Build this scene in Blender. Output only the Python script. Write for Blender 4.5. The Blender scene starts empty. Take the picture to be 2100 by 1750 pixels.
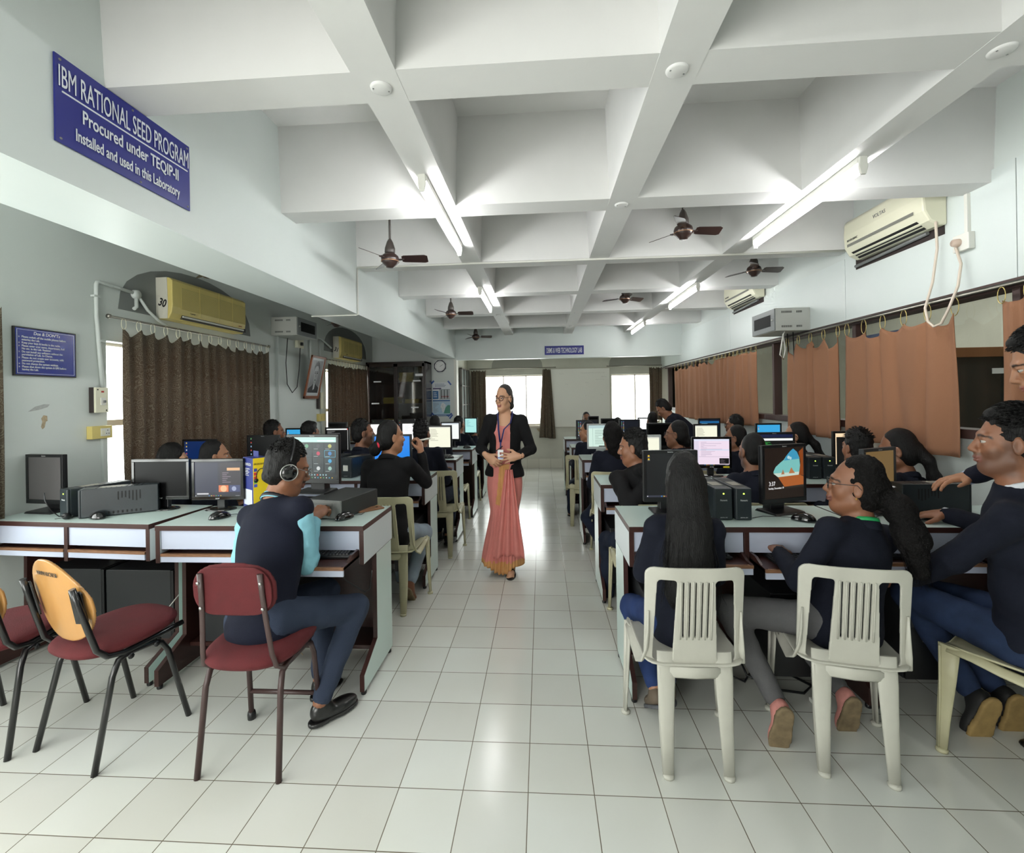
import bpy, bmesh, math, random
import numpy as np
from mathutils import Vector, Matrix
random.seed(7)
C = bpy.context.scene.collection
PI = math.pi
T = 0.24                                   # floor tile
# ------------------------------------------------------------------ camera, sky, exposure
CX, CY, CZ = 0.0714, -1.6765, 1.4436
def make_camera():
    cam = bpy.data.cameras.new('camera'); o = bpy.data.objects.new('camera', cam); C.objects.link(o)
    yaw, roll = 0.0639, -0.0162
    fwd = Vector((-math.sin(yaw), math.cos(yaw), 0)); right = Vector((math.cos(yaw), math.sin(yaw), 0)); up = Vector((0, 0, 1))
    r = math.cos(roll) * right + math.sin(roll) * up; u = -math.sin(roll) * right + math.cos(roll) * up
    m = Matrix((r, u, -fwd)).transposed().to_4x4(); m.translation = Vector((CX, CY, CZ)); o.matrix_world = m
    cam.sensor_fit = 'HORIZONTAL'; cam.sensor_width = 36; cam.lens = 36 * 941.4 / 2100
    cam.shift_y = -58.5 / 2100; cam.clip_start = 0.05; cam.clip_end = 100
    bpy.context.scene.camera = o
make_camera()
sc = bpy.context.scene
sc.view_settings.view_transform = 'Standard'; sc.view_settings.look = 'None'; sc.view_settings.gamma = 1
sc.view_settings.exposure = 1.12
cy = sc.cycles; cy.max_bounces = 6; cy.diffuse_bounces = 3; cy.glossy_bounces = 2; cy.transmission_bounces = 3; cy.transparent_max_bounces = 6; cy.volume_bounces = 0
cy.caustics_reflective = False; cy.caustics_refractive = False; cy.use_adaptive_sampling = True; cy.adaptive_threshold = 0.06; cy.sample_clamp_indirect = 6; cy.sample_clamp_direct = 0
w = bpy.data.worlds.new('world'); sc.world = w; w.use_nodes = True
w.node_tree.nodes['Background'].inputs[0].default_value = (1.0, 1.0, 0.985, 1)
w.node_tree.nodes['Background'].inputs[1].default_value = 4.0
YREAR = -3.55
TUBE_W = 29.0                               # strength of the fluorescent tubes
def portal(x, y, z, sx, sz, rx, ry, rz, power=None):
    l = bpy.data.lights.new('daylight_or_fill', 'AREA'); l.shape = 'RECTANGLE'; l.size = sx; l.size_y = sz
    if power is None: l.cycles.is_portal = True
    else: l.energy = power; l.color = (1.0, 0.985, 0.95)
    o = bpy.data.objects.new('daylight_or_fill', l); C.objects.link(o); o.location = (x, y, z); o.rotation_euler = (rx, ry, rz); return o
portal(-3.06, 2.15, 1.3, 1.65, 1.15, PI/2, 0, -PI/2)
portal(-3.06, -0.75, 1.3, 2.1, 1.15, PI/2, 0, -PI/2)
portal(-0.47, 7.95, 1.4, 1.25, 1.1, PI/2, 0, PI)
portal(1.95, 7.95, 1.4, 1.0, 1.1, PI/2, 0, PI)
portal(-1.7, YREAR, 1.45, 2.2, 1.7, PI/2, 0, 0, 50)     # added fill lamp behind the viewer; the rear wall has no opening
# ------------------------------------------------------------------ materials
def lin(c):
    return tuple((x/255/12.92 if x/255 <= 0.04045 else ((x/255+0.055)/1.055)**2.4) for x in c) + (1,)
MATS = {}
def mat(name, rgb, rough=0.6, metal=0.0, spec=0.5, bump=0, bscale=40, var=0, vscale=6, coat=0, emit=0, stretch=None, alpha=None, trans=0):
    if name in MATS: return MATS[name]
    m = bpy.data.materials.new(name); m.use_nodes = True; nt = m.node_tree; b = nt.nodes['Principled BSDF']
    col = lin(rgb)
    b.inputs['Base Color'].default_value = col; b.inputs['Roughness'].default_value = rough
    b.inputs['Metallic'].default_value = metal; b.inputs['Specular IOR Level'].default_value = spec
    if coat: b.inputs['Coat Weight'].default_value = coat; b.inputs['Coat Roughness'].default_value = 0.15
    if emit: b.inputs['Emission Color'].default_value = col; b.inputs['Emission Strength'].default_value = emit
    if trans: b.inputs['Transmission Weight'].default_value = trans
    if bump or var:
        tc = nt.nodes.new('ShaderNodeTexCoord'); mp = nt.nodes.new('ShaderNodeMapping'); nt.links.new(tc.outputs['Object'], mp.inputs[0])
        if stretch: mp.inputs['Scale'].default_value = stretch
    if var:
        n = nt.nodes.new('ShaderNodeTexNoise'); n.inputs['Scale'].default_value = vscale; n.inputs['Detail'].default_value = 5
        nt.links.new(mp.outputs[0], n.inputs['Vector'])
        r = nt.nodes.new('ShaderNodeValToRGB'); r.color_ramp.elements[0].position = 0.3; r.color_ramp.elements[1].position = 0.7
        r.color_ramp.elements[0].color = tuple(c*(1-var) for c in col[:3]) + (1,); r.color_ramp.elements[1].color = tuple(min(1, c*(1+var)) for c in col[:3]) + (1,)
        nt.links.new(n.outputs['Fac'], r.inputs[0]); nt.links.new(r.outputs[0], b.inputs['Base Color'])
    if bump:
        n2 = nt.nodes.new('ShaderNodeTexNoise'); n2.inputs['Scale'].default_value = bscale; n2.inputs['Detail'].default_value = 4
        nt.links.new(mp.outputs[0], n2.inputs['Vector'])
        bp = nt.nodes.new('ShaderNodeBump'); bp.inputs['Strength'].default_value = bump; bp.inputs['Distance'].default_value = 0.01
        nt.links.new(n2.outputs['Fac'], bp.inputs['Height']); nt.links.new(bp.outputs[0], b.inputs['Normal'])
    MATS[name] = m; return m
def emis(name, rgb, s=1.0):
    if name in MATS: return MATS[name]
    m = bpy.data.materials.new(name); m.use_nodes = True; nt = m.node_tree
    b = nt.nodes['Principled BSDF']; b.inputs['Base Color'].default_value = (0.01, 0.01, 0.01, 1); b.inputs['Roughness'].default_value = 0.35
    b.inputs['Emission Color'].default_value = lin(rgb); b.inputs['Emission Strength'].default_value = s
    MATS[name] = m; return m
def glass_mat(name, tint=(0.95, 1, 0.98), refl=0.08):
    if name in MATS: return MATS[name]
    m = bpy.data.materials.new(name); m.use_nodes = True; nt = m.node_tree; nt.nodes.clear()
    o = nt.nodes.new('ShaderNodeOutputMaterial'); mx = nt.nodes.new('ShaderNodeMixShader'); t = nt.nodes.new('ShaderNodeBsdfTransparent'); g = nt.nodes.new('ShaderNodeBsdfGlossy')
    t.inputs[0].default_value = (*tint, 1); g.inputs['Roughness'].default_value = 0.05; mx.inputs[0].default_value = refl
    nt.links.new(t.outputs[0], mx.inputs[1]); nt.links.new(g.outputs[0], mx.inputs[2]); nt.links.new(mx.outputs[0], o.inputs[0])
    MATS[name] = m; return m
wall_m = mat('painted wall', (212, 219, 215), 0.55, bump=0.06, bscale=30, var=0.03, vscale=1.5)
panel_m = mat('wall panel', (214, 222, 219), 0.4, bump=0.05, bscale=12, var=0.03, vscale=1.2)
ceil_m = mat('white ceiling paint', (226, 226, 224), 0.7, bump=0.1, bscale=18, var=0.015)
old_wall_m = mat('old cream wall', (196, 196, 184), 0.7, bump=0.15, var=0.09, vscale=2.5)
mint_m = mat('mint laminate', (202, 221, 215), 0.22, bump=0.02, bscale=8)
lilac_m = mat('pale blue laminate', (186, 194, 212), 0.35)
white_lam = mat('white laminate', (206, 214, 216), 0.35)
brown_m = mat('dark brown laminate', (58, 34, 30), 0.35, bump=0.05, bscale=60, var=0.12, vscale=20, stretch=(1, 1, 8))
wood_edge = mat('worn wood edge', (128, 92, 66), 0.45, var=0.3, vscale=30, stretch=(1, 12, 12))
black_m = mat('black plastic', (20, 21, 23), 0.35, bump=0.03, bscale=300)
black_gloss = mat('glossy black plastic', (10, 10, 11), 0.12, coat=0.5)
darkgrey_m = mat('charcoal plastic', (44, 47, 50), 0.45, bump=0.04, bscale=200)
grey_m = mat('grey plastic', (112, 114, 114), 0.4)
steel_m = mat('steel', (190, 190, 186), 0.3, metal=0.9)
white_m = mat('white plastic', (222, 222, 214), 0.4)
cream_m = mat('cream plastic', (221, 214, 180), 0.4, var=0.05, vscale=4)
ivory_m = mat('ivory plastic', (226, 224, 200), 0.3)
yellow_m = mat('yellowed plastic', (214, 196, 118), 0.45, var=0.07, vscale=5)
# ------------------------------------------------------------------ mesh helpers
def tag(o, label, cat, group=None, kind=None):
    if label: o['label'] = label
    if cat: o['category'] = cat
    if group: o['group'] = group
    if kind: o['kind'] = kind
    return o
def link(name, me, mats, parent=None, loc=None, rot=None, smooth=False, bevel=0, autosm=None):
    o = bpy.data.objects.new(name, me); C.objects.link(o)
    for m in (mats if isinstance(mats, (list, tuple)) else [mats]): me.materials.append(m)
    if parent is not None: o.parent = parent
    if loc: o.location = loc
    if rot: o.rotation_euler = rot
    if smooth: me.polygons.foreach_set('use_smooth', [True]*len(me.polygons))
    if bevel:
        b = o.modifiers.new('b', 'BEVEL'); b.width = bevel; b.segments = 2; b.limit_method = 'ANGLE'; b.angle_limit = 0.6
    return o
class MB:
    def __init__(s): s.v = []; s.f = []; s.m = []; s.M = Matrix.Identity(4); s.sm = []
    def add(s, vs, fs, m=0, sm=False):
        n = len(s.v); s.v += [tuple(s.M @ Vector(p)) for p in vs]
        for f in fs: s.f.append(tuple(n+i for i in f)); s.m.append(m); s.sm.append(sm)
        return s
    def box(s, x0, x1, y0, y1, z0, z1, m=0, top=None):
        tx = top or 0
        vs = [(x0, y0, z0), (x1, y0, z0), (x1, y1, z0), (x0, y1, z0), (x0+tx, y0+tx, z1), (x1-tx, y0+tx, z1), (x1-tx, y1-tx, z1), (x0+tx, y1-tx, z1)]
        return s.add(vs, [(3, 2, 1, 0), (4, 5, 6, 7), (0, 1, 5, 4), (1, 2, 6, 5), (2, 3, 7, 6), (3, 0, 4, 7)], m)
    def quad(s, a, b, c, d, m=0): return s.add([a, b, c, d], [(0, 1, 2, 3)], m)
    def prism(s, poly, axis, a, b, m=0, mside=None, mb=None):       # polygon extruded along an axis
        def P(p, t):
            return {'x': (t, p[0], p[1]), 'y': (p[0], t, p[1]), 'z': (p[0], p[1], t)}[axis]
        n = len(poly); vs = [P(p, a) for p in poly] + [P(p, b) for p in poly]
        s.add(vs, [tuple(range(n))[::-1]], m); k = len(s.v)-2*n
        s.f.append(tuple(k+n+i for i in range(n))); s.m.append(m if mb is None else mb); s.sm.append(False)
        for i in range(n):
            j = (i+1) % n; s.f.append((k+i, k+j, k+n+j, k+n+i)); s.m.append(m if mside is None else mside); s.sm.append(False)
        return s
    def tube(s, pts, r, n=8, m=0, close=False, cap=True, flat=None):
        pts = [Vector(p) for p in pts]; rs = r if isinstance(r, (list, tuple)) else [r]*len(pts)
        rings = []; up = None; L = len(pts)
        for i, p in enumerate(pts):
            if close: t = pts[(i+1) % L]-pts[i-1]
            else: t = pts[min(i+1, L-1)]-pts[max(i-1, 0)]
            t = t.normalized() if t.length > 1e-9 else Vector((0, 0, 1))
            if up is None:
                up = Vector((0, 0, 1)) if abs(t.z) < 0.9 else Vector((1, 0, 0))
                if flat: up = Vector(flat)
            a = t.cross(up)
            if a.length < 1e-6: a = t.orthogonal()
            a.normalize(); b = a.cross(t).normalized(); up = b
            fx = 1.0; rr = rs[i]
            if isinstance(rr, (tuple, list)): ra, rb = rr
            else: ra = rb = rr
            rings.append([p+a*ra*math.cos(2*PI*k/n)+b*rb*math.sin(2*PI*k/n) for k in range(n)])
        vs = [v for rg in rings for v in rg]; fs = []
        R = L if close else L-1
        for i in range(R):
            for k in range(n):
                a0 = i*n+k; a1 = i*n+(k+1) % n; j = ((i+1) % L)*n
                fs.append((a0, j+k, j+(k+1) % n, a1))
        s.add(vs, fs, m, True)
        if cap and not close:
            k0 = len(s.v)-len(vs)
            s.f.append(tuple(k0+i for i in range(n))); s.m.append(m); s.sm.append(False)
            s.f.append(tuple(k0+(L-1)*n+i for i in range(n))[::-1]); s.m.append(m); s.sm.append(False)
        return s
    def lathe(s, prof, c=(0, 0, 0), n=24, m=0, axis='z'):
        vs = []; fs = []
        for r, z in prof:
            for k in range(n):
                a = 2*PI*k/n; q = (r*math.cos(a), r*math.sin(a), z)
                if axis == 'y': q = (q[0], q[2], q[1])
                if axis == 'x': q = (q[2], q[0], q[1])
                vs.append((q[0]+c[0], q[1]+c[1], q[2]+c[2]))
        for i in range(len(prof)-1):
            for k in range(n):
                fs.append((i*n+k, i*n+(k+1) % n, (i+1)*n+(k+1) % n, (i+1)*n+k))
        return s.add(vs, fs, m, True)
    def cyl(s, a, b, r, n=12, m=0): return s.tube([a, b], r, n, m)
    def build(s, name, mats, parent=None, loc=None, rot=None, bevel=0, smooth=False):
        me = bpy.data.meshes.new(name); me.from_pydata(s.v, [], s.f)
        me.polygons.foreach_set('material_index', s.m)
        me.polygons.foreach_set('use_smooth', [True]*len(s.f) if smooth else s.sm)
        o = link(name, me, mats, parent, loc, rot, False, bevel)
        return o
def empty(name, loc=(0, 0, 0), rz=0):
    o = bpy.data.objects.new(name, None); C.objects.link(o); o.location = loc; o.rotation_euler = (0, 0, rz); o.empty_display_size = 0.05; return o
def copy_tree(o, parent=None, label=None):
    c = o.copy(); C.objects.link(c)
    if parent is not None: c.parent = parent
    for ch in list(o.children): copy_tree(ch, c)
    if label: c['label'] = label
    return c
def struct(o): o['kind'] = 'structure'; return o
def text(txt, name, size, m, parent=None, loc=(0, 0, 0), rot=(0, 0, 0), ext=0.0005, sx=1.0, align='LEFT', shear=0, bold=0, sp=1.0):
    cu = bpy.data.curves.new(name, 'FONT'); cu.body = txt; cu.size = size; cu.extrude = ext; cu.align_x = align; cu.shear = shear; cu.offset = bold; cu.space_character = sp; cu.resolution_u = 3
    o = bpy.data.objects.new(name, cu); C.objects.link(o)
    me = bpy.data.meshes.new_from_object(o.evaluated_get(bpy.context.evaluated_depsgraph_get()))
    bpy.data.objects.remove(o); bpy.data.curves.remove(cu)
    n = link(name, me, m, parent, loc, rot); n.scale = (sx, 1, 1)
    return n
def join(objs, name):                      # several one-piece meshes into one object (lines of one sign)
    bm = bmesh.new(); base = objs[0]; mats = []
    for o in objs:
        me = o.data.copy(); me.transform(o.matrix_basis); k = len(mats); mats += list(o.data.materials)
        for p in me.polygons: p.material_index += k
        bm.from_mesh(me)
    me = bpy.data.meshes.new(name); bm.to_mesh(me); bm.free()
    par = base.parent
    for o in objs: bpy.data.objects.remove(o)
    return link(name, me, mats, par)
# ------------------------------------------------------------------ implicit surfaces (numpy) for bodies, clothes, hair
def axis(a, b, coarse, fine=(), h=None):
    xs = [a]; x = a
    while x < b:
        s = coarse
        for lo, hi, f in fine:
            if lo-s <= x <= hi: s = min(s, f)
        x += s; xs.append(x)
    return np.array(xs)
class Field:
    def __init__(s, lo, hi, coarse, fine=(), h=None):
        s.ax = [axis(lo[i], hi[i], coarse, [(f[0][i], f[1][i], f[2]) for f in fine]) for i in range(3)]
        s.F = np.full([len(a) for a in s.ax], 0.3, np.float32)
    def blk(s, lo, hi, pad):
        I = []
        for i in range(3):
            a = np.searchsorted(s.ax[i], lo[i]-pad); b = np.searchsorted(s.ax[i], hi[i]+pad)
            I.append(slice(max(0, a-1), min(len(s.ax[i]), b+1)))
        if any(j.stop-j.start < 1 for j in I): return None, None
        X, Y, Z = np.meshgrid(*(s.ax[i][I[i]].astype(np.float32) for i in range(3)), indexing='ij', sparse=True)
        return tuple(I), (X, Y, Z)
    def mix(s, I, d, k, sub=False):
        A = s.F[I]
        if sub:
            d = -d
            if k > 0: hh = np.maximum(k-np.abs(A-d), 0)/k; s.F[I] = np.maximum(A, d)+hh*hh*k*.25
            else: s.F[I] = np.maximum(A, d)
        else:
            if k > 0: hh = np.maximum(k-np.abs(A-d), 0)/k; s.F[I] = np.minimum(A, d)-hh*hh*k*.25
            else: s.F[I] = np.minimum(A, d)
    def cap(s, a, b, ra, rb=None, k=.02, flat=None, sub=False):
        rb = ra if rb is None else rb; a = np.array(a, np.float32); b = np.array(b, np.float32); r = max(ra, rb)
        I, P = s.blk(np.minimum(a, b)-r, np.maximum(a, b)+r, k+.01)
        if I is None: return s
        ab = b-a; L2 = float(ab@ab)+1e-9
        X, Y, Z = (P[i]-a[i] for i in range(3))
        t = np.clip((X*ab[0]+Y*ab[1]+Z*ab[2])/L2, 0, 1)
        X = X-t*ab[0]; Y = Y-t*ab[1]; Z = Z-t*ab[2]; q = X*X+Y*Y+Z*Z
        if flat is not None:
            f = np.array(flat[0], np.float32); f = f/np.linalg.norm(f); c = X*f[0]+Y*f[1]+Z*f[2]; q = q+c*c*(flat[1]**2-1)
        s.mix(I, np.sqrt(q)-(ra+(rb-ra)*t), k, sub); return s
    def ell(s, c, r, R=None, k=.02, sub=False):
        c = np.array(c, np.float32); r = np.array(r, np.float32); m = float(r.max())
        if R is None: ext = r
        else: ext = np.sqrt((np.array(R)**2)@(r**2))
        I, P = s.blk(c-ext, c+ext, k+.01)
        if I is None: return s
        D = [P[i]-c[i] for i in range(3)]
        if R is not None:
            R = np.array(R); D = [D[0]*R[0][j]+D[1]*R[1][j]+D[2]*R[2][j] for j in range(3)]
        k0 = np.sqrt((D[0]/r[0])**2+(D[1]/r[1])**2+(D[2]/r[2])**2); k1 = np.sqrt((D[0]/r[0]**2)**2+(D[1]/r[1]**2)**2+(D[2]/r[2]**2)**2)+1e-6
        s.mix(I, k0*(k0-1)/k1, k, sub); return s
    def plane(s, p, n, k=0.0):                 # cut away the side n points to
        p = np.array(p); n = np.array(n, float); n /= np.linalg.norm(n)
        X, Y, Z = np.meshgrid(*s.ax, indexing='ij', sparse=True)
        d = (X-p[0])*n[0]+(Y-p[1])*n[1]+(Z-p[2])*n[2]
        if k > 0: hh = np.maximum(k-np.abs(s.F-d), 0)/k; s.F = (np.maximum(s.F, d)+hh*hh*k*.25).astype(np.float32)
        else: s.F = np.maximum(s.F, d).astype(np.float32)
        return s
    def ripple(s, amp, fr, seed=0, stretch=(1, 1, 1)):
        rg = np.random.RandomState(seed); X, Y, Z = np.meshgrid(*s.ax, indexing='ij', sparse=True); N = 0
        for i in range(5):
            v = rg.randn(3)*np.array(stretch); v *= fr*(1+.5*i)/np.linalg.norm(v)
            N = N+np.sin(X*v[0]+Y*v[1]+Z*v[2]+rg.rand()*6.3+1.5*np.sin(X*v[1]*.7-Z*v[0]*.6+Y*v[2]*.5))/(1+.4*i)
        s.F = (s.F+amp*N*.4).astype(np.float32); return s
    def nets(s):
        F = s.F; F[0] = F[-1] = 1; F[:, 0] = F[:, -1] = 1; F[:, :, 0] = F[:, :, -1] = 1
        nx, ny, nz = F.shape; S = F < 0
        cnt = np.zeros((nx-1, ny-1, nz-1), np.int8)
        for i in (0, 1):
            for j in (0, 1):
                for k in (0, 1): cnt += S[i:nx-1+i, j:ny-1+j, k:nz-1+k]
        act = (cnt > 0) & (cnt < 8); ids = np.full(act.shape, -1, np.int32); A = np.argwhere(act); n = len(A)
        if n == 0: return np.zeros((0, 3)), np.zeros((0, 4), int)
        ids[act] = np.arange(n)
        acc = np.zeros((n, 3)); w = np.zeros(n)
        corner = [(i, j, k) for i in (0, 1) for j in (0, 1) for k in (0, 1)]
        val = {c: F[A[:, 0]+c[0], A[:, 1]+c[1], A[:, 2]+c[2]].astype(float) for c in corner}
        pos = {c: np.stack([s.ax[0][A[:, 0]+c[0]], s.ax[1][A[:, 1]+c[1]], s.ax[2][A[:, 2]+c[2]]], 1) for c in corner}
        for c in corner:
            for d in range(3):
                if c[d] == 0:
                    e = list(c); e[d] = 1; e = tuple(e); va, vb = val[c], val[e]
                    m = (va < 0) != (vb < 0); t = np.where(m, va/(va-vb+1e-12), 0)
                    acc += (pos[c]+(pos[e]-pos[c])*t[:, None])*m[:, None]; w += m
        V = acc/w[:, None]; Q = []
        for d in range(3):
            sl0 = [slice(1, -1)]*3; sl1 = [slice(1, -1)]*3
            sl0[d] = slice(0, F.shape[d]-1); sl1[d] = slice(1, F.shape[d])
            a = S[tuple(sl0)]; b = S[tuple(sl1)]; cr = np.argwhere(a != b)
            if not len(cr): continue
            sg = a[tuple(cr.T)]
            g = cr.copy()
            for o in range(3):
                if o != d: g[:, o] += 1
            u, v = [(1, 2), (2, 0), (0, 1)][d]
            def cell(du, dv):
                q = g.copy(); q[:, u] -= du; q[:, v] -= dv; return ids[q[:, 0], q[:, 1], q[:, 2]]
            q = np.stack([cell(1, 1), cell(0, 1), cell(0, 0), cell(1, 0)], 1)
            q[~sg] = q[~sg][:, ::-1]; Q.append(q)
        Q = np.concatenate(Q); Q = Q[(Q >= 0).all(1)]
        return V, Q
def smooth_v(V, Q, it=1, lam=.5):
    for _ in range(it):
        acc = np.zeros_like(V); w = np.zeros(len(V))
        for i in range(4):
            a, b = Q[:, i], Q[:, (i+1) % 4]
            np.add.at(acc, a, V[b]); np.add.at(w, a, 1); np.add.at(acc, b, V[a]); np.add.at(w, b, 1)
        V = V*(1-lam)+lam*acc/np.maximum(w, 1)[:, None]
    return V
def np_mesh(name, V, Q, smooth=True):
    me = bpy.data.meshes.new(name); n, q = len(V), len(Q); me.vertices.add(n); me.vertices.foreach_set('co', np.asarray(V, np.float32).ravel())
    k = Q.shape[1]; me.loops.add(q*k); me.loops.foreach_set('vertex_index', Q.astype(np.int32).ravel())
    me.polygons.add(q); me.polygons.foreach_set('loop_start', np.arange(0, q*k, k, dtype=np.int32))
    me.polygons.foreach_set('use_smooth', np.full(q, smooth)); me.update(calc_edges=True); me.validate(); return me
def plate(name, sdf, u0, u1, v0, v1, res, th, mp, it=2):
    """a bent plate: sdf(U, V) < 0 inside; extruded th thick and mapped by mp(u, v, w) to 3-D"""
    us = np.arange(u0-2*res, u1+2*res, res); vs = np.arange(v0-2*res, v1+2*res, res)
    U, V = np.meshgrid(us, vs, indexing='ij'); D = sdf(U, V)
    f = Field((0, 0, 0), (1, 1, 1), .5); f.ax = [us, vs, np.array([-2., -1., 0., 1., 2.])]
    f.F = np.stack([np.full_like(D, 1), D, D, D, np.full_like(D, 1)], 2).astype(np.float32)
    P, Q = f.nets()
    w = np.where(P[:, 2] < -.9, -1, np.where(P[:, 2] > .9, 1, P[:, 2]))
    P = smooth_v(np.stack([P[:, 0], P[:, 1], P[:, 2]*res], 1), Q, it, .4); P[:, 2] = w*.5
    X = mp(P[:, 0], P[:, 1], np.clip(P[:, 2], -.5, .5)*th)
    return np_mesh(name, np.stack(X, 1), Q)
def rr(U, V, cx, cy, hx, hy, r):               # rounded rectangle distance
    qx = np.abs(U-cx)-(hx-r); qy = np.abs(V-cy)-(hy-r)
    return np.sqrt(np.maximum(qx, 0)**2+np.maximum(qy, 0)**2)+np.minimum(np.maximum(qx, qy), 0)-r
# ------------------------------------------------------------------ room
XL, XR, YB, YH, YF, ZB, ZC = -2.95, 2.5, -3.6, 6.4, 7.75, 2.555, 3.05
def floor_mat():
    m = bpy.data.materials.new('glazed floor tiles'); m.use_nodes = True; nt = m.node_tree; b = nt.nodes['Principled BSDF']
    tc = nt.nodes.new('ShaderNodeTexCoord'); br = nt.nodes.new('ShaderNodeTexBrick')
    nt.links.new(tc.outputs['Object'], br.inputs['Vector'])
    br.offset = 0; br.squash = 1
    for k, v in (('Scale', 1), ('Mortar Size', 0.0019), ('Mortar Smooth', 0.3), ('Bias', 0), ('Brick Width', T), ('Row Height', T)): br.inputs[k].default_value = v
    br.inputs['Color1'].default_value = lin((222, 225, 219)); br.inputs['Color2'].default_value = lin((212, 213, 206)); br.inputs['Mortar'].default_value = lin((112, 104, 90))
    n = nt.nodes.new('ShaderNodeTexNoise'); n.inputs['Scale'].default_value = 1.3; n.inputs['Detail'].default_value = 2; nt.links.new(tc.outputs['Object'], n.inputs['Vector'])
    r = nt.nodes.new('ShaderNodeValToRGB'); r.color_ramp.elements[0].position = 0.35; r.color_ramp.elements[1].position = 0.62
    r.color_ramp.elements[0].color = (0.90, 0.885, 0.85, 1); r.color_ramp.elements[1].color = (1, 1, 1, 1); nt.links.new(n.outputs['Fac'], r.inputs[0])
    mx = nt.nodes.new('ShaderNodeMix'); mx.data_type = 'RGBA'; mx.blend_type = 'MULTIPLY'; mx.inputs[0].default_value = 0.75
    nt.links.new(br.outputs['Color'], mx.inputs[6]); nt.links.new(r.outputs[0], mx.inputs[7]); nt.links.new(mx.outputs[2], b.inputs['Base Color'])
    n3 = nt.nodes.new('ShaderNodeTexNoise'); n3.inputs['Scale'].default_value = 9; nt.links.new(tc.outputs['Object'], n3.inputs['Vector'])
    mr = nt.nodes.new('ShaderNodeMapRange'); mr.inputs[3].default_value = 0.13; mr.inputs[4].default_value = 0.22; nt.links.new(n3.outputs['Fac'], mr.inputs[0]); nt.links.new(mr.outputs[0], b.inputs['Roughness'])
    bp = nt.nodes.new('ShaderNodeBump'); bp.inputs['Strength'].default_value = 0.35; bp.inputs['Distance'].default_value = 0.002; bp.invert = True
    nt.links.new(br.outputs['Fac'], bp.inputs['Height']); nt.links.new(bp.outputs[0], b.inputs['Normal'])
    b.inputs['Specular IOR Level'].default_value = 0.55
    return m
struct(MB().box(-3.3, 6.2, YB-.1, YF+.2, -0.12, 0).build('floor', floor_mat()))
def wall_x(name, x0, x1, y0, y1, z0, z1, holes, m):
    b = MB(); ys = y0
    for (a, c, za, zb) in sorted(holes):
        b.box(x0, x1, ys, a, z0, z1); b.box(x0, x1, a, c, z0, za); b.box(x0, x1, a, c, zb, z1); ys = c
    b.box(x0, x1, ys, y1, z0, z1); return struct(b.build(name, m))
def wall_y(name, y0, y1, x0, x1, z0, z1, holes, m):
    b = MB(); xs = x0
    for (a, c, za, zb) in sorted(holes):
        b.box(xs, a, y0, y1, z0, z1); b.box(a, c, y0, y1, z0, za); b.box(a, c, y0, y1, zb, z1); xs = c
    b.box(xs, x1, y0, y1, z0, z1); return struct(b.build(name, m))
wall_x('wall_left', XL-.22, XL, YB, YH+.16, 0, ZC, [(-1.8, .45, .75, 1.89), (1.335, 3.0, .75, 1.89), (4.6, 6.2, .75, 1.89)], wall_m)
# the partition beside the bookcase, the clock pillar, the header beam over the opening to the back bay
wall_y('wall_partition', YH, YH+.16, XL, -1.44, 0, ZC, [], wall_m)
struct(MB().box(-1.44, XR, YH, YH+.16, 2.135, ZC).build('trim_1', panel_m))
struct(MB().box(-1.47, -1.425, YH-.01, YH+.17, 0, 2.135).build('trim_2', mat('door jamb paint', (226, 226, 218), .5)))
struct(MB().box(-1.82, -1.44, YB, YH, 2.16, ZC).build('trim_3', panel_m))           # long beam on the left
wall_y('wall_back', YF, YF+.2, -1.6, 3.4, 0, 2.9, [(-1.12, .15, .87, 1.91), (1.49, 2.46, .90, 1.89)], old_wall_m)
struct(MB().box(-1.62, -1.45, YH+.16, YF, 0, 2.9).build('wall_bay', old_wall_m))
# ceiling: slab, sunk coffers between tapered beams
cb = MB(); cb.box(XL-.2, 6.2, YB, YF+.2, ZC, ZC+.1)
for yc in (-3.32, -2.24, -1.16, -.077, 1.018, 2.13, 3.25, 4.41, 5.52):
    for (a, c) in ((XL, -1.82), (-1.44, XR)):
        zb_ = ZB if a > -2 else ZB+.12
        cb.prism([(yc-.105, ZC), (yc-.082, zb_), (yc+.082, zb_), (yc+.105, ZC)], 'x', a, c)
for xc in (-.479, .551, 1.591):
    cb.prism([(xc-.1, ZC), (xc-.077, ZB-.001), (xc+.077, ZB-.001), (xc+.1, ZC)], 'y', YB, YH)
struct(cb.build('ceiling', ceil_m))
# bay ceiling with shallow arch recesses above its windows
struct(MB().box(-1.45, XR, YH+.16, YF, 2.55, 2.62).build('ceiling_bay', old_wall_m))
# disc covers at beam crossings
for k, (x, y) in enumerate(((-.479, -.077), (.551, -.077), (1.591, -.077), (.551, 1.018), (-.479, 4.41), (.551, 4.41), (.551, 5.52))):
    d = MB().lathe([(0, -.008), (.03, -.008), (.036, -.005), (.038, 0)], (0, 0, 0), 28)
    d.lathe([(.0015, -.0095), (.003, -.009), (.003, -.008)], (.025, .01, 0), 8, 1); d.lathe([(.0015, -.0095), (.003, -.009), (.003, -.008)], (-.025, -.01, 0), 8, 1)
    o = d.build('ceiling_junction_cover', [ceil_m, grey_m], loc=(x, y, ZB-.0015))
    tag(o, ['round white cover on the beam crossing nearest the blue sign', 'round white cover on the middle beam crossing, nearest the front', 'round white cover on the beam crossing at upper right', 'small round cover on the middle beam, just ahead of the second crossbeam', 'round cover on the left beam beyond its second tube light', 'round cover on the middle beam far back, nearer of its two', 'round cover on the middle beam far back, farthest of all'][k], 'ceiling cover', 'round junction covers on the ceiling beams')
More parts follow.
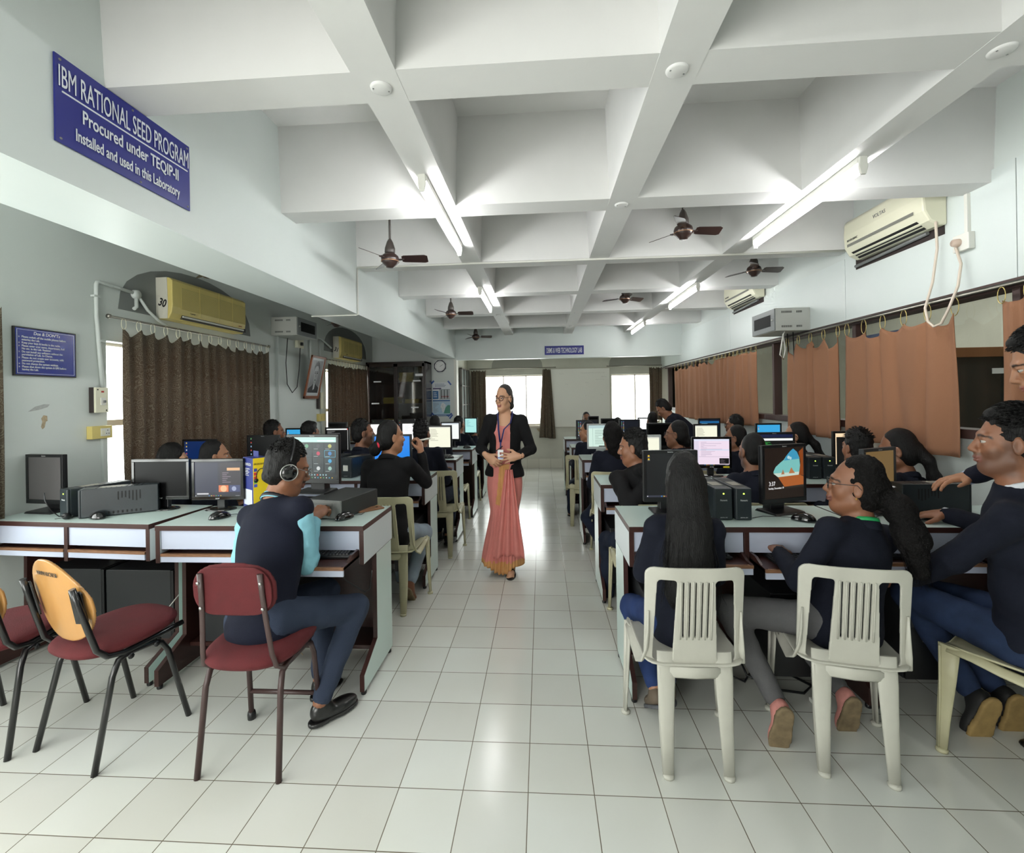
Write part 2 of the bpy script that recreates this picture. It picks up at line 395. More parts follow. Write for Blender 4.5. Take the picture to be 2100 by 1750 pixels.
# rear wall behind the camera, and the wall on the right with its long internal window
wall_y('wall_front', YB-.2, YB, XL-.2, XR+.2, 0, ZC, [], wall_m)
WY = [(.83, 7.35)]
struct(MB().box(XR, XR+.12, YB, YF, 0, 1.17).box(XR, XR+.12, YB, YF, 2.02, ZC).box(XR, XR+.12, YB, .60, 1.17, 2.02).build('wall_right', wall_m))
pn = MB()
for a, c in ((.81, 2.12), (2.125, 4.35), (4.355, 7.74)): pn.box(XR-.012, XR, a, c, 2.01, 2.62 if a < 2 else 2.5)
pn.box(XR-.012, XR, YB, .805, 2.01, 2.62)
for k in range(16):
    for z in (2.03, 2.3): pn.lathe([(.0045, -.002), (.0045, .002)], (0, 0, 0), 8) if False else None
struct(pn.build('trim_4', panel_m))
# frames of the long internal window
fr = MB(); dk = mat('dark window frame', (66, 46, 42), .5, bump=.05)
fr.box(XR-.015, XR+.10, .60, YF-.3, 1.965, 2.015); fr.box(XR-.03, XR+.10, .60, YF-.3, 1.17, 1.225)
for y in (.62, .83, 2.05, 3.3, 4.55, 5.8, 7.30): fr.box(XR+.0, XR+.08, y-.02, y+.02, 1.2, 1.98)
fo = struct(fr.build('window_4', dk, bevel=.003))
gp = MB()
for a, c in ((.85, 2.03), (2.07, 3.28), (3.32, 4.53), (4.57, 5.78), (5.82, 7.28)): gp.quad((XR+.04, a, 1.22), (XR+.04, c, 1.22), (XR+.04, c, 1.97), (XR+.04, a, 1.97))
gp.build('pane', glass_mat('pane glass', refl=.10), fo)
# the neighbouring room seen through that window
nb = MB(); nb.box(5.4, 5.5, -.5, YF, 0, ZC); nb.box(XR+.12, 5.5, YF, YF+.1, 0, ZC); nb.box(XR+.12, 5.5, -.6, -.5, 0, ZC)
struct(nb.build('wall_neighbour', old_wall_m))
struct(MB().box(XR+.4, XR+.6, -.5, YF, 2.25, ZC).build('trim_5', old_wall_m))
l = bpy.data.lights.new('hall lamp', 'AREA'); l.shape = 'RECTANGLE'; l.size = .6; l.size_y = 4; l.energy = 26; l.color = (1, .97, .9)
lo = bpy.data.objects.new('hall lamp', l); C.objects.link(lo); lo.location = (4.0, 3.5, 3.0)
# windows: frames and panes
alu = mat('window frame paint', (206, 196, 182), .5, var=.06)
def window(name, axis, a, c, z0, z1, p, mull, depth=.05, rail=None):
    b = MB(); t = .022
    def bx(u0, u1, v0, v1):
        if axis == 'x': b.box(p-depth/2, p+depth/2, u0, u1, v0, v1)
        else: b.box(u0, u1, p-depth/2, p+depth/2, v0, v1)
    bx(a, c, z0, z0+t*1.6); bx(a, c, z1-t, z1); bx(a, a+t, z0, z1); bx(c-t, c, z0, z1)
    for u in mull: bx(u-t/2, u+t/2, z0, z1)
    if rail: bx(a, c, rail-t, rail+t)
    f = struct(b.build(name, alu, bevel=.002))
    g = MB()
    if axis == 'x': g.quad((p, a, z0), (p, c, z0), (p, c, z1), (p, a, z1))
    else: g.quad((a, p, z0), (c, p, z0), (c, p, z1), (a, p, z1))
    g.build('pane', glass_mat('clear pane', refl=.05), f); return f
window('window_1', 'x', 1.335, 3.0, .75, 1.89, XL-.12, (1.88, 2.43), rail=1.31)
window('window_2', 'x', 4.6, 6.2, .75, 1.89, XL-.12, (5.1, 5.7), rail=1.31)
window('window_3', 'x', -1.8, .45, .75, 1.89, XL-.12, (-1.1, -.4), rail=1.31)
window('window_5', 'y', -1.12, .15, .87, 1.91, YF+.1, (-.71, -.24))
window('window_6', 'y', 1.49, 2.46, .90, 1.89, YF+.1, (1.98,))
struct(MB().box(-1.15, .18, YF-.03, YF+.02, .83, .87).build('trim_6', alu, bevel=.003))
struct(MB().box(XL, XL+.012, 1.30, 3.02, .70, .74).build('trim_7', alu))
# tile skirting on the back bay wall
sk = MB(); sk.box(-1.45, XR, YF-.012, YF, 0, .19)
sm = bpy.data.materials.new('skirting tiles'); sm.use_nodes = True; nt = sm.node_tree; bb = nt.nodes['Principled BSDF']; bb.inputs['Roughness'].default_value = .3
tc = nt.nodes.new('ShaderNodeTexCoord'); mp = nt.nodes.new('ShaderNodeMapping'); mp.inputs['Rotation'].default_value = (PI/2, 0, 0); br = nt.nodes.new('ShaderNodeTexBrick')
nt.links.new(tc.outputs['Object'], mp.inputs[0]); nt.links.new(mp.outputs[0], br.inputs[0]); br.offset = 0
for k, v in (('Scale', 1), ('Mortar Size', .002), ('Brick Width', T), ('Row Height', .4)): br.inputs[k].default_value = v
br.inputs['Color1'].default_value = lin((214, 212, 200)); br.inputs['Color2'].default_value = lin((205, 203, 190)); br.inputs['Mortar'].default_value = lin((150, 145, 132)); nt.links.new(br.outputs[0], bb.inputs[0])
struct(sk.build('baseboard_back', sm))
# arched niches of the bay wall (dark arcs above the windows) and around the air conditioners on the left wall
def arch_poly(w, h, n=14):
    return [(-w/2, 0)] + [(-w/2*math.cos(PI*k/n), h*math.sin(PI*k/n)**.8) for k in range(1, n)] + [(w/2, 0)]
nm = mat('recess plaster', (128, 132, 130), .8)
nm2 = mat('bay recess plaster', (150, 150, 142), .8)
for x, wd, z in ((-.42, 1.05, 2.06), (2.0, 1.1, 2.06)):
    struct(MB().prism([(x+a, z+c) for a, c in arch_poly(wd, .34)], 'y', YF-.004, YF+.02).build('trim_8', nm2))
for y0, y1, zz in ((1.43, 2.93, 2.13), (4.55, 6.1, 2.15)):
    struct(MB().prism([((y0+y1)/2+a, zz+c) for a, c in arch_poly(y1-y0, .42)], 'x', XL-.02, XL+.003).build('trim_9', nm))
# pale conduit running along the third crossbeam and down the long beam
cd = MB(); cd.tube([(-1.43, 2.035, ZB-.012), (-.9, 2.03, ZB-.013), (-.3, 2.035, ZB-.01), (.4, 2.03, ZB-.012), (1.2, 2.035, ZB-.012), (XR-.02, 2.04, ZB-.012)], .009, 8)
cd.tube([(-1.434, 2.04, ZB-.012), (-1.434, 2.04, 2.155), (-1.45, 2.04, 2.152), (-1.83, 2.04, 2.152)], .006, 8)
tag(cd.build('electrical_conduit', white_m), 'long white conduit along the crossbeam and down the long beam', 'conduit')
# plaster scars on the left wall
sc_m = mat('bare plaster', (176, 160, 132), .8, var=.2, vscale=60)
sc2 = mat('scraped paint', (176, 180, 178), .8, var=.1, vscale=60)
def blot(c, pts, m): struct(MB().add([(XL+.0012, c[0]+a, c[1]+z) for a, z in pts], [tuple(range(len(pts)))]).build('trim_10', m))
blot((.93, 1.345), [(-.02, -.03), (-.012, -.045), (0, -.035), (.008, 0), (.018, .005), (.016, .035), (-.005, .04), (-.018, .02), (-.012, 0)], sc_m)
blot((.90, 1.43), [(-.06, -.022), (0, -.012), (.05, .004), (.062, .02), (.03, .022), (-.02, .008)], sc2)
struct(MB().add([(.02+a, YF-.0015, .78+b) for a, b in [(-.06, .03), (-.03, -.02), (0, -.04), (.04, -.015), (.07, .03)]], [(0, 1, 2, 3, 4)]).build('trim_10', sc_m))
# ------------------------------------------------------------------ tube lights
tube_e = emis('fluorescent tube', (255, 255, 255), TUBE_W)
def tube_light(x, y0, y1, label, off=0.0):
    L = y1-y0; r = empty('tube_light', (x, y0, ZB))
    MB().box(-.022, .022, .01, L-.01, -.03, 0).build('batten', white_m, r, bevel=.004)
    for yy in (0, L-.012):
        e = MB().prism([(-.018, 0), (.018, 0), (.02, -.05), (.012, -.085), (-.012, -.085), (-.02, -.05)], 'y', yy, yy+.014)
        e.build('end_cap', grey_m if off else white_m, r, bevel=.003)
    MB().tube([(0, .014, -.062), (0, L-.014, -.062)], .0135, 10).build('tube', tube_e, r)
    tag(r, label, 'tube light', 'fluorescent tube lights under the beams')
tube_light(-.50, .55, 1.60, 'lit tube light under the left beam, nearest the blue sign')
tube_light(-.52, 2.85, 3.80, 'lit tube light far down the left beam, beyond the near one')
tube_light(1.60, .58, 1.68, 'long lit tube light under the right beam, nearest the front')
tube_light(1.63, 2.95, 3.95, 'lit tube light on the right beam, second from the front')
tube_light(1.60, 5.15, 6.1, 'smallest lit tube light on the right beam, near the header')
tube_light(-2.40, -1.75, -.65, 'lit tube light in the left aisle behind the viewer')
tube_light(-.50, -2.2, -1.1, 'lit tube light on the left beam behind the viewer')
# ------------------------------------------------------------------ desks
def desk(x0, y0, w, label, group, rz=0, trays=(0, 0), loc=None):
    r = empty('computer_desk', (x0, y0, 0), rz)
    top = MB().box(0, w, -.004, .42, .80, .826, 1); top.m = [1, 0, 1, 1, 1, 1]
    top.build('tabletop', [mint_m, brown_m], r, bevel=.0015)
    for s, xx in ((0, 0), (1, w-.022)):
        p = MB()
        p.prism([(0, .635), (.42, .635), (.42, .80), (0, .80)], 'x', xx, xx+.022, 0)
        p.prism([(.17, .635), (.165, .19), (-.02, .10), (-.02, .02), (.40, .02), (.40, .635)], 'x', xx, xx+.022, 0)
        # pale laminate faces on both sides of the panel, brown edge band
        for sx in (xx-.0012, xx+.0222):
            p.prism([(.002, .638), (.42, .638), (.42, .80), (.002, .80)], 'x', sx, sx+.001, 1 if (sx < .1) == (s == 0) or True else 0)
        o = [xx-.0012, xx+.0222][s]
        p.prism([(.172, .635), (.168, .188), (-.016, .098), (-.016, .022), (.40, .022), (.40, .635)], 'x', o, o+.001, 2)
        for yy in (.0, .37): p.lathe([(.012, 0), (.014, .004), (.014, .018), (.01, .022)], (xx+.011, yy, 0), 10, 3)
        p.build('side_panel', [brown_m, white_lam, mint_m, black_m], r)
    MB().box(w/2-.011, w/2+.011, 0, .41, .62, .80).build('divider', brown_m, r, bevel=.001)
    MB().box(.022, w-.022, .385, .40, .05, .80).build('modesty_panel', brown_m, r)
    MB().box(.022, w-.022, .19, .385, .115, .135).build('shelf', brown_m, r)
    for k in (0, 1):
        a = .024 + k*(w/2-.013); c = a + w/2 - .037
        MB().box(a, c, .008, .022, .703, .799).build('front_panel', lilac_m, r, bevel=.001)
        out = trays[k]; y = -out
        t = MB(); t.box(a+.002, c-.002, y+.01, y+.30, .668, .680, 0)
        t.box(a+.002, c-.002, y-.002, y+.012, .668, .682, 1); t.box(a+.004, c-.004, y, y+.010, .640, .668, 2)
        for q in (a+.002, c-.014):
            t.prism([(y+.005, .668), (y+.30, .668), (y+.30, .712), (y+.10, .706), (y+.05, .686), (y+.005, .684)], 'x', q, q+.012, 0)
        t.build('keyboard_tray', [brown_m, wood_edge, lilac_m], r)
    tag(r, label, 'desk', group); return r
G = 'rows of computer desks'
RX = .475
desk(RX, .525, 1.08, 'computer desk at front right with two black power units and a keyboard tray pulled out', G, trays=(.10, .15))
desk(1.566, .525, .92, 'computer desk at front right against the curtained wall, man reaching over it', G, trays=(.06, .04))
desk(-1.893, .53, 1.08, 'computer desk at front left where the man with headphones sits', G, trays=(0, .17))
desk(-2.945, .625, 1.0, 'empty computer desk at front left below the blue rules board', G, rz=-.07)
for (y, x1, n) in ((1.57, .475, 'second'), (2.85, .46, 'third'), (3.97, .43, 'fourth'), (5.10, .405, 'fifth')):
    desk(x1, y, 1.08, 'computer desk beside the aisle in the %s row on the right' % n, G, trays=(.08, 0))
    desk(x1+1.09, y, 2.49-x1-1.095, 'computer desk by the curtained wall in the %s row on the right' % n, G)
for (y, x1, n) in ((1.78, -.83, 'second'), (2.92, -.80, 'third'), (3.86, -.78, 'fourth'), (4.95, -.80, 'fifth')):
    desk(x1-1.08, y, 1.08, 'computer desk beside the aisle in the %s row on the left' % n, G, trays=(0, .08))
    desk(-2.82, y, x1-1.085+2.82, 'computer desk near the left wall in the %s row' % n, G)
# ------------------------------------------------------------------ chairs
def plastic_chair(col):
    r = empty('plastic_chair')
    def sdf(U, V):
        tw = .185+.003*(V-.6)
        d = rr(U, V, 0, .60, .185, .195, .035)
        for s in (-1, 1):
            u = U*s - (V-.6)*(-.045)          # openings lean outwards towards the seat
            d = np.maximum(d, -rr(u, V, .112, .585, .036, .163, .016))
        for c in (-.046, -.023, 0, .023, .046): d = np.maximum(d, -rr(U*(1-.10*(V-.6)), V, c, .63, .0027, .112, .0026))
        return d
    def mp(u, v, w):
        g = (v-.40)
        y = -.150-.12*g+1.6*np.maximum(np.abs(u)-.05, 0)**2-.35*np.maximum(.06-g, 0)*0
        return u, y+w, v+0*u
    me = plate('backrest', sdf, -.19, .19, .40, .80, .0042, .011, mp)
    link('backrest', me, col, r)
    rb = MB()
    for c in (-.0575, -.0345, -.0115, .0115, .0345, .0575):
        rb.tube([(c*1.0, -.158-.12*g, .40+g) for g in (.115, .2, .3, .345)], .0028, 6)
    rb.build('rib', col, r)
    sm = plate('seat', lambda U, V: rr(U, V, 0, 0, .190, .175, .05), -.2, .2, -.18, .18, .0125, .008,
               lambda u, v, w: (u, v+.002, .418-.016*np.exp(-((u/.13)**2+(v/.13)**2))-.5*np.maximum(v-.13, 0)**1.3+.12*np.maximum(np.abs(u)-.12, 0)+w))
    link('seat', sm, col, r)
    for s in (-1, 1):
        b = MB()                                # side ribbon: back post, dip, seat edge
        b.tube([(s*.172, -.163, .62), (s*.174, -.158, .54), (s*.178, -.148, .47), (s*.185, -.120, .415), (s*.190, -.07, .388), (s*.192, 0, .396), (s*.192, .08, .412), (s*.190, .155, .418)], [(.003, .004), (.005, .008), (.006, .013), (.006, .020), (.007, .023), (.007, .021), (.007, .02), (.007, .02)], 10, flat=(0, -.1, 1))
        b.build('side_rail', col, r)
        b = MB()
        b.tube([(s*.190, .150, .428), (s*.195, .155, .30), (s*.202, .168, .12), (s*.208, .172, .012)], [(.009, .036), (.008, .029), (.007, .022), (.007, .018)], 10, flat=(0, 1, 0))
        b.tube([(s*.190, .176, .42), (s*.200, .176, .2), (s*.208, .180, .012)], [(.018, .006), (.014, .005), (.010, .004)], 8, flat=(0, 1, 0))
        b.lathe([(.0, 0), (.02, 0), (.021, .008), (.017, .014), (0, .014)], (s*.208, .172, 0), 12)
        b.build('leg', col, r)
        b = MB()
        b.tube([(s*.105, -.150, .46), (s*.108, -.158, .36), (s*.110, -.168, .2), (s*.112, -.185, .012)], [(.006, .036), (.007, .034), (.007, .027), (.007, .02)], 12, flat=(1, 0, 0))
        b.tube([(s*.132, -.146, .40), (s*.132, -.152, .2), (s*.128, -.172, .012)], [(.016, .005), (.014, .005), (.010, .004)], 8, flat=(1, 0, 0))
        b.lathe([(.0, 0), (.021, 0), (.022, .008), (.018, .014), (0, .014)], (s*.112, -.182, 0), 12)
        b.build('leg', col, r)
    b = MB(); b.tube([(-.19, .165, .395), (0, .18, .39), (.19, .165, .395)], [(.006, .022)]*3, 8, flat=(0, 0, 1))
    b.build('apron', col, r); b = MB(); b.tube([(-.12, -.155, .385), (0, -.165, .385), (.12, -.155, .385)], [(.005, .024)]*3, 8, flat=(0, 0, 1))
    b.build('apron', col, r)
    return r
pl_white = mat('white chair plastic', (186, 185, 174), .42, bump=.05, bscale=60, var=.05, vscale=9)
pl_cream = mat('cream chair plastic', (180, 176, 144), .42, bump=.05, bscale=60, var=.05, vscale=9)
GC = 'moulded plastic chairs'
pc = plastic_chair(pl_white)
def put(t, x, y, rz, label, z=0, group=None, first=[True]):
    c = copy_tree(t); c.location = (x, y, z); c.rotation_euler = (0, 0, rz); c['label'] = label
    return c
tag(pc, 'white plastic chair at front right with long-haired woman on it', 'chair', GC); pc.location = (.640, .275, 0)
pc2 = put(pc, 1.262, .285, -.20, 'white plastic chair turned slightly, woman in grey trousers and green lanyard on it')
for i, x in enumerate(('M A V L A B',)):
    pass
pcc = plastic_chair(pl_cream)
tag(pcc, 'cream plastic chair at the right edge of the photo, man in torn jeans on it', 'chair', GC); pcc.location = (1.92, .24, 0); pcc.rotation_euler = (0, 0, .58)
CH = [(-.985, 1.52, .0, 'cream plastic chair under the woman with the red hair tie'), (-.90, 2.62, .06, 'cream plastic chair under the man in the second left row, beside the aisle'),
      (-1.02, 3.62, 0, 'cream plastic chair behind the third left desk with its top just showing'), (-1.02, 4.62, 0, 'cream plastic chair top showing beyond the fourth left desk'),
      (.72, 1.30, 0, 'cream plastic chair just behind the front right desk, under the man turned sideways'), (1.46, 1.33, 0, 'cream plastic chair under the man with close-cropped hair'),
      (.70, 2.50, -.15, 'cream plastic chair with faded writing on its top, third right row'), (1.38, 2.55, 0, 'cream plastic chair under a woman with glasses, behind the pink screen'),
      (.56, 3.62, -.35, 'pale plastic chair standing out into the aisle, right side far row')]
for x, y, rz, lb in CH: put(pcc, x, y, rz, lb)
wm = mat('marker writing', (70, 66, 60), .7)
tx = text('MAVLAB', 'writing', .03, wm, pc2, (-.01-.17, -.004, .412), (PI/2, 0, -PI/2), sx=.8)
tx.location = (-.2005, .13, .392); tx.rotation_euler = (PI/2, 0, -PI/2)
tx = text('PLAT', 'writing', .02, wm, [o for o in C.objects if o.get('label', '').startswith('cream plastic chair with faded')][0], (-.03, -.209, .752), (PI/2, 0, 0))
# red cushioned chairs
red_m = mat('maroon seat fabric', (84, 17, 22), .85, bump=.35, bscale=500, var=.12, vscale=12)
blk_tube = mat('black painted tube', (18, 18, 19), .28, coat=.3)
brn_tube = mat('brown painted tube', (62, 44, 42), .4)
ply_m = mat('varnished plywood', (182, 134, 76), .28, bump=.04, var=.16, vscale=5, stretch=(1, 1, .25), coat=.3)
def cushion(name, w, d, h, m, parent, loc, sag=0, round_=.45, tilt=0):
    f = Field((-w/2-.03, -d/2-.03, -h-.02), (w/2+.03, d/2+.03, h+.03), .009)
    X, Y, Z = np.meshgrid(*f.ax, indexing='ij', sparse=True)
    e = 2.7; q = (np.abs(X/(w/2))**e+np.abs(Y/(d/2))**e)**(1/e)
    zt = h*.5*np.sqrt(np.clip(1-q**4, 0, 1))+sag*np.exp(-((X/(w*.3))**2+(Y/(d*.3))**2))
    f.F = np.where(q < 1, np.maximum(Z-zt, -Z-h*.5*np.sqrt(np.clip(1-q**6, 0, 1))), np.maximum((q-1)*w/2, np.abs(Z)-h*.2)).astype(np.float32)
    V, Q = f.nets(); V = smooth_v(V, Q, 3)
    if tilt: c, s_ = math.cos(tilt), math.sin(tilt); V = np.stack([V[:, 0], V[:, 1]*c-V[:, 2]*s_, V[:, 1]*s_+V[:, 2]*c], 1)
    return link(name, np_mesh(name, V, Q), m, parent, loc)
def bolt(b, p, r=.006, ax='y', m=1): b.lathe([(0, -.003), (r, -.002), (r, .002), (0, .003)], p, 8, m, ax)
def wood_chair(label):
    r = empty('wood_back_chair')
    def sdf(U, V):
        hw = .186*np.clip(1-.42*np.maximum(V-.02, 0)/.17-.10*np.maximum(-V-.02, 0)/.15, .3, 1)
        return np.sqrt((U/1.0)**2+0)-hw*np.sqrt(np.clip(1-(np.abs(V)/.178)**2.8, 0, 1)) + np.where(np.abs(V) > .178, .05, 0)
    me = plate('backrest', sdf, -.19, .19, -.18, .18, .006, .011, lambda u, v, w: (u, -.205-.22*v+.75*u*u+w, .664+v+0*u))
    link('backrest', me, ply_m, r)
    cushion('seat', .39, .41, .062, red_m, r, (0, .0, .452), tilt=.05)
    link('seat_underside', MB().add([(.17*math.cos(a*PI/8), .17*math.sin(a*PI/8), .425) for a in range(16)], [tuple(range(16))]).build('tmp', []).data, mat('torn hessian', (150, 122, 78), .9, bump=.6, bscale=80), r)
    bpy.data.objects.remove(bpy.data.objects['tmp'])
    for s in (-1, 1):
        b = MB()
        b.tube([(s*.165, -.235, .74), (s*.168, -.215, .66), (s*.172, -.19, .56), (s*.174, -.165, .47), (s*.174, -.13, .43), (s*.174, -.07, .415), (s*.172, .10, .425), (s*.170, .17, .43)], .0115, 10)
        b.build('back_frame', blk_tube, r)
        b = MB(); b.prism([(-.022, -.07), (.022, -.07), (.028, -.06), (.028, .06), (.02, .07), (-.022, .07)], 'y', -.004, .004)
        p = b.build('bracket', blk_tube, r, bevel=.002); p.location = (s*.145, -.207, .655); p.rotation_euler = (.2, 0, s*.3)
        b = MB()
        b.tube([(s*.195, -.19, .0), (s*.178, -.115, .34), (s*.174, -.09, .395), (s*.172, -.05, .405), (s*.172, .04, .40), (s*.174, .075, .385), (s*.178, .10, .34), (s*.195, .175, 0)], .0115, 10)
        for yy in (-.05, .05): bolt(b, (s*.185, yy, .392), .012, 'x', 1)
        b.build('leg', [blk_tube, black_m], r)
    b = MB(); b.tube([(-.17, -.06, .402), (.17, -.06, .402)], .009, 8); b.tube([(-.17, .07, .402), (.17, .07, .402)], .009, 8); b.build('crossbar', blk_tube, r)
    return tag(r, label, 'chair', 'maroon chairs with plywood backs')
w1 = wood_chair('maroon-seated chair with yellow plywood back, fully in view at front left')
text('MAV/WAR/CH/158', 'writing', .026, wm, w1, (-.062, -.2345, .772), (PI/2+.22, 0, 0), sx=.62)
w1.location = (-1.818, .235, 0); w1.rotation_euler = (0, 0, -.29)
w2 = copy_tree(w1); w2.location = (-2.335, .225, 0); w2.rotation_euler = (0, 0, .10); w2['label'] = 'maroon-seated chair with plywood back, cut off by the left edge of the photo'
def red_chair():
    r = empty('padded_chair')
    o = cushion('backrest', .335, .215, .036, red_m, r, (0, 0, 0)); o.location = (-.0, -.165, .728); o.rotation_euler = (PI/2+.10, 0, 0)
    link('backrest_board', plate('b', lambda U, V: rr(U, V, 0, 0, .155, .095, .08), -.17, .17, -.12, .12, .008, .006, lambda u, v, w: (u, -.181-.1*v+w, .728+v)), red_m, r)
    cushion('seat', .385, .40, .075, red_m, r, (0, .01, .452), sag=-.008, tilt=.05)
    for s in (-1, 1):
        b = MB()
        b.tube([(s*.118, -.198, .80), (s*.120, -.188, .72), (s*.126, -.176, .62), (s*.138, -.160, .48), (s*.146, -.145, .425), (s*.150, -.11, .400), (s*.150, -.05, .402), (s*.150, .12, .412)], [(.011, .006)]*5+[(.010, .008)]*3, 10, flat=(0, 1, 0))
        for z in (.765, .665): bolt(b, (s*.122, -.203 if z > .7 else -.19, z), .006, 'y', 1)
        b.build('back_frame', [brn_tube, steel_m], r)
        b = MB()
        b.tube([(s*.162, -.17, 0), (s*.152, -.13, .33), (s*.148, -.11, .385), (s*.147, -.07, .398), (s*.147, .07, .398), (s*.149, .11, .38), (s*.152, .13, .33), (s*.163, .165, 0)], .0115, 10)
        b.lathe([(0, 0), (.017, 0), (.018, .02), (.015, .035), (.012, .036)], (s*.163, .165, 0), 12, 1) if s < 0 else None
        b.build('leg', [brn_tube, black_m], r)
    b = MB(); b.tube([(-.158, .15, .135), (.158, .15, .135)], .010, 8); b.tube([(-.148, -.07, .396), (.148, -.07, .396)], .009, 8); b.build('stretcher', brn_tube, r)
    # torn webbing hanging under the seat
    f = Field((-.15, -.14, .33), (.17, .18, .43), .009); f.ell((.02, .03, .412), (.13, .12, .024)); f.ell((.05, .06, .388), (.09, .06, .03), k=.02); f.ripple(.006, 90, 3); V, Q = f.nets()
    link('torn_padding', np_mesh('torn', V, Q), mat('torn hessian', (150, 122, 78), .9, bump=.6, bscale=80), r)
    b = MB(); rg = random.Random(3)
    for _ in range(26):
        x, y = rg.uniform(-.05, .12), rg.uniform(-.02, .11); b.tube([(x, y, .385), (x+rg.uniform(-.02, .02), y, .362), (x+rg.uniform(-.035, .035), y+rg.uniform(-.02, .02), rg.uniform(.325, .35))], .0011, 4)
    b.build('loose_threads', MATS['torn hessian'], r)
    return tag(r, 'maroon padded chair with brown tube frame and torn seat, man with headphones on it', 'chair')
rc = red_chair(); rc.location = (-1.108, .172, 0)
# ------------------------------------------------------------------ screens
PAL = {}
def pe(rgb, s=1.0):
    k = (tuple(rgb), s)
    if k not in PAL: PAL[k] = emis('screen colour %d' % len(PAL), rgb, s*.5)
    return PAL[k]
class Pic:                                   # flat picture made of thin coloured shapes in the plane of a screen
    def __init__(s, w, h): s.w, s.h = w, h; s.b = MB(); s.mats = []; s.n = 0
    def mi(s, m):
        if m not in s.mats: s.mats.append(m)
        return s.mats.index(m)
    def poly(s, pts, m):
        s.n += 1; y = -.0004-.00003*s.n
        s.b.add([((x-.5)*s.w, y, (z-.5)*s.h) for x, z in pts], [tuple(range(len(pts)))], s.mi(m))
    def rect(s, x0, x1, z0, z1, m): s.poly([(x0, z0), (x1, z0), (x1, z1), (x0, z1)], m)
    def disc(s, x, z, r, m, n=14): s.poly([(x+r*math.cos(2*PI*k/n), z+r*s.w/s.h*math.sin(2*PI*k/n)) for k in range(n)], m)
def lines(p, x0, x1, z0, z1, n, m, seed=1, th=.35, minl=.2):
    rg = random.Random(seed)
    for k in range(n):
        z = z1-(z1-z0)*(k+.5)/n; l = rg.uniform(minl, 1); h = (z1-z0)/n*th/2; p.rect(x0, x0+(x1-x0)*l, z-h, z+h, m)
def icons(p, x, n, z1=.95, dz=.075, seed=0):
    cols = [(230, 235, 240), (60, 140, 220), (210, 60, 50), (240, 200, 60), (90, 180, 90), (150, 200, 240)]; rg = random.Random(seed)
    for k in range(n):
        z = z1-k*dz; p.rect(x-.018, x+.018, z-.022, z+.012, pe(rg.choice(cols), .8)); p.rect(x-.025, x+.025, z-.038, z-.030, pe((200, 205, 210), .6))
def taskbar(p, m=(20, 24, 32), s=.5):
    p.rect(0, 1, 0, .045, pe(m, s)); p.rect(.01, .03, .012, .034, pe((230, 230, 235), .8))
    for k in range(6): p.rect(.30+k*.05, .325+k*.05, .012, .034, pe([(60, 140, 220), (230, 190, 70), (220, 80, 60), (90, 180, 110)][k % 4], .8))
    p.rect(.88, .97, .016, .024, pe((210, 215, 220), .7))
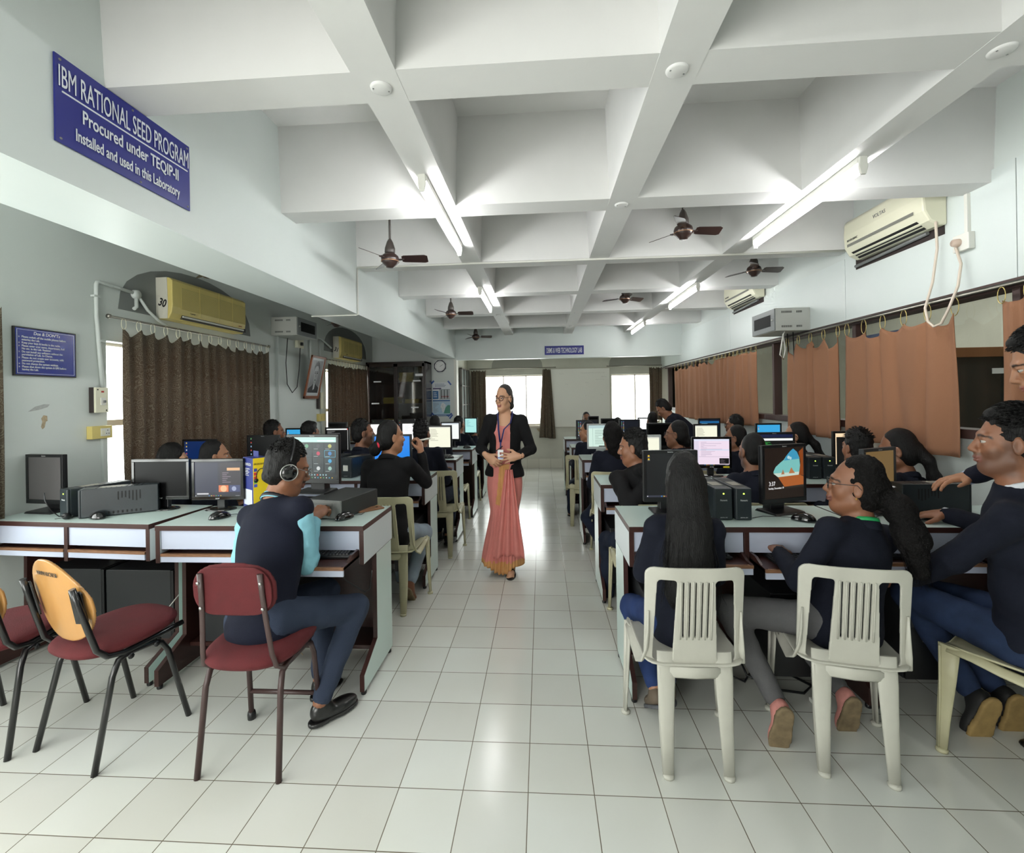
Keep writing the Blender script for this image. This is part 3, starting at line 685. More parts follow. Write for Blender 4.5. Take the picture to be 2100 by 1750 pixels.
def pic(kind, p):
    W = pe((238, 242, 240), 1.0)
    if kind == 'off': return
    if kind == 'dark desktop': p.rect(0, 1, 0, 1, pe((22, 25, 32), .35)); icons(p, .055, 2); taskbar(p, (70, 74, 90), .5)
    elif kind == 'icons desktop': p.rect(0, 1, 0, 1, pe((16, 22, 38), .5)); icons(p, .07, 10, dz=.085, seed=3); icons(p, .17, 8, dz=.085, seed=4); taskbar(p)
    elif kind == 'few icons': p.rect(0, 1, 0, 1, pe((12, 14, 18), .4)); icons(p, .08, 5, dz=.14, seed=5)
    elif kind == 'windows blue':
        p.rect(0, 1, 0, 1, pe((10, 40, 92), .8)); p.poly([(.45, .2), (1, .0), (1, 1), (.55, .8)], pe((16, 62, 128), .8)); p.poly([(.6, .35), (1, .2), (1, .75), (.62, .65)], pe((40, 120, 190), .9)); icons(p, .07, 7, dz=.12); taskbar(p)
    elif kind == 'plain blue': p.rect(0, 1, 0, 1, pe((24, 128, 226), 1.0))
    elif kind == 'sky blue': p.rect(0, 1, 0, 1, pe((58, 168, 226), .9)); icons(p, .06, 3, seed=8)
    elif kind == 'white editor':
        p.rect(0, 1, 0, 1, W); p.rect(0, 1, .93, 1, pe((205, 214, 224), .9)); lines(p, .2, .55, .15, .88, 13, pe((150, 150, 150), .8), 2); p.rect(0, .12, .05, .93, pe((222, 228, 228), .9)); taskbar(p)
    elif kind == 'white': p.rect(0, 1, 0, 1, pe((250, 252, 250), 1.15)); lines(p, .1, .7, .55, .9, 6, pe((205, 210, 215), .9), 4)
    elif kind == 'cream': p.rect(0, 1, 0, 1, pe((240, 240, 218), 1.0)); lines(p, .07, .45, .3, .9, 9, pe((190, 188, 170), .8), 5); p.rect(0, 1, .95, 1, pe((210, 210, 200), .9))
    elif kind == 'green editor': p.rect(0, 1, 0, 1, pe((206, 232, 220), .95)); p.rect(0, 1, .86, 1, pe((180, 206, 206), .9)); p.rect(.16, .17, 0, .86, pe((150, 180, 170), .8)); lines(p, .25, .95, .1, .8, 9, pe((92, 112, 108), .7), 6, .18); p.rect(.4, .75, .0, .04, pe((10, 10, 10), .3))
    elif kind == 'cyan': p.rect(0, 1, 0, 1, pe((168, 226, 222), 1.0)); lines(p, .1, .8, .4, .9, 7, pe((130, 190, 200), .8), 4)
    elif kind == 'pink editor':
        p.rect(0, 1, 0, 1, pe((232, 214, 230), 1.0)); p.rect(0, 1, .93, 1, pe((214, 218, 236), 1)); p.rect(0, .14, .05, .93, pe((222, 212, 230), .95)); p.rect(.16, 1, .58, .60, pe((170, 214, 236), 1)); lines(p, .2, .8, .35, .9, 13, pe((190, 178, 200), .8), 8, .3, .05)
        p.rect(.14, 1, .33, .34, pe((170, 165, 180), .8)); p.rect(.72, .99, .07, .28, pe((20, 14, 20), .4)); lines(p, .75, .95, .10, .25, 4, pe((120, 110, 120), .6), 3); taskbar(p)
    elif kind == 'terminal': p.rect(0, 1, 0, 1, pe((12, 12, 14), .4)); p.rect(0, 1, .94, 1, W); p.rect(.96, 1, .94, 1, pe((220, 50, 40), 1)); p.rect(.985, 1, 0, .94, W); lines(p, .03, .7, .4, .9, 14, pe((170, 170, 170), .6), 9)
    elif kind == 'green terminal':
        p.rect(0, 1, 0, 1, pe((16, 20, 22), .4)); p.rect(0, 1, .9, 1, pe((24, 36, 80), .6)); p.rect(0, 1, .80, .87, W); p.rect(.0, .98, .56, .64, W); lines(p, .05, .6, .66, .79, 4, pe((60, 190, 80), .9), 3); lines(p, .05, .7, .08, .5, 11, pe((60, 190, 80), .9), 4)
    elif kind == 'blue header': p.rect(0, 1, 0, 1, pe((14, 40, 70), .6)); p.rect(0, 1, .8, .9, pe((30, 110, 170), .8)); lines(p, .1, .9, .5, .8, 4, pe((120, 190, 220), .7), 4)
    elif kind == 'orange window': p.rect(0, 1, 0, 1, pe((240, 214, 176), 1)); p.rect(.04, .88, .0, .88, pe((20, 18, 18), .4)); p.rect(.92, .96, .0, .9, pe((226, 110, 90), .9))
    elif kind == 'meeting':
        p.rect(0, 1, 0, 1, pe((16, 28, 32), .8)); p.rect(0, 1, .88, 1, pe((190, 232, 220), 1)); p.rect(.0, 1, .955, .962, pe((120, 170, 170), .8)); p.rect(.6, .95, .90, .93, pe((225, 242, 238), 1))
        cols = [(90, 110, 210), (30, 34, 38), (190, 40, 80), (60, 130, 190), (190, 210, 210), (24, 28, 32), (36, 40, 42), (50, 160, 210), (40, 110, 90), (120, 190, 200), (200, 205, 205), (150, 190, 180)]
        cols = [(200, 90, 70), (90, 160, 120), (60, 60, 70), (180, 180, 90)]+cols; q = 0
        for rw in range(4):
            for cl in range(4):
                x0 = .015+cl*.245; z1 = .865-rw*.178
                p.rect(x0, x0+.23, z1-.165, z1, pe((90, 190, 220), 1) if (rw, cl) == (1, 3) else pe((34, 50, 56), .8))
                if (rw, cl) == (1, 3): p.rect(x0+.006, x0+.224, z1-.158, z1-.007, pe((30, 44, 50), .8))
                p.disc(x0+.115, z1-.075, .038, pe(cols[(rw*4+cl) % 16], .9)); p.rect(x0+.02, x0+.11, z1-.15, z1-.14, pe((190, 200, 200), .6))
        for k in range(8): p.disc(.36+k*.06, .10, .015, pe((220, 70, 40) if k == 4 else (150, 190, 200), .9))
        for k in range(14): p.rect(.12+k*.06, .14+k*.06, .022, .046, pe([(60, 180, 220), (230, 190, 70), (90, 180, 110), (220, 220, 220)][k % 4], .8))
    elif kind == 'dark web':
        p.rect(0, 1, 0, 1, pe((28, 30, 60), .6)); p.rect(0, .5, .12, .97, pe((34, 40, 78), .6)); p.rect(.70, .98, .74, .82, pe((230, 180, 130), .9)); lines(p, .7, .98, .40, .72, 6, pe((150, 130, 150), .7), 4); p.rect(.55, 1, .30, .97, pe((46, 38, 56), .6))
        p.rect(.70, .98, .74, .82, pe((230, 180, 130), .9)); lines(p, .6, .95, .38, .70, 6, pe((150, 130, 150), .7), 4)
        p.rect(.52, .73, .13, .32, pe((226, 120, 70), .9)); p.disc(.625, .22, .07, pe((240, 190, 140), .9)); p.rect(.75, .98, .13, .32, pe((60, 70, 120), .8)); p.disc(.85, .22, .05, pe((170, 180, 210), .8)); p.rect(.05, .3, .06, .10, pe((220, 220, 225), .8)); taskbar(p, (16, 18, 40), .5)
    elif kind == 'sea cave':
        p.rect(0, 1, 0, 1, pe((40, 26, 18), .55)); p.poly([(.22, .52), (.30, .48), (.34, .42), (.88, .44), (.92, .60), (.90, .78), (.84, .90), (.74, .97), (.66, .92), (.56, .83), (.50, .76), (.40, .70), (.28, .62)], pe((120, 190, 186), .9))
        p.poly([(.5, .74), (.9, .76), (.84, .90), (.74, .97), (.66, .92), (.56, .83)], pe((60, 150, 186), .9))
        p.disc(.62, .80, .035, pe((180, 215, 220), .9)); p.disc(.67, .78, .03, pe((170, 210, 218), .9))
        p.poly([(.22, .50), (.9, .50), (.91, .44), (.34, .42)], pe((196, 214, 200), .9)); p.poly([(.42, .47), (.45, .52), (.47, .57), (.49, .52), (.51, .47)], pe((176, 120, 80), .8)); p.poly([(.62, .48), (.66, .56), (.69, .60), (.72, .55), (.78, .48)], pe((190, 122, 74), .8))
        p.poly([(.34, .42), (.9, .44), (1, .40), (1, .24), (.5, .22), (.42, .32)], pe((176, 96, 44), .8)); p.poly([(.88, .44), (1, .42), (1, .98), (.88, .9), (.93, .7)], pe((150, 74, 26), .7)); p.poly([(.46, .22), (1, .24), (1, .20), (.3, .18)], pe((60, 52, 44), .6))
    elif kind == 'tan glow': p.rect(0, 1, 0, 1, pe((134, 106, 62), .62))  # switched-off screen, its tan tone put in as emission
    elif kind == 'reflective grey': return
scr_off = mat('dark glossy screen', (9, 9, 10), .28, spec=.12)
def monitor(x, y, w, h, kind, label, rz=0, style='square', z=.826, ztop=None, bez=None, logo=None, col=None, group='flat monitors on the desks', cat='monitor', zb=.06, tilt=0):
    """w, h: outer size of the panel; zb: gap under the panel"""
    bez = bez or .016; cm = col or black_m; r = empty('monitor', (x, y, z), rz)
    b = MB(); d = .022
    b.box(-w/2, w/2, 0, d, zb, zb+h); b.box(-w*.36, w*.36, d, d+.022, zb+h*.12, zb+h*.86, top=0)
    q = [(-w/2, zb), (w/2, zb), (w/2, zb+h), (-w/2, zb+h)]; bb = bez*1.5 if style == 'square' else bez*1.2
    o = b.build('housing', cm, r, bevel=.004)
    fr = MB()
    for (a, c, e, f) in ((-w/2, w/2, zb, zb+bb), (-w/2, w/2, zb+h-bez, zb+h), (-w/2, -w/2+bez, zb+bb, zb+h-bez), (w/2-bez, w/2, zb+bb, zb+h-bez)): fr.box(a, c, -.006, .001, e, f)
    fr.build('bezel', cm if style != 'glossy' else black_gloss, r, bevel=.0015)
    sw, sh = w-2*bez, h-bez-bb; sm = scr_off if kind != 'reflective grey' else mat('matte grey screen', (84, 82, 82), .38, spec=.8)
    s = MB().box(-sw/2, sw/2, -.002, .001, zb+bb, zb+bb+sh).build('screen', sm, r)
    p = Pic(sw, sh); pic(kind, p)
    if p.n: p.b.build('screen_picture', p.mats, s, (0, -.002, zb+bb+sh/2))
    if kind == 'sea cave':
        wt = pe((240, 240, 240), 1); text('3:37', 'clock_digits', .03, wt, s, (-sw*.40, -.0042, zb+bb+sh*.26), (PI/2, 0, 0), ext=.0002, sx=.8); text('Sunday, December 19', 'date_text', .0135, wt, s, (-sw*.41, -.0042, zb+bb+sh*.19), (PI/2, 0, 0), ext=.0002, sx=.82)
    if style == 'square':
        MB().prism([(d+.02, .008), (d+.075, .008), (d+.05, zb+h*.45), (d+.015, zb+h*.45)], 'x', -.045, .045).build('stand', cm, r, bevel=.004)
        n = MB(); n.prism([(-.045, 0), (.10, 0), (.085, .014), (-.035, .010)], 'x', -.095, .095); n.build('base', cm, r, bevel=.003)
    else:
        MB().prism([(d, .01), (d+.03, .01), (d+.03, zb+h*.3), (d, zb+h*.3)], 'x', -.022, .022).build('stand', cm, r, bevel=.003)
        n = MB().lathe([(0, .014), (.05, .012), (.088, .006), (.09, 0), (0, 0)], (0, 0, 0), 28); ob = n.build('base', black_gloss, r); ob.location = (0, .02, 0); ob.scale = (1, .62, 1)
    if logo:
        t = text(logo, 'logo', .0105 if style == 'square' else .014, mat('logo silver', (205, 208, 208), .4), r, (0, -.0068, zb+h-bez*.75 if style == 'square' else zb+bb*.25), (PI/2, 0, 0), ext=.0002, align='CENTER')
    tag(r, label, cat, group); return r
monitor(-2.80, .80, .268, .285, 'reflective grey', 'black square monitor with switched-off grey screen at far left of the front desk', rz=-.12, logo='lenovo', zb=.05)
monitor(-2.147, .86, .34, .235, 'off', 'wide black monitor, switched off, with glossy bezel beside the row of power units', style='glossy', logo='acer', rz=.04)
monitor(-1.792, .85, .30, .235, 'dark web', 'wide monitor showing a dark web page with orange picture, left of the man', style='glossy', logo='acer', rz=.05)
monitor(-1.222, .84, .325, .275, 'meeting', 'monitor with a grid of video call tiles, standing on a desktop computer', z=.926, zb=.055, logo='lenovo', rz=-.12)
monitor(.740, .78, .282, .27, 'dark desktop', 'black square monitor with dark empty desktop in front of the long-haired woman', logo='lenovo', rz=.02)
monitor(1.315, .78, .285, .30, 'sea cave', 'black monitor showing a beach cave picture with the time and date', rz=.35, logo='lenovo', zb=.055)
monitor(1.80, .80, .25, .25, 'tan glow', 'grey monitor seen at an angle with plain tan screen, right of the green lanyard', rz=.42, logo='lenovo', col=darkgrey_m, zb=.08)
monitor(-2.69, 1.86, .28, .275, 'windows blue', 'monitor with glowing blue wallpaper near the left curtain', zb=.05)
monitor(-2.305, 2.10, .285, .275, 'few icons', 'dark monitor with a column of icons above the yellow headphone box', zb=.06, logo='lenovo')
monitor(-1.177, 2.08, .33, .27, 'plain blue', 'monitor with plain bright blue screen in front of the woman with red hair tie', zb=.06, logo='lenovo')
monitor(-2.60, 3.20, .28, .27, 'sky blue', 'monitor with light blue screen between two men by the left wall', zb=.055)
monitor(-2.156, 3.20, .27, .27, 'terminal', 'monitor with black terminal window and white borders, left side', zb=.06)
monitor(-1.032, 3.22, .27, .26, 'cream', 'monitor with cream page at the aisle end of the third left desk', zb=.075, rz=-.05)
monitor(-1.095, 4.12, .25, .25, 'white editor', 'monitor with white page partly hidden behind the cream screen', zb=.075)
monitor(-1.58, 4.12, .30, .25, 'white', 'monitor with bright white page just right of the red hair tie', zb=.075)
monitor(-2.03, 4.15, .26, .25, 'white', 'monitor with white page beside the profile of a young man, left side', zb=.07)
monitor(-1.005, 5.25, .22, .25, 'cyan', 'farthest left monitor with pale cyan page near the walking woman', zb=.08, rz=-.3)
monitor(-2.40, 5.2, .26, .25, 'few icons', 'dark blue monitor below the bookcase, left of its two', zb=.07)
monitor(-1.99, 5.2, .27, .25, 'few icons', 'dark blue monitor below the bookcase, right of its two', zb=.075)
monitor(-2.57, 4.12, .25, .25, 'off', 'switched-off monitor in front of the second patterned curtain', zb=.09)
monitor(1.343, 1.87, .285, .235, 'pink editor', 'monitor with pale pink code editor and yellow sticker', style='glossy', zb=.065, logo='AOC', rz=-.08)
monitor(1.80, 1.87, .30, .27, 'green terminal', 'monitor with white bars and green terminal text, right side', zb=.06, logo='lenovo')
monitor(2.36, 1.90, .24, .27, 'orange window', 'monitor with pale orange window beside the woman with long ponytail', zb=.06)
monitor(.685, 3.14, .29, .26, 'green editor', 'grey-framed monitor with pale green document beside the aisle', zb=.075, col=mat('silver monitor plastic', (176, 180, 180), .4))
monitor(.875, 2.05, .285, .25, 'cream', 'silver-framed monitor hidden behind the head of the man turned sideways', zb=.055, col=MATS['silver monitor plastic'])
monitor(1.321, 3.14, .34, .26, 'off', 'switched-off monitor behind the woman with round glasses, right middle', zb=.075)
monitor(1.748, 3.14, .25, .25, 'cream', 'monitor with cream page framed black, right side below the curtains', zb=.07)
monitor(2.324, 3.05, .25, .24, 'sky blue', 'monitor with plain sky blue screen near the right wall', zb=.085)
monitor(.65, 4.27, .28, .26, 'icons desktop', 'monitor full of small icons behind the girl in profile', zb=.06)
monitor(1.189, 4.27, .26, .25, 'icons desktop', 'monitor with icon columns, fourth right row, further from the aisle', zb=.07)
monitor(.925, 4.30, .19, .25, 'off', 'small black monitor between the two icon-filled screens, right far row', zb=.085)
monitor(1.60, 5.38, .16, .2, 'white', 'far monitor with a white page near the back window', zb=.09)
monitor(2.183, 4.27, .27, .25, 'blue header', 'far monitor with dark blue page under the nearest right curtain pair', zb=.07)
monitor(.86, 5.40, .16, .22, 'off', 'small dark monitor beside the woman facing us at the back', zb=.1)
s1 = [o for o in C.objects if o.get('label', '').startswith('monitor with pale pink')][0]
MB().box(.08, .125, -.0075, -.006, .068, .081).build('sticker', mat('yellow sticker', (226, 206, 40), .5), s1)
# ------------------------------------------------------------------ small devices
def ups(x, y, rz, label, l=.31, w=.088, h=.158, led=True, z=.826, oval=False):
    r = empty('power_backup_unit', (x, y, z), rz)
    MB().box(-w/2, w/2, .012, l, .004, h).build('case', darkgrey_m if False else mat('dark teal plastic', (30, 38, 42), .4, bump=.03, bscale=200), r, bevel=.004)
    b = MB().box(-w/2+.001, w/2-.001, 0, .014, .002, h-.001); b.build('front_cover', mat('dark teal plastic', (30, 38, 42)), r, bevel=.005)
    v = MB()
    for s in (-1, 1):
        for k in range(7): v.box(s*w/2-.0008, s*w/2+.0008, l*.48+k*.016, l*.48+k*.016+.006, h*.55+.012*math.sin(k), h*.85, 0)
        for k in range(9): v.box(s*w/2-.0008, s*w/2+.0008, l*.3+k*.02, l*.3+k*.02+.008, .014, .028, 0)
    for k in range(10): v.box(-w*.4, w*.4, l*.2+k*.022, l*.2+k*.022+.006, h-.0006, h+.0006, 0)
    v.build('vents', mat('vent black', (6, 6, 7), .7), r)
    if led: MB().lathe([(0, -.002), (.0035, -.0015), (.004, .001)], (0, 0, h*.83), 10, axis='y').build('indicator_light', emis('green led', (170, 230, 60), 3), r)
    text('Numeric', 'logo', .013, mat('logo silver', (205, 208, 208)), r, (0, -.0009, h*.60), (PI/2, 0, 0), ext=.0003, align='CENTER', sx=.75, shear=.2)
    text('DIGITAL UPS', 'model_text', .006, MATS['logo silver'], r, (0, -.0009, h*.08), (PI/2, 0, 0), ext=.0003, align='CENTER')
    if oval:
        o = MB().prism([(l*.84+.045*math.cos(a*PI/10), h*.5+.026*math.sin(a*PI/10)) for a in range(20)], 'x', w/2, w/2+.002)
        q = MB().prism([(l*.16+.045*math.cos(a*PI/10), h*.5+.022*math.sin(a*PI/10)) for a in range(20)], 'x', w/2, w/2+.002); q.build('badge', mat('badge grey', (120, 122, 122), .4), r)
        text('Numeric', 'badge_text', .018, black_m, r, (w/2+.0022, l*.06, h*.47), (PI/2, 0, PI/2), ext=.0003, sx=.8)
    MB().box(-w*.3, w*.3, l*.25, l*.55, h+.0005, h+.0012).build('sticker', mat('old label', (150, 146, 134), .6), r)
    return tag(r, label, 'power backup', 'dark battery backup units on the desks')
ups(-2.55, .675, -.35, 'small dark battery backup unit at the left end of its pair on the empty desk', w=.084, l=.30)
ups(-2.455, .68, -1.02, 'dark battery backup unit with its long vented side towards us, far left desk', l=.35)
ups(.955, .635, 0, 'dark battery backup unit with yellow sticker, left one of the front right pair', w=.086)
ups(1.050, .632, 0, 'dark battery backup unit with green light, right one of the front right pair', w=.078)
ups(2.19, .78, PI/2+.05, 'black battery backup unit under the reaching hand at the right edge', l=.34, oval=False)
ups(-1.50, 1.90, -.25, 'dark battery backup unit with pale label on the second left desk', w=.11, l=.30, led=False)
ups(-1.66, 1.92, -.1, 'dark battery backup unit behind the video call monitor, left of the labelled one', w=.085, led=False)
ups(2.02, 1.74, 0, 'dark battery backup unit on the second right desk with green light, left of its pair', w=.09, oval=True)
ups(2.12, 1.74, 0, 'dark battery backup unit on the second right desk, right of its pair', w=.085)
mk = MB().box(-.022, .022, -.0015, 0, .055, .10); o = [q for q in C.objects if q.get('label', '').startswith('dark battery backup unit with pale label')][0]
mk.build('paper_label', white_m, o)
def mouse(x, y, rz, label, z=.826, cable=None):
    r = empty('computer_mouse', (x, y, z), rz)
    f = Field((-.045, -.07, -.01), (.045, .07, .05), .0045)
    f.ell((0, 0, .004), (.030, .055, .033)); f.ell((0, -.012, .012), (.026, .036, .027), k=.01); f.plane((0, 0, .001), (0, 0, -1)); V, Q = f.nets()
    link('shell', np_mesh('shell', smooth_v(V, Q, 1), Q), black_gloss, r)
    MB().lathe([(0, -.003), (.009, -.003), (.01, 0), (.009, .003), (0, .003)], (0, .028, .0235), 12, axis='x').build('scroll_wheel', grey_m, r)
    if cable: MB().tube(cable, .0017, 6).build('cable', black_m, r)
    return tag(r, label, 'mouse', 'black mice on the desks')
m0 = mouse(-2.345, .665, 1.2, 'black mouse in front of the vented power unit, far left', cable=[(0, .05, .01), (.01, .10, .004), (-.03, .17, .003), (-.10, .2, .003)])
def m2(x, y, rz, lb):
    c = copy_tree(m0); c.location = (x, y, .826); c.rotation_euler = (0, 0, rz); c['label'] = lb
m2(-1.652, .67, -.55, 'black mouse in front of the dark web page monitor')
m2(-.962, .655, -.5, 'black mouse beside the phone at the aisle end of the front left desk')
m2(1.325, .625, .9, 'black mouse in front of the beach cave screen')
m2(1.895, .66, 1.1, 'black mouse under the hand of the man at the right edge')
m2(-.895, 3.05, -.9, 'small black mouse at the aisle end of the third left desk')
m2(-.86, 3.98, -.9, 'small black mouse at the aisle end of the fourth left desk')
def keyboard(x, y, z, label, rz=0):
    r = empty('keyboard', (x, y, z), rz); MB().box(-.19, .19, -.065, .065, 0, .014).build('case', black_m, r, bevel=.003)
    k = MB()
    for i in range(5):
        n = 15 if i else 1
        for j in range(15):
            if i == 0 and 3 < j < 9: continue
            xx = -.182+j*.0165+(0 if i else 0); k.box(xx, xx+.0138, -.055+i*.0215, -.055+i*.0215+.0175, .014, .0205, 0, .0012)
        for j in range(7): xx = .073+j*.0155; k.box(xx, xx+.013, -.055+i*.0215, -.055+i*.0215+.0175, .014, .0205, 0, .0012)
    k.box(-.116, -.034, -.055, -.0375, .014, .0205, 0, .0012)
    k.build('keys', mat('key caps', (36, 37, 39), .5), r)
    return tag(r, label, 'keyboard', 'black keyboards on the pull-out trays')
kb = keyboard(-1.06, .53, .681, 'black keyboard on the tray below the hands of the man with headphones', rz=.1)
for x, y, lb in ((1.29, .49, 'black keyboard on the pulled-out tray of the woman with the green lanyard'), (.75, .56, 'black keyboard on the tray in front of the long-haired woman'), (1.80, .58, 'black keyboard under the desk top, left of the man at the right edge'),
                 (-2.68, .74, 'black keyboard inside the leftmost tray'), (-2.18, .71, 'black keyboard inside the tray behind the plywood chair'), (-1.62, .66, 'black keyboard inside the tray left of the man with headphones')):
    c = copy_tree(kb); c.location = (x, y, .681); c.rotation_euler = (0, 0, 0 if x > -2 else -.07); c['label'] = lb
# desktop computer lying flat, phone, paper
r = empty('desktop_computer', (-1.075, .66, .826), -.22)
MB().box(-.11, .11, .0, .33, .005, .10).build('case', mat('dark grey steel', (58, 60, 60), .45, metal=.3), r, bevel=.004)
b = MB().box(-.108, .108, -.008, .002, .006, .099); b.box(-.09, .06, -.010, -.008, .070, .085, 1); b.box(-.02, .02, -.0095, -.008, .02, .035, 2)
for k in range(3):
    for j in range(2): b.box(-.085+k*.014, -.076+k*.014, -.010, -.008, .016+j*.012, .024+j*.012, 2)
b.build('front_panel', [mat('grey front plastic', (128, 130, 128), .4), mat('drive door', (110, 112, 110), .4), black_m], r, bevel=.002)
tag(r, 'grey desktop computer lying flat under the video call monitor', 'computer')
MB()
r = empty('mobile_phone', (-.905, .85, .826), -.75)
MB().box(-.036, .036, -.075, .075, .0, .010).build('cover', mat('brown phone cover', (132, 92, 62), .5), r, bevel=.004)
MB().lathe([(0, .001), (.007, .0008), (.008, 0)], (.0, .045, .010), 12).build('camera_ring', black_gloss, r)
tag(r, 'phone in a brown cover lying face down on the front left desk corner', 'phone')
tag(MB().tube([(-.945, .86, .833), (-1.0, .845, .832), (-1.06, .80, .834), (-1.09, .83, .85), (-1.08, .95, .86), (-1.12, 1.0, .85)], .0018, 6).tube([(-1.0, .70, .829), (-1.05, .66, .829), (-1.12, .63, .829)], .0016, 6).build('cable', black_m), 'black wires trailing round the desktop computer to the phone', 'cable')
tag(MB().box(-1.17, -1.08, .585, .64, .8265, .8275).build('paper_slip', mat('paper', (232, 234, 236), .7)), 'small white paper under the hand of the man with headphones', 'paper')
# headphone package
r = empty('headphone_box', (-1.585, .885, .826), -.62)
MB().box(-.07, .07, -.045, .045, 0, .30).build('carton', mat('blue carton', (42, 52, 120), .5), r, bevel=.001)
MB().box(.0702, .0712, -.045, .045, .0, .30).build('yellow_side', mat('yellow carton', (226, 196, 30), .5), r)
MB().box(-.035, .035, -.001, .001, .30, .335).build('hang_tab', MATS['blue carton'], r)
b = MB(); b.tube([(.0725, .03*math.cos(a), .19+.05*math.sin(a)) for a in [PI*k/10 for k in range(11)]], .0022, 6); b.lathe([(0, -.001), (.012, 0), (0, .001)], (.0725, .03, .175), 12, axis='x'); b.lathe([(0, -.001), (.012, 0), (0, .001)], (.0725, -.03, .175), 12, axis='x')
b.build('printed_headphones', black_m, r)
b = MB()
for k, c in enumerate(range(5)): b.box(.0713, .0718, -.041, -.024, .225-k*.022, .242-k*.022, k)
b.build('printed_icons', [mat('p%d' % k, c, .5) for k, c in enumerate([(60, 70, 150), (200, 50, 50), (200, 60, 50), (60, 170, 90), (70, 90, 190)])], r)
t = text('FRONTECH', 'carton_text', .022, white_m, r, (-.06, -.0456, .255), (PI/2, 0, 0), sx=.9)
text('multimedia headphone\nwith microphone\nadjustable headband\nsoft ear cushions\nclear stereo sound', 'carton_lines', .0095, white_m, r, (-.06, -.0456, .235), (PI/2, 0, 0))
b = MB().box(-.055, .055, -.0462, -.0455, .03, .12).build('panel_print', mat('light print', (200, 206, 214), .6), r)
text('FRONTECH', 'side_text', .014, black_m, r, (.0716, -.04, .262), (PI/2, 0, PI/2), sx=.8)
tag(r, 'blue and yellow headphone carton standing on the front left desk', 'box')
# computer towers under the desks
def tower(x, y, label, z=.137, rz=0, g='computer towers under the desks'):
    r = empty('computer_tower', (x, y, z), rz)
    MB().box(-.085, .085, -.20, .18, .0, .38).build('case', mat('tower steel', (34, 36, 38), .5), r, bevel=.003)
    b = MB().box(-.083, .083, -.215, -.2, .004, .376)
    for k in range(3): b.box(-.07, .07, -.2165, -.215, .33-k*.045, .36-k*.045, 1)
    b.lathe([(0, -.002), (.008, -.001), (.009, .001)], (0, -.216, .18), 10, 2, 'y'); b.build('front_panel', [black_m, darkgrey_m, steel_m], r, bevel=.002)
    return tag(r, label, 'computer', g)
t0 = tower(-2.20, .83, 'dark computer tower on its side behind the plywood chair, facing away', rz=PI/2)
for x, y, rz, lb in ((-2.62, .84, PI/2, 'dark computer tower under the leftmost desk'), (-1.62, .81, PI/2, 'dark computer tower behind the maroon padded chair'), (-1.28, .725, 0, 'dark computer tower under the desk in front of the man with headphones'),
                     (.62, .725, 0, 'dark computer tower under the front right desk, beside the long-haired woman'), (1.20, .725, 0, 'dark computer tower under the desk of the woman in grey trousers'), (1.78, .725, 0, 'dark computer tower beneath the desk near the right edge'),
                     (-.98, 1.96, 0, 'dark computer tower with white label under the second left desk'), (-.98, 3.11, 0, 'dark computer tower under the third left desk, beside the aisle'), (.62, 1.77, 0, 'dark computer tower under the second right desk by the aisle'), (.62, 3.04, 0, 'dark computer tower under the third right desk by the aisle')):
    c = copy_tree(t0); c.location = (x, y, .137); c.rotation_euler = (0, 0, rz); c['label'] = lb
def wallbox(name, x0, x1, y0, y1, z0, z1, m, label, cat, extra=None, mats=()):
    b = MB().box(x0, x1, y0, y1, z0, z1)
    o = b.build(name, [m], bevel=.003); tag(o, label, cat)
    if extra:
        e = MB(); extra(e); e.build(extra.__name__ if extra.__name__ != '<lambda>' else 'socket_face', list(mats), o)
    return o
def sockets(e):
    e.box(-2.525, -2.475, .9, .904, .40, .45, 0)
wallbox('power_socket', -2.545, -2.47, .905, .935, .35, .43, ivory_m, 'ivory socket box below the desk behind the plywood chair', 'socket', lambda e: (e.box(-2.505, -2.495, .9035, .905, .385, .40, 0), e.box(-2.485, -2.478, .9035, .905, .37, .39, 1)), (black_m, white_m))
tag(MB().box(-2.535, -2.505, .925, .94, .43, .62).build('cable_duct', white_m), 'white duct above the ivory socket box under the left desk', 'duct')
cb_ = MB(); cb_.tube([(-2.48, .9, .33), (-2.50, .86, .28), (-2.45, .8, .24), (-2.47, .75, .18)], .003, 6); tag(cb_.build('cable', white_m), 'white cable hanging from the ivory socket box under the left desk', 'cable')
tag(MB().tube([(-1.88, .66, .42), (-1.93, .60, .33), (-1.97, .62, .24), (-2.08, .70, .19), (-2.2, .78, .18)], .003, 6).build('cable', white_m), 'white cable looping out beside the desk leg at left', 'cable')
tag(MB().tube([(-.80, .60, .58), (-.80, .57, .50), (-.82, .555, .49), (-.86, .53, .53), (-.90, .52, .56), (-.93, .48, .64), (-.96, .45, .675)], .0022, 6).build('cable', black_m), 'thin black wire drooping from the pulled-out tray to the desk side', 'cable')
cb_ = MB(); cb_.tube([(1.05, .80, .14), (1.08, .70, .03), (1.18, .62, .012), (1.30, .60, .01), (1.37, .66, .01), (1.30, .74, .02)], .006, 6); cb_.tube([(.98, .8, .1), (1.0, .72, .02), (1.06, .68, .01), (1.12, .75, .02)], .005, 6)
tag(cb_.build('cable', black_m), 'loose black cables on the floor under the front right desk', 'cable')
tag(MB().box(1.30, 1.345, .52, .56, .002, .02).build('cable_connector', white_m, bevel=.003), 'small white connector on the floor behind the second white chair', 'connector')
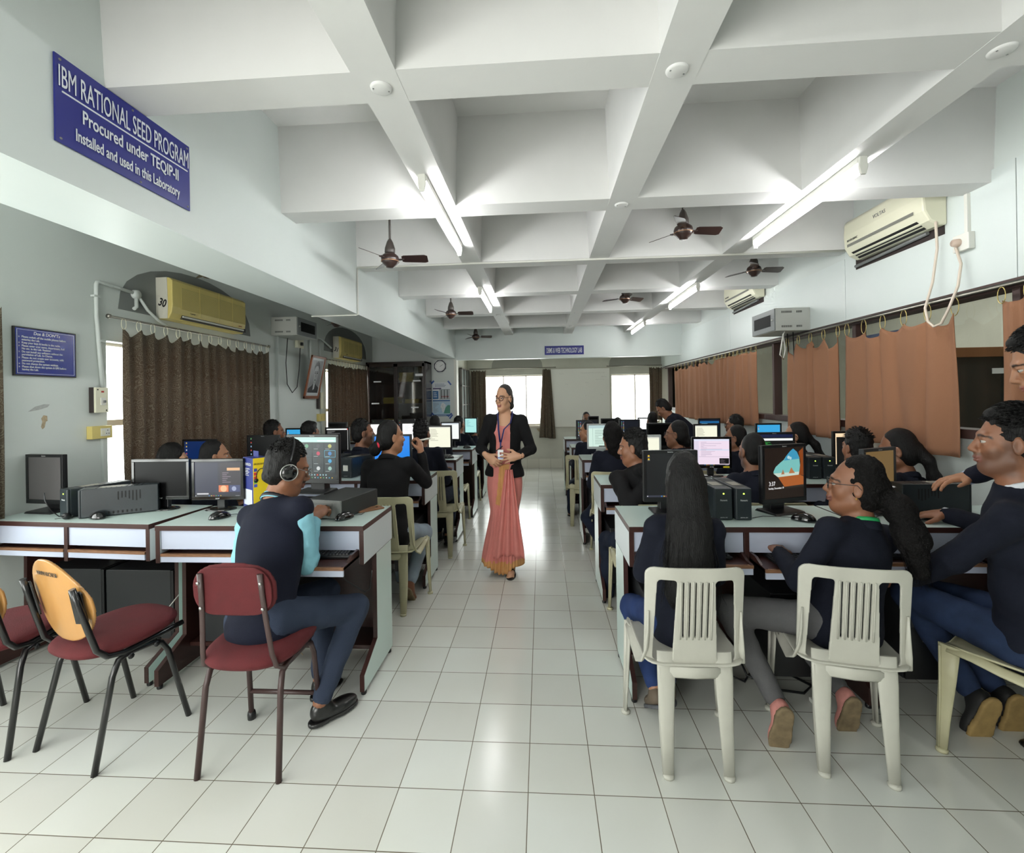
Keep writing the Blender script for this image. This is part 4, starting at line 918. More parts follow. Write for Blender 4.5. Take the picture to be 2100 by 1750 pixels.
# plug lying on the empty desk
b = MB(); b.lathe([(0, 0), (.016, .0), (.018, .02), (.01, .03), (0, .03)], (0, 0, 0), 12)
for k in range(3): b.cyl((.008*math.cos(k*2.1), .008*math.sin(k*2.1), 0), (.008*math.cos(k*2.1), .008*math.sin(k*2.1), -.018), .003, 8, 1)
b.tube([(0, 0, .03), (.005, .0, .07), (.01, .03, .13), (.0, .08, .165), (-.02, .12, .15)], .0028, 6)
o = b.build('power_plug', [black_m, steel_m], loc=(-2.50, .655, .842), rot=(1.35, 0, .2)); tag(o, 'black three-pin plug in front of the two battery backup units, far left', 'plug')
# ------------------------------------------------------------------ wall things, left
def board(name, w, h, lines_, m_bg, m_tx, frame_m, border=None, fr=.008, th=.012):
    r = empty(name)
    MB().box(-w/2, w/2, -th, 0, -h/2, h/2).build('frame' if frame_m else 'board', frame_m or m_bg, r, bevel=.001)
    if frame_m: MB().box(-w/2+fr, w/2-fr, -th-.0015, -th+.001, -h/2+fr, h/2-fr).build('board', m_bg, r)
    if border:
        b = MB(); q = border; t = .0022; y = -th-.0022
        for a in ((-w/2+q, w/2-q, h/2-q-t, h/2-q), (-w/2+q, w/2-q, -h/2+q, -h/2+q+t), (-w/2+q, -w/2+q+t, -h/2+q, h/2-q), (w/2-q-t, w/2-q, -h/2+q, h/2-q)): b.box(a[0], a[1], y, y+.001, a[2], a[3])
        b.build('border_line', m_tx, r)
    for (t, x, z, sz, sx, kw) in lines_:
        text(t, 'lettering', sz, m_tx, r, (x, -th-.0026, z), (PI/2, 0, 0), sx=sx, **kw)
    return r
blue_b = mat('blue sign board', (34, 52, 150), .22, coat=.4); blue2 = mat('deep blue sign board', (36, 42, 130), .35); wt = mat('sign white', (226, 230, 236), .5)
r = board('sign_board', .552, .278, [('IBM RATIONAL SEED PROGRAM', 0, .040, .098, .385, dict(align='CENTER')), ('Procured under TEQIP-II', .01, -.038, .064, .62, dict(align='CENTER', bold=.0008)), ('Installed and used in this Laboratory', 0, -.106, .056, .525, dict(align='CENTER', bold=.0007))], blue2, wt, None, th=.006)
MB().box(-.255, .262, -.0082, -.006, .024, .029).build('underline', wt, r)
b = MB()
for x, z in ((-.26, .125), (.262, .125), (-.26, -.125), (.262, -.125), (0, .125), (.03, -.128)): b.lathe([(0, -.002), (.004, -.001), (.0045, .001)], (x, -.0066, z), 8, axis='y')
b.build('screws', grey_m, r)
r.location = (-1.4385, -.057, 2.414); r.rotation_euler = (0, 0, PI/2)
tag(r, 'large blue sign reading IBM RATIONAL SEED PROGRAM on the long left beam', 'sign')
dl = [('Dos & DON\'Ts', 0, .102, .026, .9, dict(align='CENTER', shear=.15, bold=.0004))]
zz = .080
for t in ('Please switch off the mobile phones before\nentering the Lab.', 'Keep your bags & books in the racks.', 'Please enter your name, department, Roll\nNo etc. in the Lab. Register.', 'Do not install any software without the\npermission of Lab. In-Charge.', 'Please do not create user accounts, with\npassword protection.', 'Do not change the system settings.', 'Please shut down the system & UPS before\nleaving the Lab.'):
    dl.append((t, -.138, zz, .0165, .86, dict(bold=.0003))); dl.append(('\u00bb', -.155, zz, .0165, .9, {})); zz -= .0165*(t.count('\n')+1)+.0015
r = board('notice_board', .352, .285, dl, blue_b, wt, black_m, border=.014)
r.location = (-2.946, .937, 1.762); r.rotation_euler = (-.0, 0, PI/2)
tag(r, 'blue rules board headed Dos & DON\'Ts on the left wall', 'notice board')
r = board('sign_board', .68, .155, [('DBMS & WEB TECHNOLOGY LAB', 0, -.044, .124, .335, dict(align='CENTER', bold=.0015))], blue2, wt, None, th=.006)
r.location = (.483, YH-.002, 2.265); r.rotation_euler = (0, .004, 0); tag(r, 'blue sign reading DBMS & WEB TECHNOLOGY LAB on the header beam', 'sign')
r = board('sign_board', .62, .12, [('ORACLE LABORATORY', 0, -.03, .085, .6, dict(align='CENTER'))], mat('pale blue sign', (96, 112, 168), .4), wt, None, th=.006)
r.location = (2.93, 2.45, 1.88); r.rotation_euler = (0, 0, -PI/2); tag(r, 'blue sign glimpsed through the glass above the middle orange curtain', 'sign')
# conduits, breaker, socket
b = MB(); P0 = (XL+.016, 1.255, 2.275)
b.tube([(XL+.016, 1.29, 1.56), (XL+.016, 1.272, 1.80), (XL+.016, 1.255, 2.05), (XL+.016, 1.255, 2.26), (XL+.016, 1.262, 2.278), (XL+.016, 1.28, 2.283), (XL+.016, 1.55, 2.268)], .0125, 10)
b.lathe([(0, .03), (.032, .028), (.034, .0)], (XL+.002, 1.565, 2.262), 16, axis='x'); b.tube([(XL+.016, 1.565, 2.25), (XL+.016, 1.565, 2.17), (XL+.02, 1.54, 2.15)], .0125, 10)
b.tube([(XL+.018, 1.58, 2.25), (XL+.02, 1.66, 2.16), (XL+.03, 1.74, 2.10), (XL+.03, 1.85, 2.06)], .011, 10)
for y, z in ((1.252, 2.18), (1.285, 1.88), (1.40, 2.275)): b.box(XL, XL+.03, y-.022, y+.022, z-.006, z+.006)
tag(b.build('electrical_conduit', wall_m), 'painted conduit pipe bending up to the first air conditioner on the left wall', 'conduit')
r = empty('circuit_breaker', (XL, 1.252, 1.475)); MB().box(0, .035, -.045, .045, -.085, .085).build('back_box', mat('dark metal box', (46, 36, 34), .5), r, bevel=.002)
b = MB().box(.035, .05, -.045, .045, -.085, .085); b.build('cover', ivory_m, r, bevel=.002)
MB().box(.05, .056, -.012, .02, -.035, .015).build('switch', white_m, r); MB().box(.056, .068, .002, .012, -.018, -.002).build('toggle', grey_m, r); b = MB().box(.0505, .052, -.006, .012, .05, .062, 2)
for z in (-.07, .07): b.lathe([(0, .002), (.005, .001), (.005, 0)], (.05, -.03 if z > 0 else .03, z), 8, 3, 'x')
b.build('screws', [white_m, grey_m, mat('red print', (180, 70, 60), .5), black_m], r)
tag(r, 'ivory circuit breaker box on the left wall beside the window', 'switch box')
r = empty('power_socket', (XL, 1.262, 1.256)); MB().box(0, .04, -.075, .072, -.043, .043).build('cover', yellow_m, r, bevel=.003)
b = MB().box(.04, .043, -.015, .052, -.026, .026, 0); b.box(.043, .046, -.010, .012, -.018, .012, 1); b.box(.0432, .045, -.004, .004, -.010, .002, 2)
for y, z in ((.033, .012), (.025, -.010), (.042, -.010)): b.lathe([(0, .0015), (.0035, .001), (.0035, 0)], (.043, y, z), 8, 3, 'x')
b.build('socket_face', [white_m, ivory_m, MATS['red print'], black_m], r)
tag(r, 'yellow power socket plate on the left wall below the breaker', 'socket')
MB()
tag(MB().box(XL, XL+.02, 1.285, 1.315, .70, 1.21).build('cable_duct', wall_m), 'painted duct running down below the yellow socket plate', 'duct')
# far pair of the same by the second left curtain
r = empty('circuit_breaker', (XL, 4.36, 1.45)); MB().box(0, .035, -.04, .045, -.11, .11).build('back_box', MATS['dark metal box'], r); MB().box(.035, .05, .0, .06, -.11, .11).build('cover', ivory_m, r); tag(r, 'narrow breaker box beside the second patterned curtain', 'switch box')
tag(MB().box(XL, XL+.03, 4.32, 4.50, 1.17, 1.27).box(XL+.03, XL+.033, 4.40, 4.43, 1.19, 1.24).build('power_socket', [yellow_m]), 'yellow socket plate below the narrow breaker box, far left wall', 'socket')
tag(MB().tube([(XL+.014, 4.42, 2.28), (XL+.014, 4.42, 1.0)], .011, 8).tube([(XL+.016, 4.15, 2.0), (XL+.016, 4.15, 2.31), (XL+.016, 4.45, 2.30), (XL+.03, 4.72, 2.2)], .012, 8).build('electrical_conduit', wall_m), 'painted conduit beside the second air conditioner', 'conduit')
r = empty('door_bell', (XL, 3.14, 1.50)); MB().lathe([(0, .022), (.03, .018), (.038, .0)], (0, 0, 0), 18, axis='x').build('cover', mat('bell cream', (222, 216, 190), .4), r); MB().lathe([(0, .027), (.022, .024), (.024, .018)], (0, 0, 0), 18, axis='x').build('dome', emis('lit dome', (245, 240, 220), .8), r)
MB().tube([(.01, 0, -.03), (.012, -.02, -.12), (.01, -.05, -.2), (.006, -.10, -.25)], .003, 6).build('wire', white_m, r); tag(r, 'small round lamp box with hanging wire right of the first patterned curtain', 'lamp')
# air conditioners
def ac(name, x, y0, y1, z0, z1, d, s, body, grille, label, text_=None, modern=False, num=None):
    """s = +1: faces +x (left wall); -1: faces -x"""
    L = y1-y0; h = z1-z0; r = empty(name, (x, (y0+y1)/2, z0)); f = s*d
    if not modern:
        pr = [(0, 0), (f*.75, 0), (f*.93, h*.14), (f, h*.3), (f, h*.93), (f*.8, h), (0, h)]
        MB().prism(pr, 'y', -L/2, L/2).build('body', body, r, bevel=.006)
        MB().prism([(0, 0), (f*.70, 0), (f*.74, h*.3), (f*.70, h), (0, h)], 'y', -L/2-.004, -L/2).build('side_panel', mat('aged white plastic', (206, 204, 190), .5), r, bevel=.002)
        b = MB(); b.box(f-.001*s, f+.002*s, -L*.40, L*.49, h*.27, h*.80)
        b.build('grille', mat('grille olive', (188, 176, 112), .6), r)
        b = MB(); n = 30
        for k in range(n): z = h*(.275+.52*k/n); b.box(f+.0015*s, f+.0035*s, -L*.40, L*.49, z, z+h*.52/n*.45)
        for q in (-.18, .08, .28): b.box(f+.003*s, f+.005*s, L*q, L*q+.004, h*.15, h*.97)
        b.build('louvre_lines', body, r)
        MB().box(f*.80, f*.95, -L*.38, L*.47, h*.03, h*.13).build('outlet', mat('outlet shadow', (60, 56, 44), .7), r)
        b = MB(); b.box(f*.93, f*.99, -L*.38, L*.47, h*.07, h*.115); b.build('flap', white_m, r, bevel=.002)
        MB().box(f*.93, f*.99, L*.475, L*.495, h*.03, h*.14).build('receiver', black_m, r)
        MB().box(f, f+.002*s, L*.38, L*.43, h*.17, h*.20).build('badge', mat('gold badge', (170, 110, 50), .4), r)
        text('Carrier', 'logo', .022, black_m, r, (f+.0025*s, -L*.30, h*.19), (PI/2, 0, s*PI/2), sx=.9)
        if num: text(num, 'painted_number', .085, black_m, r, (d*.36, -L/2-.0055, h*.30), (PI/2, .35, 0), sx=.75, align='CENTER', bold=.002)
    else:
        pr = [(0, 0), (f*.35, -.0), (f*.72, h*.10), (f*.95, h*.30), (f, h*.6), (f*.96, h*.92), (f*.8, h), (0, h)]
        MB().prism(pr, 'y', -L/2, L/2).build('body', body, r, bevel=.012)
        def onp(t, o=.002): # point on the slanted lower face
            a, b_ = (f*.72, h*.10), (f*.95, h*.30); return a[0]+(b_[0]-a[0])*t+o*s, a[1]+(b_[1]-a[1])*t
        b = MB(); a0 = onp(.70); a1 = onp(1.2); b.box(min(a0[0], f*.99), f*.985, -L*.40, L*.44, h*.30, h*.37); b.build('display_strip', mat('grey strip', (120, 120, 112), .3), r, bevel=.004)
        b = MB(); x0, z0_ = f*.40, -.001
        for k in range(3):
            t0, t1 = k*.3, k*.3+.2; A = (f*(.42+.5*t0), h*(.0+.20*t0)+.0); B_ = (f*(.42+.5*t1), h*(.0+.20*t1))
            b.add([(A[0]+.004*s, -L*.40, A[1]), (B_[0]+.004*s, -L*.40, B_[1]), (B_[0]+.004*s, L*.42, B_[1]), (A[0]+.004*s, L*.42, A[1])], [(0, 1, 2, 3)])
        b.build('air_slots', mat('slot black', (18, 18, 16), .7), r)
        text('VOLTAS', 'logo', .035, grey_m, r, (f*.99-.0012, .05, h*.68), (PI/2, 0, -PI/2), sx=.9, ext=.0006)
        text('MAV/LAB/AC', 'marker_writing', .022, black_m, r, (f*.985-.0012, L*.44, h*.43), (PI/2, 0, -PI/2), sx=.9, ext=.0006)
    return tag(r, label, 'air conditioner')
ac('air_conditioner', XL, 1.76, 2.66, 2.115, 2.44, .135, 1, yellow_m, None, 'yellowed split air conditioner with number 30 above the first left window', num='30')
ac('air_conditioner', XL, 4.84, 5.62, 2.07, 2.385, .125, 1, yellow_m, None, 'yellowed air conditioner with number 31 above the second left window', num='31')
ac('air_conditioner', XR-.012, 1.20, 1.92, 2.43, 2.72, .14, -1, ivory_m, None, 'cream air conditioner at upper right, partly hidden by the crossbeam', modern=True)
ac('air_conditioner', XR-.012, 3.42, 4.18, 2.49, 2.78, .14, -1, ivory_m, None, 'smaller-looking cream air conditioner farther along the right wall', modern=True)
for (y0, y1, z, lb) in ((1.22, 1.99, 2.43, 'dark pipe slot under the nearer right air conditioner'), (3.45, 4.22, 2.49, 'dark pipe slot under the farther right air conditioner')):
    b = MB().box(XR-.016, XR-.011, y0, y1, z-.05, z+.05); b.tube([(XR-.03, y0+.1, z-.01), (XR-.03, y0+.4, z-.02), (XR-.03, y1-.02, z-.03)], .012, 8, 1)
    tag(b.build('pipe_slot', [mat('slot dark', (44, 34, 32), .8), grey_m]), lb, 'pipe')
# wall racks
def rack(loc, label, door_side):
    r = empty('network_rack', loc)
    body = mat('rack grey paint', (178, 180, 174), .45)
    w, d, h = .30, .44, .205
    if door_side > 0: x0, x1 = 0, w
    else: x0, x1 = -w, 0
    MB().box(x0, x1, 0, d, 0, h).build('cabinet', body, r, bevel=.003)
    b = MB()
    for z in (.03, h-.045):
        for g in range(2):
            for k in range(11 if g == 0 else 6): xx = x0+.05+g*.13+k*.0085; b.box(xx, xx+.004, -.0012, .001, z, z+.018)
    b.build('vents', black_m, r)
    xd = x1 if door_side > 0 else x0; s = door_side
    MB().box(xd, xd+s*.012, .004, d-.004, .004, h-.004).build('door', mat('rack door grey', (120, 124, 124), .4), r, bevel=.002)
    b = MB().box(xd+s*.012, xd+s*.014, .07, d-.05, .05, h-.05); b.build('door_glass', scr_off, r)
    MB().lathe([(0, .012), (.008, .010), (.009, 0)] if s > 0 else [(0, -.012), (.008, -.010), (.009, 0)], (xd+s*.012, .035, h*.5), 10, axis='x').build('lock', steel_m, r)
    return tag(r, label, 'network rack')
rack((-2.95, 3.30, 2.19), 'grey wall-mounted network rack between the two left windows', 1)
rack((2.488, 2.60, 2.01), 'grey wall-mounted network rack above the orange curtains', -1)
b = MB(); b.tube([(-2.93, 3.40, 2.19), (-2.93, 3.40, 1.0)], .009, 8); tag(b.build('cable_duct', wall_m), 'painted duct running down from the left network rack', 'duct')
b = MB(); b.tube([(-2.90, 3.55, 2.19), (-2.93, 3.56, 1.9), (-2.93, 3.58, 1.65), (-2.925, 3.68, 1.55), (-2.92, 3.78, 1.62), (-2.92, 3.84, 1.85), (-2.92, 3.87, 2.12)], .005, 6)
tag(b.build('cable', black_m), 'black cable looping from the left network rack to its plug', 'cable')
tag(MB().box(XL, XL+.035, 3.80, 3.95, 2.11, 2.24).box(XL+.035, XL+.06, 3.865, 3.895, 2.14, 2.18, 1).build('power_socket', [ivory_m, black_m], bevel=.002), 'ivory socket with black plug below the left network rack', 'socket')
b = MB()
for q in (0, .05): b.tube([(2.40, 2.72+q*2, 2.01), (2.42, 2.74+q*2, 1.6), (2.43, 2.76+q, 1.1), (2.42, 2.7+q*2, .86)], .0045, 6)
b.tube([(2.30, 2.66, 2.02), (2.27, 2.64, 1.98), (2.25, 2.66, 1.80), (2.30, 2.70, 1.76), (2.34, 2.74, 1.85), (2.33, 2.76, 2.0)], .006, 6, 1)
tag(b.build('cable', [black_m, white_m]), 'black and white cables hanging below the right network rack', 'cable')
# right wall: plug point with looping cord
r = empty('power_socket', (XR-.012, 1.075, 2.285)); MB().box(-.035, 0, -.045, .055, -.05, .045).build('box', white_m, r, bevel=.003)
MB().lathe([(0, -.03), (.02, -.028), (.024, 0)], (-.035, .02, 0), 14, axis='x').build('plug', mat('clear plug', (196, 176, 160), .3), r); tag(r, 'white socket box with plugged cord, top right of the panelled wall', 'socket')
MB()
tag(MB().box(XR-.03, XR-.012, 1.055, 1.075, 2.33, 2.55).build('cable_duct', white_m), 'white duct above the socket box at top right', 'duct')
def cordpts(): return [(2.42, 1.20, 2.45), (2.455, 1.235, 2.3), (2.43, 1.24, 2.10), (2.365, 1.215, 1.94), (2.36, 1.19, 1.855), (2.36, 1.15, 1.82), (2.36, 1.10, 1.83), (2.365, 1.06, 1.90), (2.41, 1.05, 2.03), (2.45, 1.075, 2.16), (2.44, 1.095, 2.26)]
tag(MB().tube(cordpts(), .007, 8).build('cord', mat('beige cord', (214, 200, 184), .5)), 'beige cord looping down over the curtain rod from the right air conditioner', 'cord')
# ------------------------------------------------------------------ curtains
def pattern_mat():
    m = bpy.data.materials.new('paisley curtain'); m.use_nodes = True; nt = m.node_tree; b = nt.nodes['Principled BSDF']; b.inputs['Roughness'].default_value = .9; L = nt.links.new
    uv = nt.nodes.new('ShaderNodeUVMap'); v = nt.nodes.new('ShaderNodeTexVoronoi'); v.inputs['Scale'].default_value = 27; L(uv.outputs[0], v.inputs['Vector'])
    mu = nt.nodes.new('ShaderNodeMath'); mu.operation = 'MULTIPLY'; mu.inputs[1].default_value = 26; L(v.outputs['Distance'], mu.inputs[0])
    n = nt.nodes.new('ShaderNodeTexNoise'); n.inputs['Scale'].default_value = 26; L(uv.outputs[0], n.inputs['Vector'])
    ad = nt.nodes.new('ShaderNodeMath'); ad.operation = 'MULTIPLY_ADD'; ad.inputs[1].default_value = 6; L(n.outputs['Fac'], ad.inputs[0]); L(mu.outputs[0], ad.inputs[2])
    si = nt.nodes.new('ShaderNodeMath'); si.operation = 'SINE'; L(ad.outputs[0], si.inputs[0])
    r = nt.nodes.new('ShaderNodeValToRGB'); r.color_ramp.elements[0].position = .35; r.color_ramp.elements[1].position = .75; L(si.outputs[0], r.inputs[0])
    n2 = nt.nodes.new('ShaderNodeTexNoise'); n2.inputs['Scale'].default_value = 2.5; L(uv.outputs[0], n2.inputs['Vector'])
    c = nt.nodes.new('ShaderNodeMix'); c.data_type = 'RGBA'; c.inputs[6].default_value = lin((66, 64, 54)); c.inputs[7].default_value = lin((92, 76, 60)); L(n2.outputs['Fac'], c.inputs[0])
    d = nt.nodes.new('ShaderNodeMix'); d.data_type = 'RGBA'; d.inputs[7].default_value = lin((116, 108, 92)); L(r.outputs[0], d.inputs[0]); L(c.outputs[2], d.inputs[6]); L(d.outputs[2], b.inputs['Base Color'])
    return m
def orange_mat():
    m = mat('rust orange curtain', (154, 110, 82), .9, bump=.25, bscale=400, var=.07, vscale=3, stretch=(1, 1, .2)); return m
pat_m = pattern_mat(); ora_m = orange_mat()
def add_backlight(m, rgb, f=.25):
    nt = m.node_tree; b = nt.nodes['Principled BSDF']; o = nt.nodes['Material Output']; t = nt.nodes.new('ShaderNodeBsdfTranslucent'); t.inputs[0].default_value = lin(rgb); mx = nt.nodes.new('ShaderNodeMixShader'); mx.inputs[0].default_value = f
    nt.links.new(b.outputs[0], mx.inputs[1]); nt.links.new(t.outputs[0], mx.inputs[2]); nt.links.new(mx.outputs[0], o.inputs[0])
add_backlight(pat_m, (150, 110, 84), .14)
add_backlight(ora_m, (200, 120, 70), .12)
def curtain(axis, p, a, c, z0, z1, folds, amp, m, label, rings=8, droop=.03, seed=1, gather=None, hang=None, group=None, ringm=None, side=1, zrod=None, ring_r=.012):
    """gather: (fraction at top, fraction at bottom) width scaling; rings become children"""
    rg = np.random.RandomState(seed); nu, nv = max(60, folds*10), 26
    ph = rg.rand(6)*6.3; V = []; 
    for j in range(nv+1):
        t = j/nv                                        # 0 top .. 1 bottom
        for i in range(nu+1):
            u = i/nu; g = 1 if gather is None else gather[0]*(1-t)+gather[1]*t
            uu = .5+(u-.5)*g
            q = 2*PI*folds*u+1.2*math.sin(2*PI*u*2.3+ph[0])+.6*math.sin(3*t+ph[1]+9*u)
            off = amp*(.55+.45*t)*(math.sin(q)+.35*math.sin(2*q+ph[2])*(1-t)+.45*math.sin(q*.37+ph[3]))
            fr = (u*rings) % 1; dr = droop*(1-(2*fr-1)**2)*(.6+.6*math.sin(int(u*rings)*2.1+ph[4])**2)
            zt = z1-dr; z = zt+(z0-zt)*t + (.012*math.sin(5*u+ph[5]) if t > .98 else 0)
            s = a+(c-a)*uu + .25*amp*math.cos(q)
            V.append((p+side*off, s, z) if axis == 'x' else (s, p+side*off, z))
    F = [(j*(nu+1)+i, j*(nu+1)+i+1, (j+1)*(nu+1)+i+1, (j+1)*(nu+1)+i) for j in range(nv) for i in range(nu)]
    me = bpy.data.meshes.new('curtain'); me.from_pydata(V, [], F); uvl = me.uv_layers.new(name='UVMap')
    W = abs(c-a)*1.25; H = z1-z0; co = np.array([(f % (nu+1)/nu*W, f//(nu+1)/nv*H) for f in np.array([v for fc in F for v in fc])], np.float32); uvl.data.foreach_set('uv', co.ravel())
    o = link('curtain', me, m, smooth=True); sm_ = o.modifiers.new('s', 'SOLIDIFY'); sm_.thickness = .003
    tag(o, label, 'curtain', group)
    if ringm:
        zr = zrod or z1+.02
        for k in range(rings+1):
            u = k/rings; g = 1 if gather is None else gather[0]; s = a+(c-a)*(.5+(u-.5)*g)
            b = MB(); rr_ = (zr-z1)/2+ring_r; zc = zr-rr_+.008
            pts = [((p+.002, s+rr_*.5*math.sin(w_), zc+rr_*math.cos(w_)) if axis == 'x' else (s+rr_*.5*math.sin(w_), p, zc+rr_*math.cos(w_))) for w_ in [2*PI*i/12 for i in range(12)]]
            b.tube(pts, .0022, 5, close=True); b.build('curtain_ring', ringm, o)
    return o
gl = 'patterned brown curtains'
rod_m = mat('chrome rod', (150, 146, 138), .3, metal=.9)
curtain('x', XL+.075, 1.395, 3.10, .72, 1.99, 15, .020, pat_m, 'wide patterned brown curtain covering the first left window', rings=14, droop=.055, seed=4, ringm=ivory_m, zrod=2.045)
curtain('x', XL+.075, 4.52, 5.93, .72, 1.97, 13, .022, pat_m, 'patterned brown curtain over the second left window beside the bookcase', rings=14, droop=.03, seed=6, ringm=ivory_m, zrod=2.02)
curtain('x', XL+.065, .46, .66, .72, 1.99, 3, .02, pat_m, 'bunched patterned curtain just cut off by the left edge', rings=3, seed=7)
def rod(p0, p1, r, m, label, ends=True):
    b = MB().cyl(p0, p1, r, 10)
    if ends:
        for q in (p0, p1): b.lathe([(0, -.012), (r*1.8, -.008), (r*1.8, .008), (0, .012)], q, 10, axis='y' if abs(p0[0]-p1[0]) < .3 else 'x')
    return tag(b.build('curtain_rod', m), label, 'curtain rod')
rod((XL+.07, 1.29, 2.05), (XL+.07, 3.14, 2.045), .009, rod_m, 'chrome curtain rod above the first left window')
rod((XL+.07, 4.40, 2.02), (XL+.07, 6.33, 2.02), .009, rod_m, 'chrome curtain rod above the second left window')
go = 'rust orange curtains along the right glazing'; hk = mat('brass ring', (196, 176, 110), .3, metal=.7)
curtain('x', XR-.085, .30, .815, 1.09, 1.90, 4, .016, ora_m, 'narrow rust orange curtain edge at the far right of the photo', rings=4, seed=12, ringm=hk, zrod=1.96)
curtain('x', XR-.085, 1.08, 2.00, 1.075, 1.885, 5, .022, ora_m, 'widest rust orange curtain, nearest on the right wall', rings=5, droop=.05, seed=23, ringm=hk, zrod=1.965, gather=(1, 1.02))
curtain('x', XR-.085, 2.10, 2.86, 1.085, 1.90, 5, .022, ora_m, 'rust orange curtain with sagging top, second from the front', rings=4, droop=.085, seed=15, ringm=hk, zrod=1.965, gather=(.98, 1.05))
curtain('x', XR-.085, 3.50, 4.68, 1.08, 1.925, 8, .02, ora_m, 'rust orange curtain with tight folds, third along the right wall', rings=10, droop=.02, seed=16, ringm=hk, zrod=1.965)
curtain('x', XR-.085, 4.72, 6.55, 1.07, 1.915, 9, .022, ora_m, 'farthest rust orange curtain beside the back windows', rings=10, droop=.045, seed=17, ringm=hk, zrod=1.965)
rod((XR-.08, .25, 1.975), (XR-.08, 7.6, 1.975), .008, rod_m, 'long chrome curtain rod along the right glazing', ends=False)
tag(MB().tube([(XR-.03, .3, 1.985), (XR-.03, 2.5, 1.99), (XR-.03, 5, 1.985), (XR-.03, 7.5, 1.99)], .012, 8).build('black_pipe', black_m), 'black pipe running behind the long chrome rod', 'pipe')
curtain('y', YF-.10, -1.36, -1.06, .62, 2.02, 4, .022, pat_m, 'gathered patterned curtain at the left of the back windows', rings=5, seed=18)
curtain('y', YF-.10, .03, .33, .62, 2.03, 4, .022, pat_m, 'gathered patterned curtain between the back window and the whiteboard', rings=5, seed=19, gather=(.55, 1.1))
curtain('y', YF-.10, 2.22, 2.47, .95, 2.02, 4, .022, pat_m, 'gathered patterned curtain in the back right corner', rings=5, seed=20)
rod((-1.38, YF-.10, 2.045), (.36, YF-.10, 2.05), .008, rod_m, 'curtain rod above the left back window'); rod((1.40, YF-.10, 2.05), (2.47, YF-.10, 2.05), .008, rod_m, 'curtain rod above the right back window')
# ------------------------------------------------------------------ back bay, bookcase, clock, poster, portrait
r = empty('whiteboard', (.862, YF-.012, 1.43)); MB().box(-.605, .605, -.004, 0, -.60, .60).build('surface', mat('whiteboard', (232, 232, 224), .18, spec=.6), r)
b = MB(); fw = .012
for a in ((-.605, .605, .59, .602), (-.605, .605, -.602, -.59), (-.605, -.595, -.6, .6), (.595, .605, -.6, .6)): b.box(a[0], a[1], -.012, 0, a[2], a[3])
b.build('frame', mat('whiteboard frame', (190, 186, 172), .4), r, bevel=.002)
b = MB(); rg = random.Random(5)
for (x0, z, n) in ((.0, .50, 26), (-.42, .49, 5), (.42, .42, 6), (.1, .30, 4), (-.3, .27, 3), (.4, .05, 3), (.1, .03, 2), (-.05, -.5, 3), (.32, .36, 9)):
    pts = []; x = x0
    for k in range(n*3): pts.append((x, -.0048, z+.012*rg.uniform(-1, 1))); x += .0065
    b.tube(pts, .0012, 3)
b.build('faint_writing', mat('faded marker', (160, 160, 150), .6), r); tag(r, 'whiteboard with faint writing on the back wall', 'whiteboard')
r = empty('glazed_steel_cabinet', (-1.44, 6.75, 0)); dkm = mat('grey painted steel', (96, 92, 86), .5)
MB().box(0, .02, 0, .92, 0, 2.02).build('body', dkm, r)
b = MB()
for y in (0, .30, .60, .90): b.box(.02, .05, y, y+.02, 0, 2.02)
for z in (.0, .72, 1.32, 1.68, 2.0): b.box(.02, .05, 0, .92, z, z+.02)
b.build('door_frames', dkm, r); MB().box(.028, .032, .02, .90, .02, 2.0).build('door_glass', mat('dull glass', (150, 158, 156), .15), r); tag(r, 'grey glazed steel cupboard just inside the back bay on the left', 'cupboard')
r = empty('bookcase', (-2.91, 5.98, 0)); dw = mat('dark polished wood', (34, 20, 18), .25, var=.2, vscale=12, stretch=(1, 1, 6), coat=.3); W = 1.04; H = 2.09
b = MB().box(0, W, .36, .38, 0, H); b.box(0, .03, 0, .38, 0, H); b.box(W-.03, W, 0, .38, 0, H); b.box(0, W, 0, .38, H-.035, H); b.box(0, W, 0, .38, 0, .08)
b.build('carcass', dw, r, bevel=.003)
for z in (.62, 1.01, 1.36, 1.73): MB().box(.03, W-.03, .03, .36, z, z+.02).build('shelf', dw, r)
for k in (0, 1):
    x0 = .03+k*(W/2-.03); x1 = x0+W/2-.03; d = MB()
    for a in ((x0, x0+.035, .08, H-.035), (x1-.035, x1, .08, H-.035), (x0, x1, .08, .13), (x0, x1, H-.085, H-.035), (x0, x1, .98, 1.03)): d.box(a[0], a[1], -.018, 0, a[2], a[3])
    dd = d.build('door', dw, r, bevel=.002); MB().quad((x0, -.008, .1), (x1, -.008, .1), (x1, -.008, H-.05), (x0, -.008, H-.05)).build('glass', glass_mat('cabinet glass', (.75, .78, .76), .10), dd)
    MB().lathe([(0, -.02), (.008, -.018), (.009, 0)], ((x1-.05) if k == 0 else x0+.05, -.018, 1.1), 10, axis='y').build('knob', steel_m, dd)
for x, z in ((.14, 1.745), (.82, 1.75), (.86, 1.80+.04), (.10, 1.375), (.78, 1.30)): MB().box(x, x+.13, -.020, -.018, z, z+.022 if z < 1.8 else z+.04).build('paper_label', mat('paper', (232, 234, 236)), r)
tag(r, 'tall dark glass-fronted bookcase in the far left corner', 'bookcase')
ol = mat('olive file cover', (116, 100, 34), .7, var=.1, vscale=20)
rgb_ = random.Random(2)
def stack(x, z, n, lb, wd=.24):
    zz = z
    for k in range(n):
        o = MB().box(-wd/2, wd/2, -.14, .14, 0, .016); o.box(-wd/2+.004, wd/2-.002, -.138, .138, .002, .014, 1)
        q = o.build('file_folder', [ol, MATS['paper']], loc=(-2.93+x+rgb_.uniform(-.01, .01), 6.17, zz)); zz += .0175
        tag(q, 'flat olive file in the %s' % lb, 'file', 'olive files lying in the bookcase')
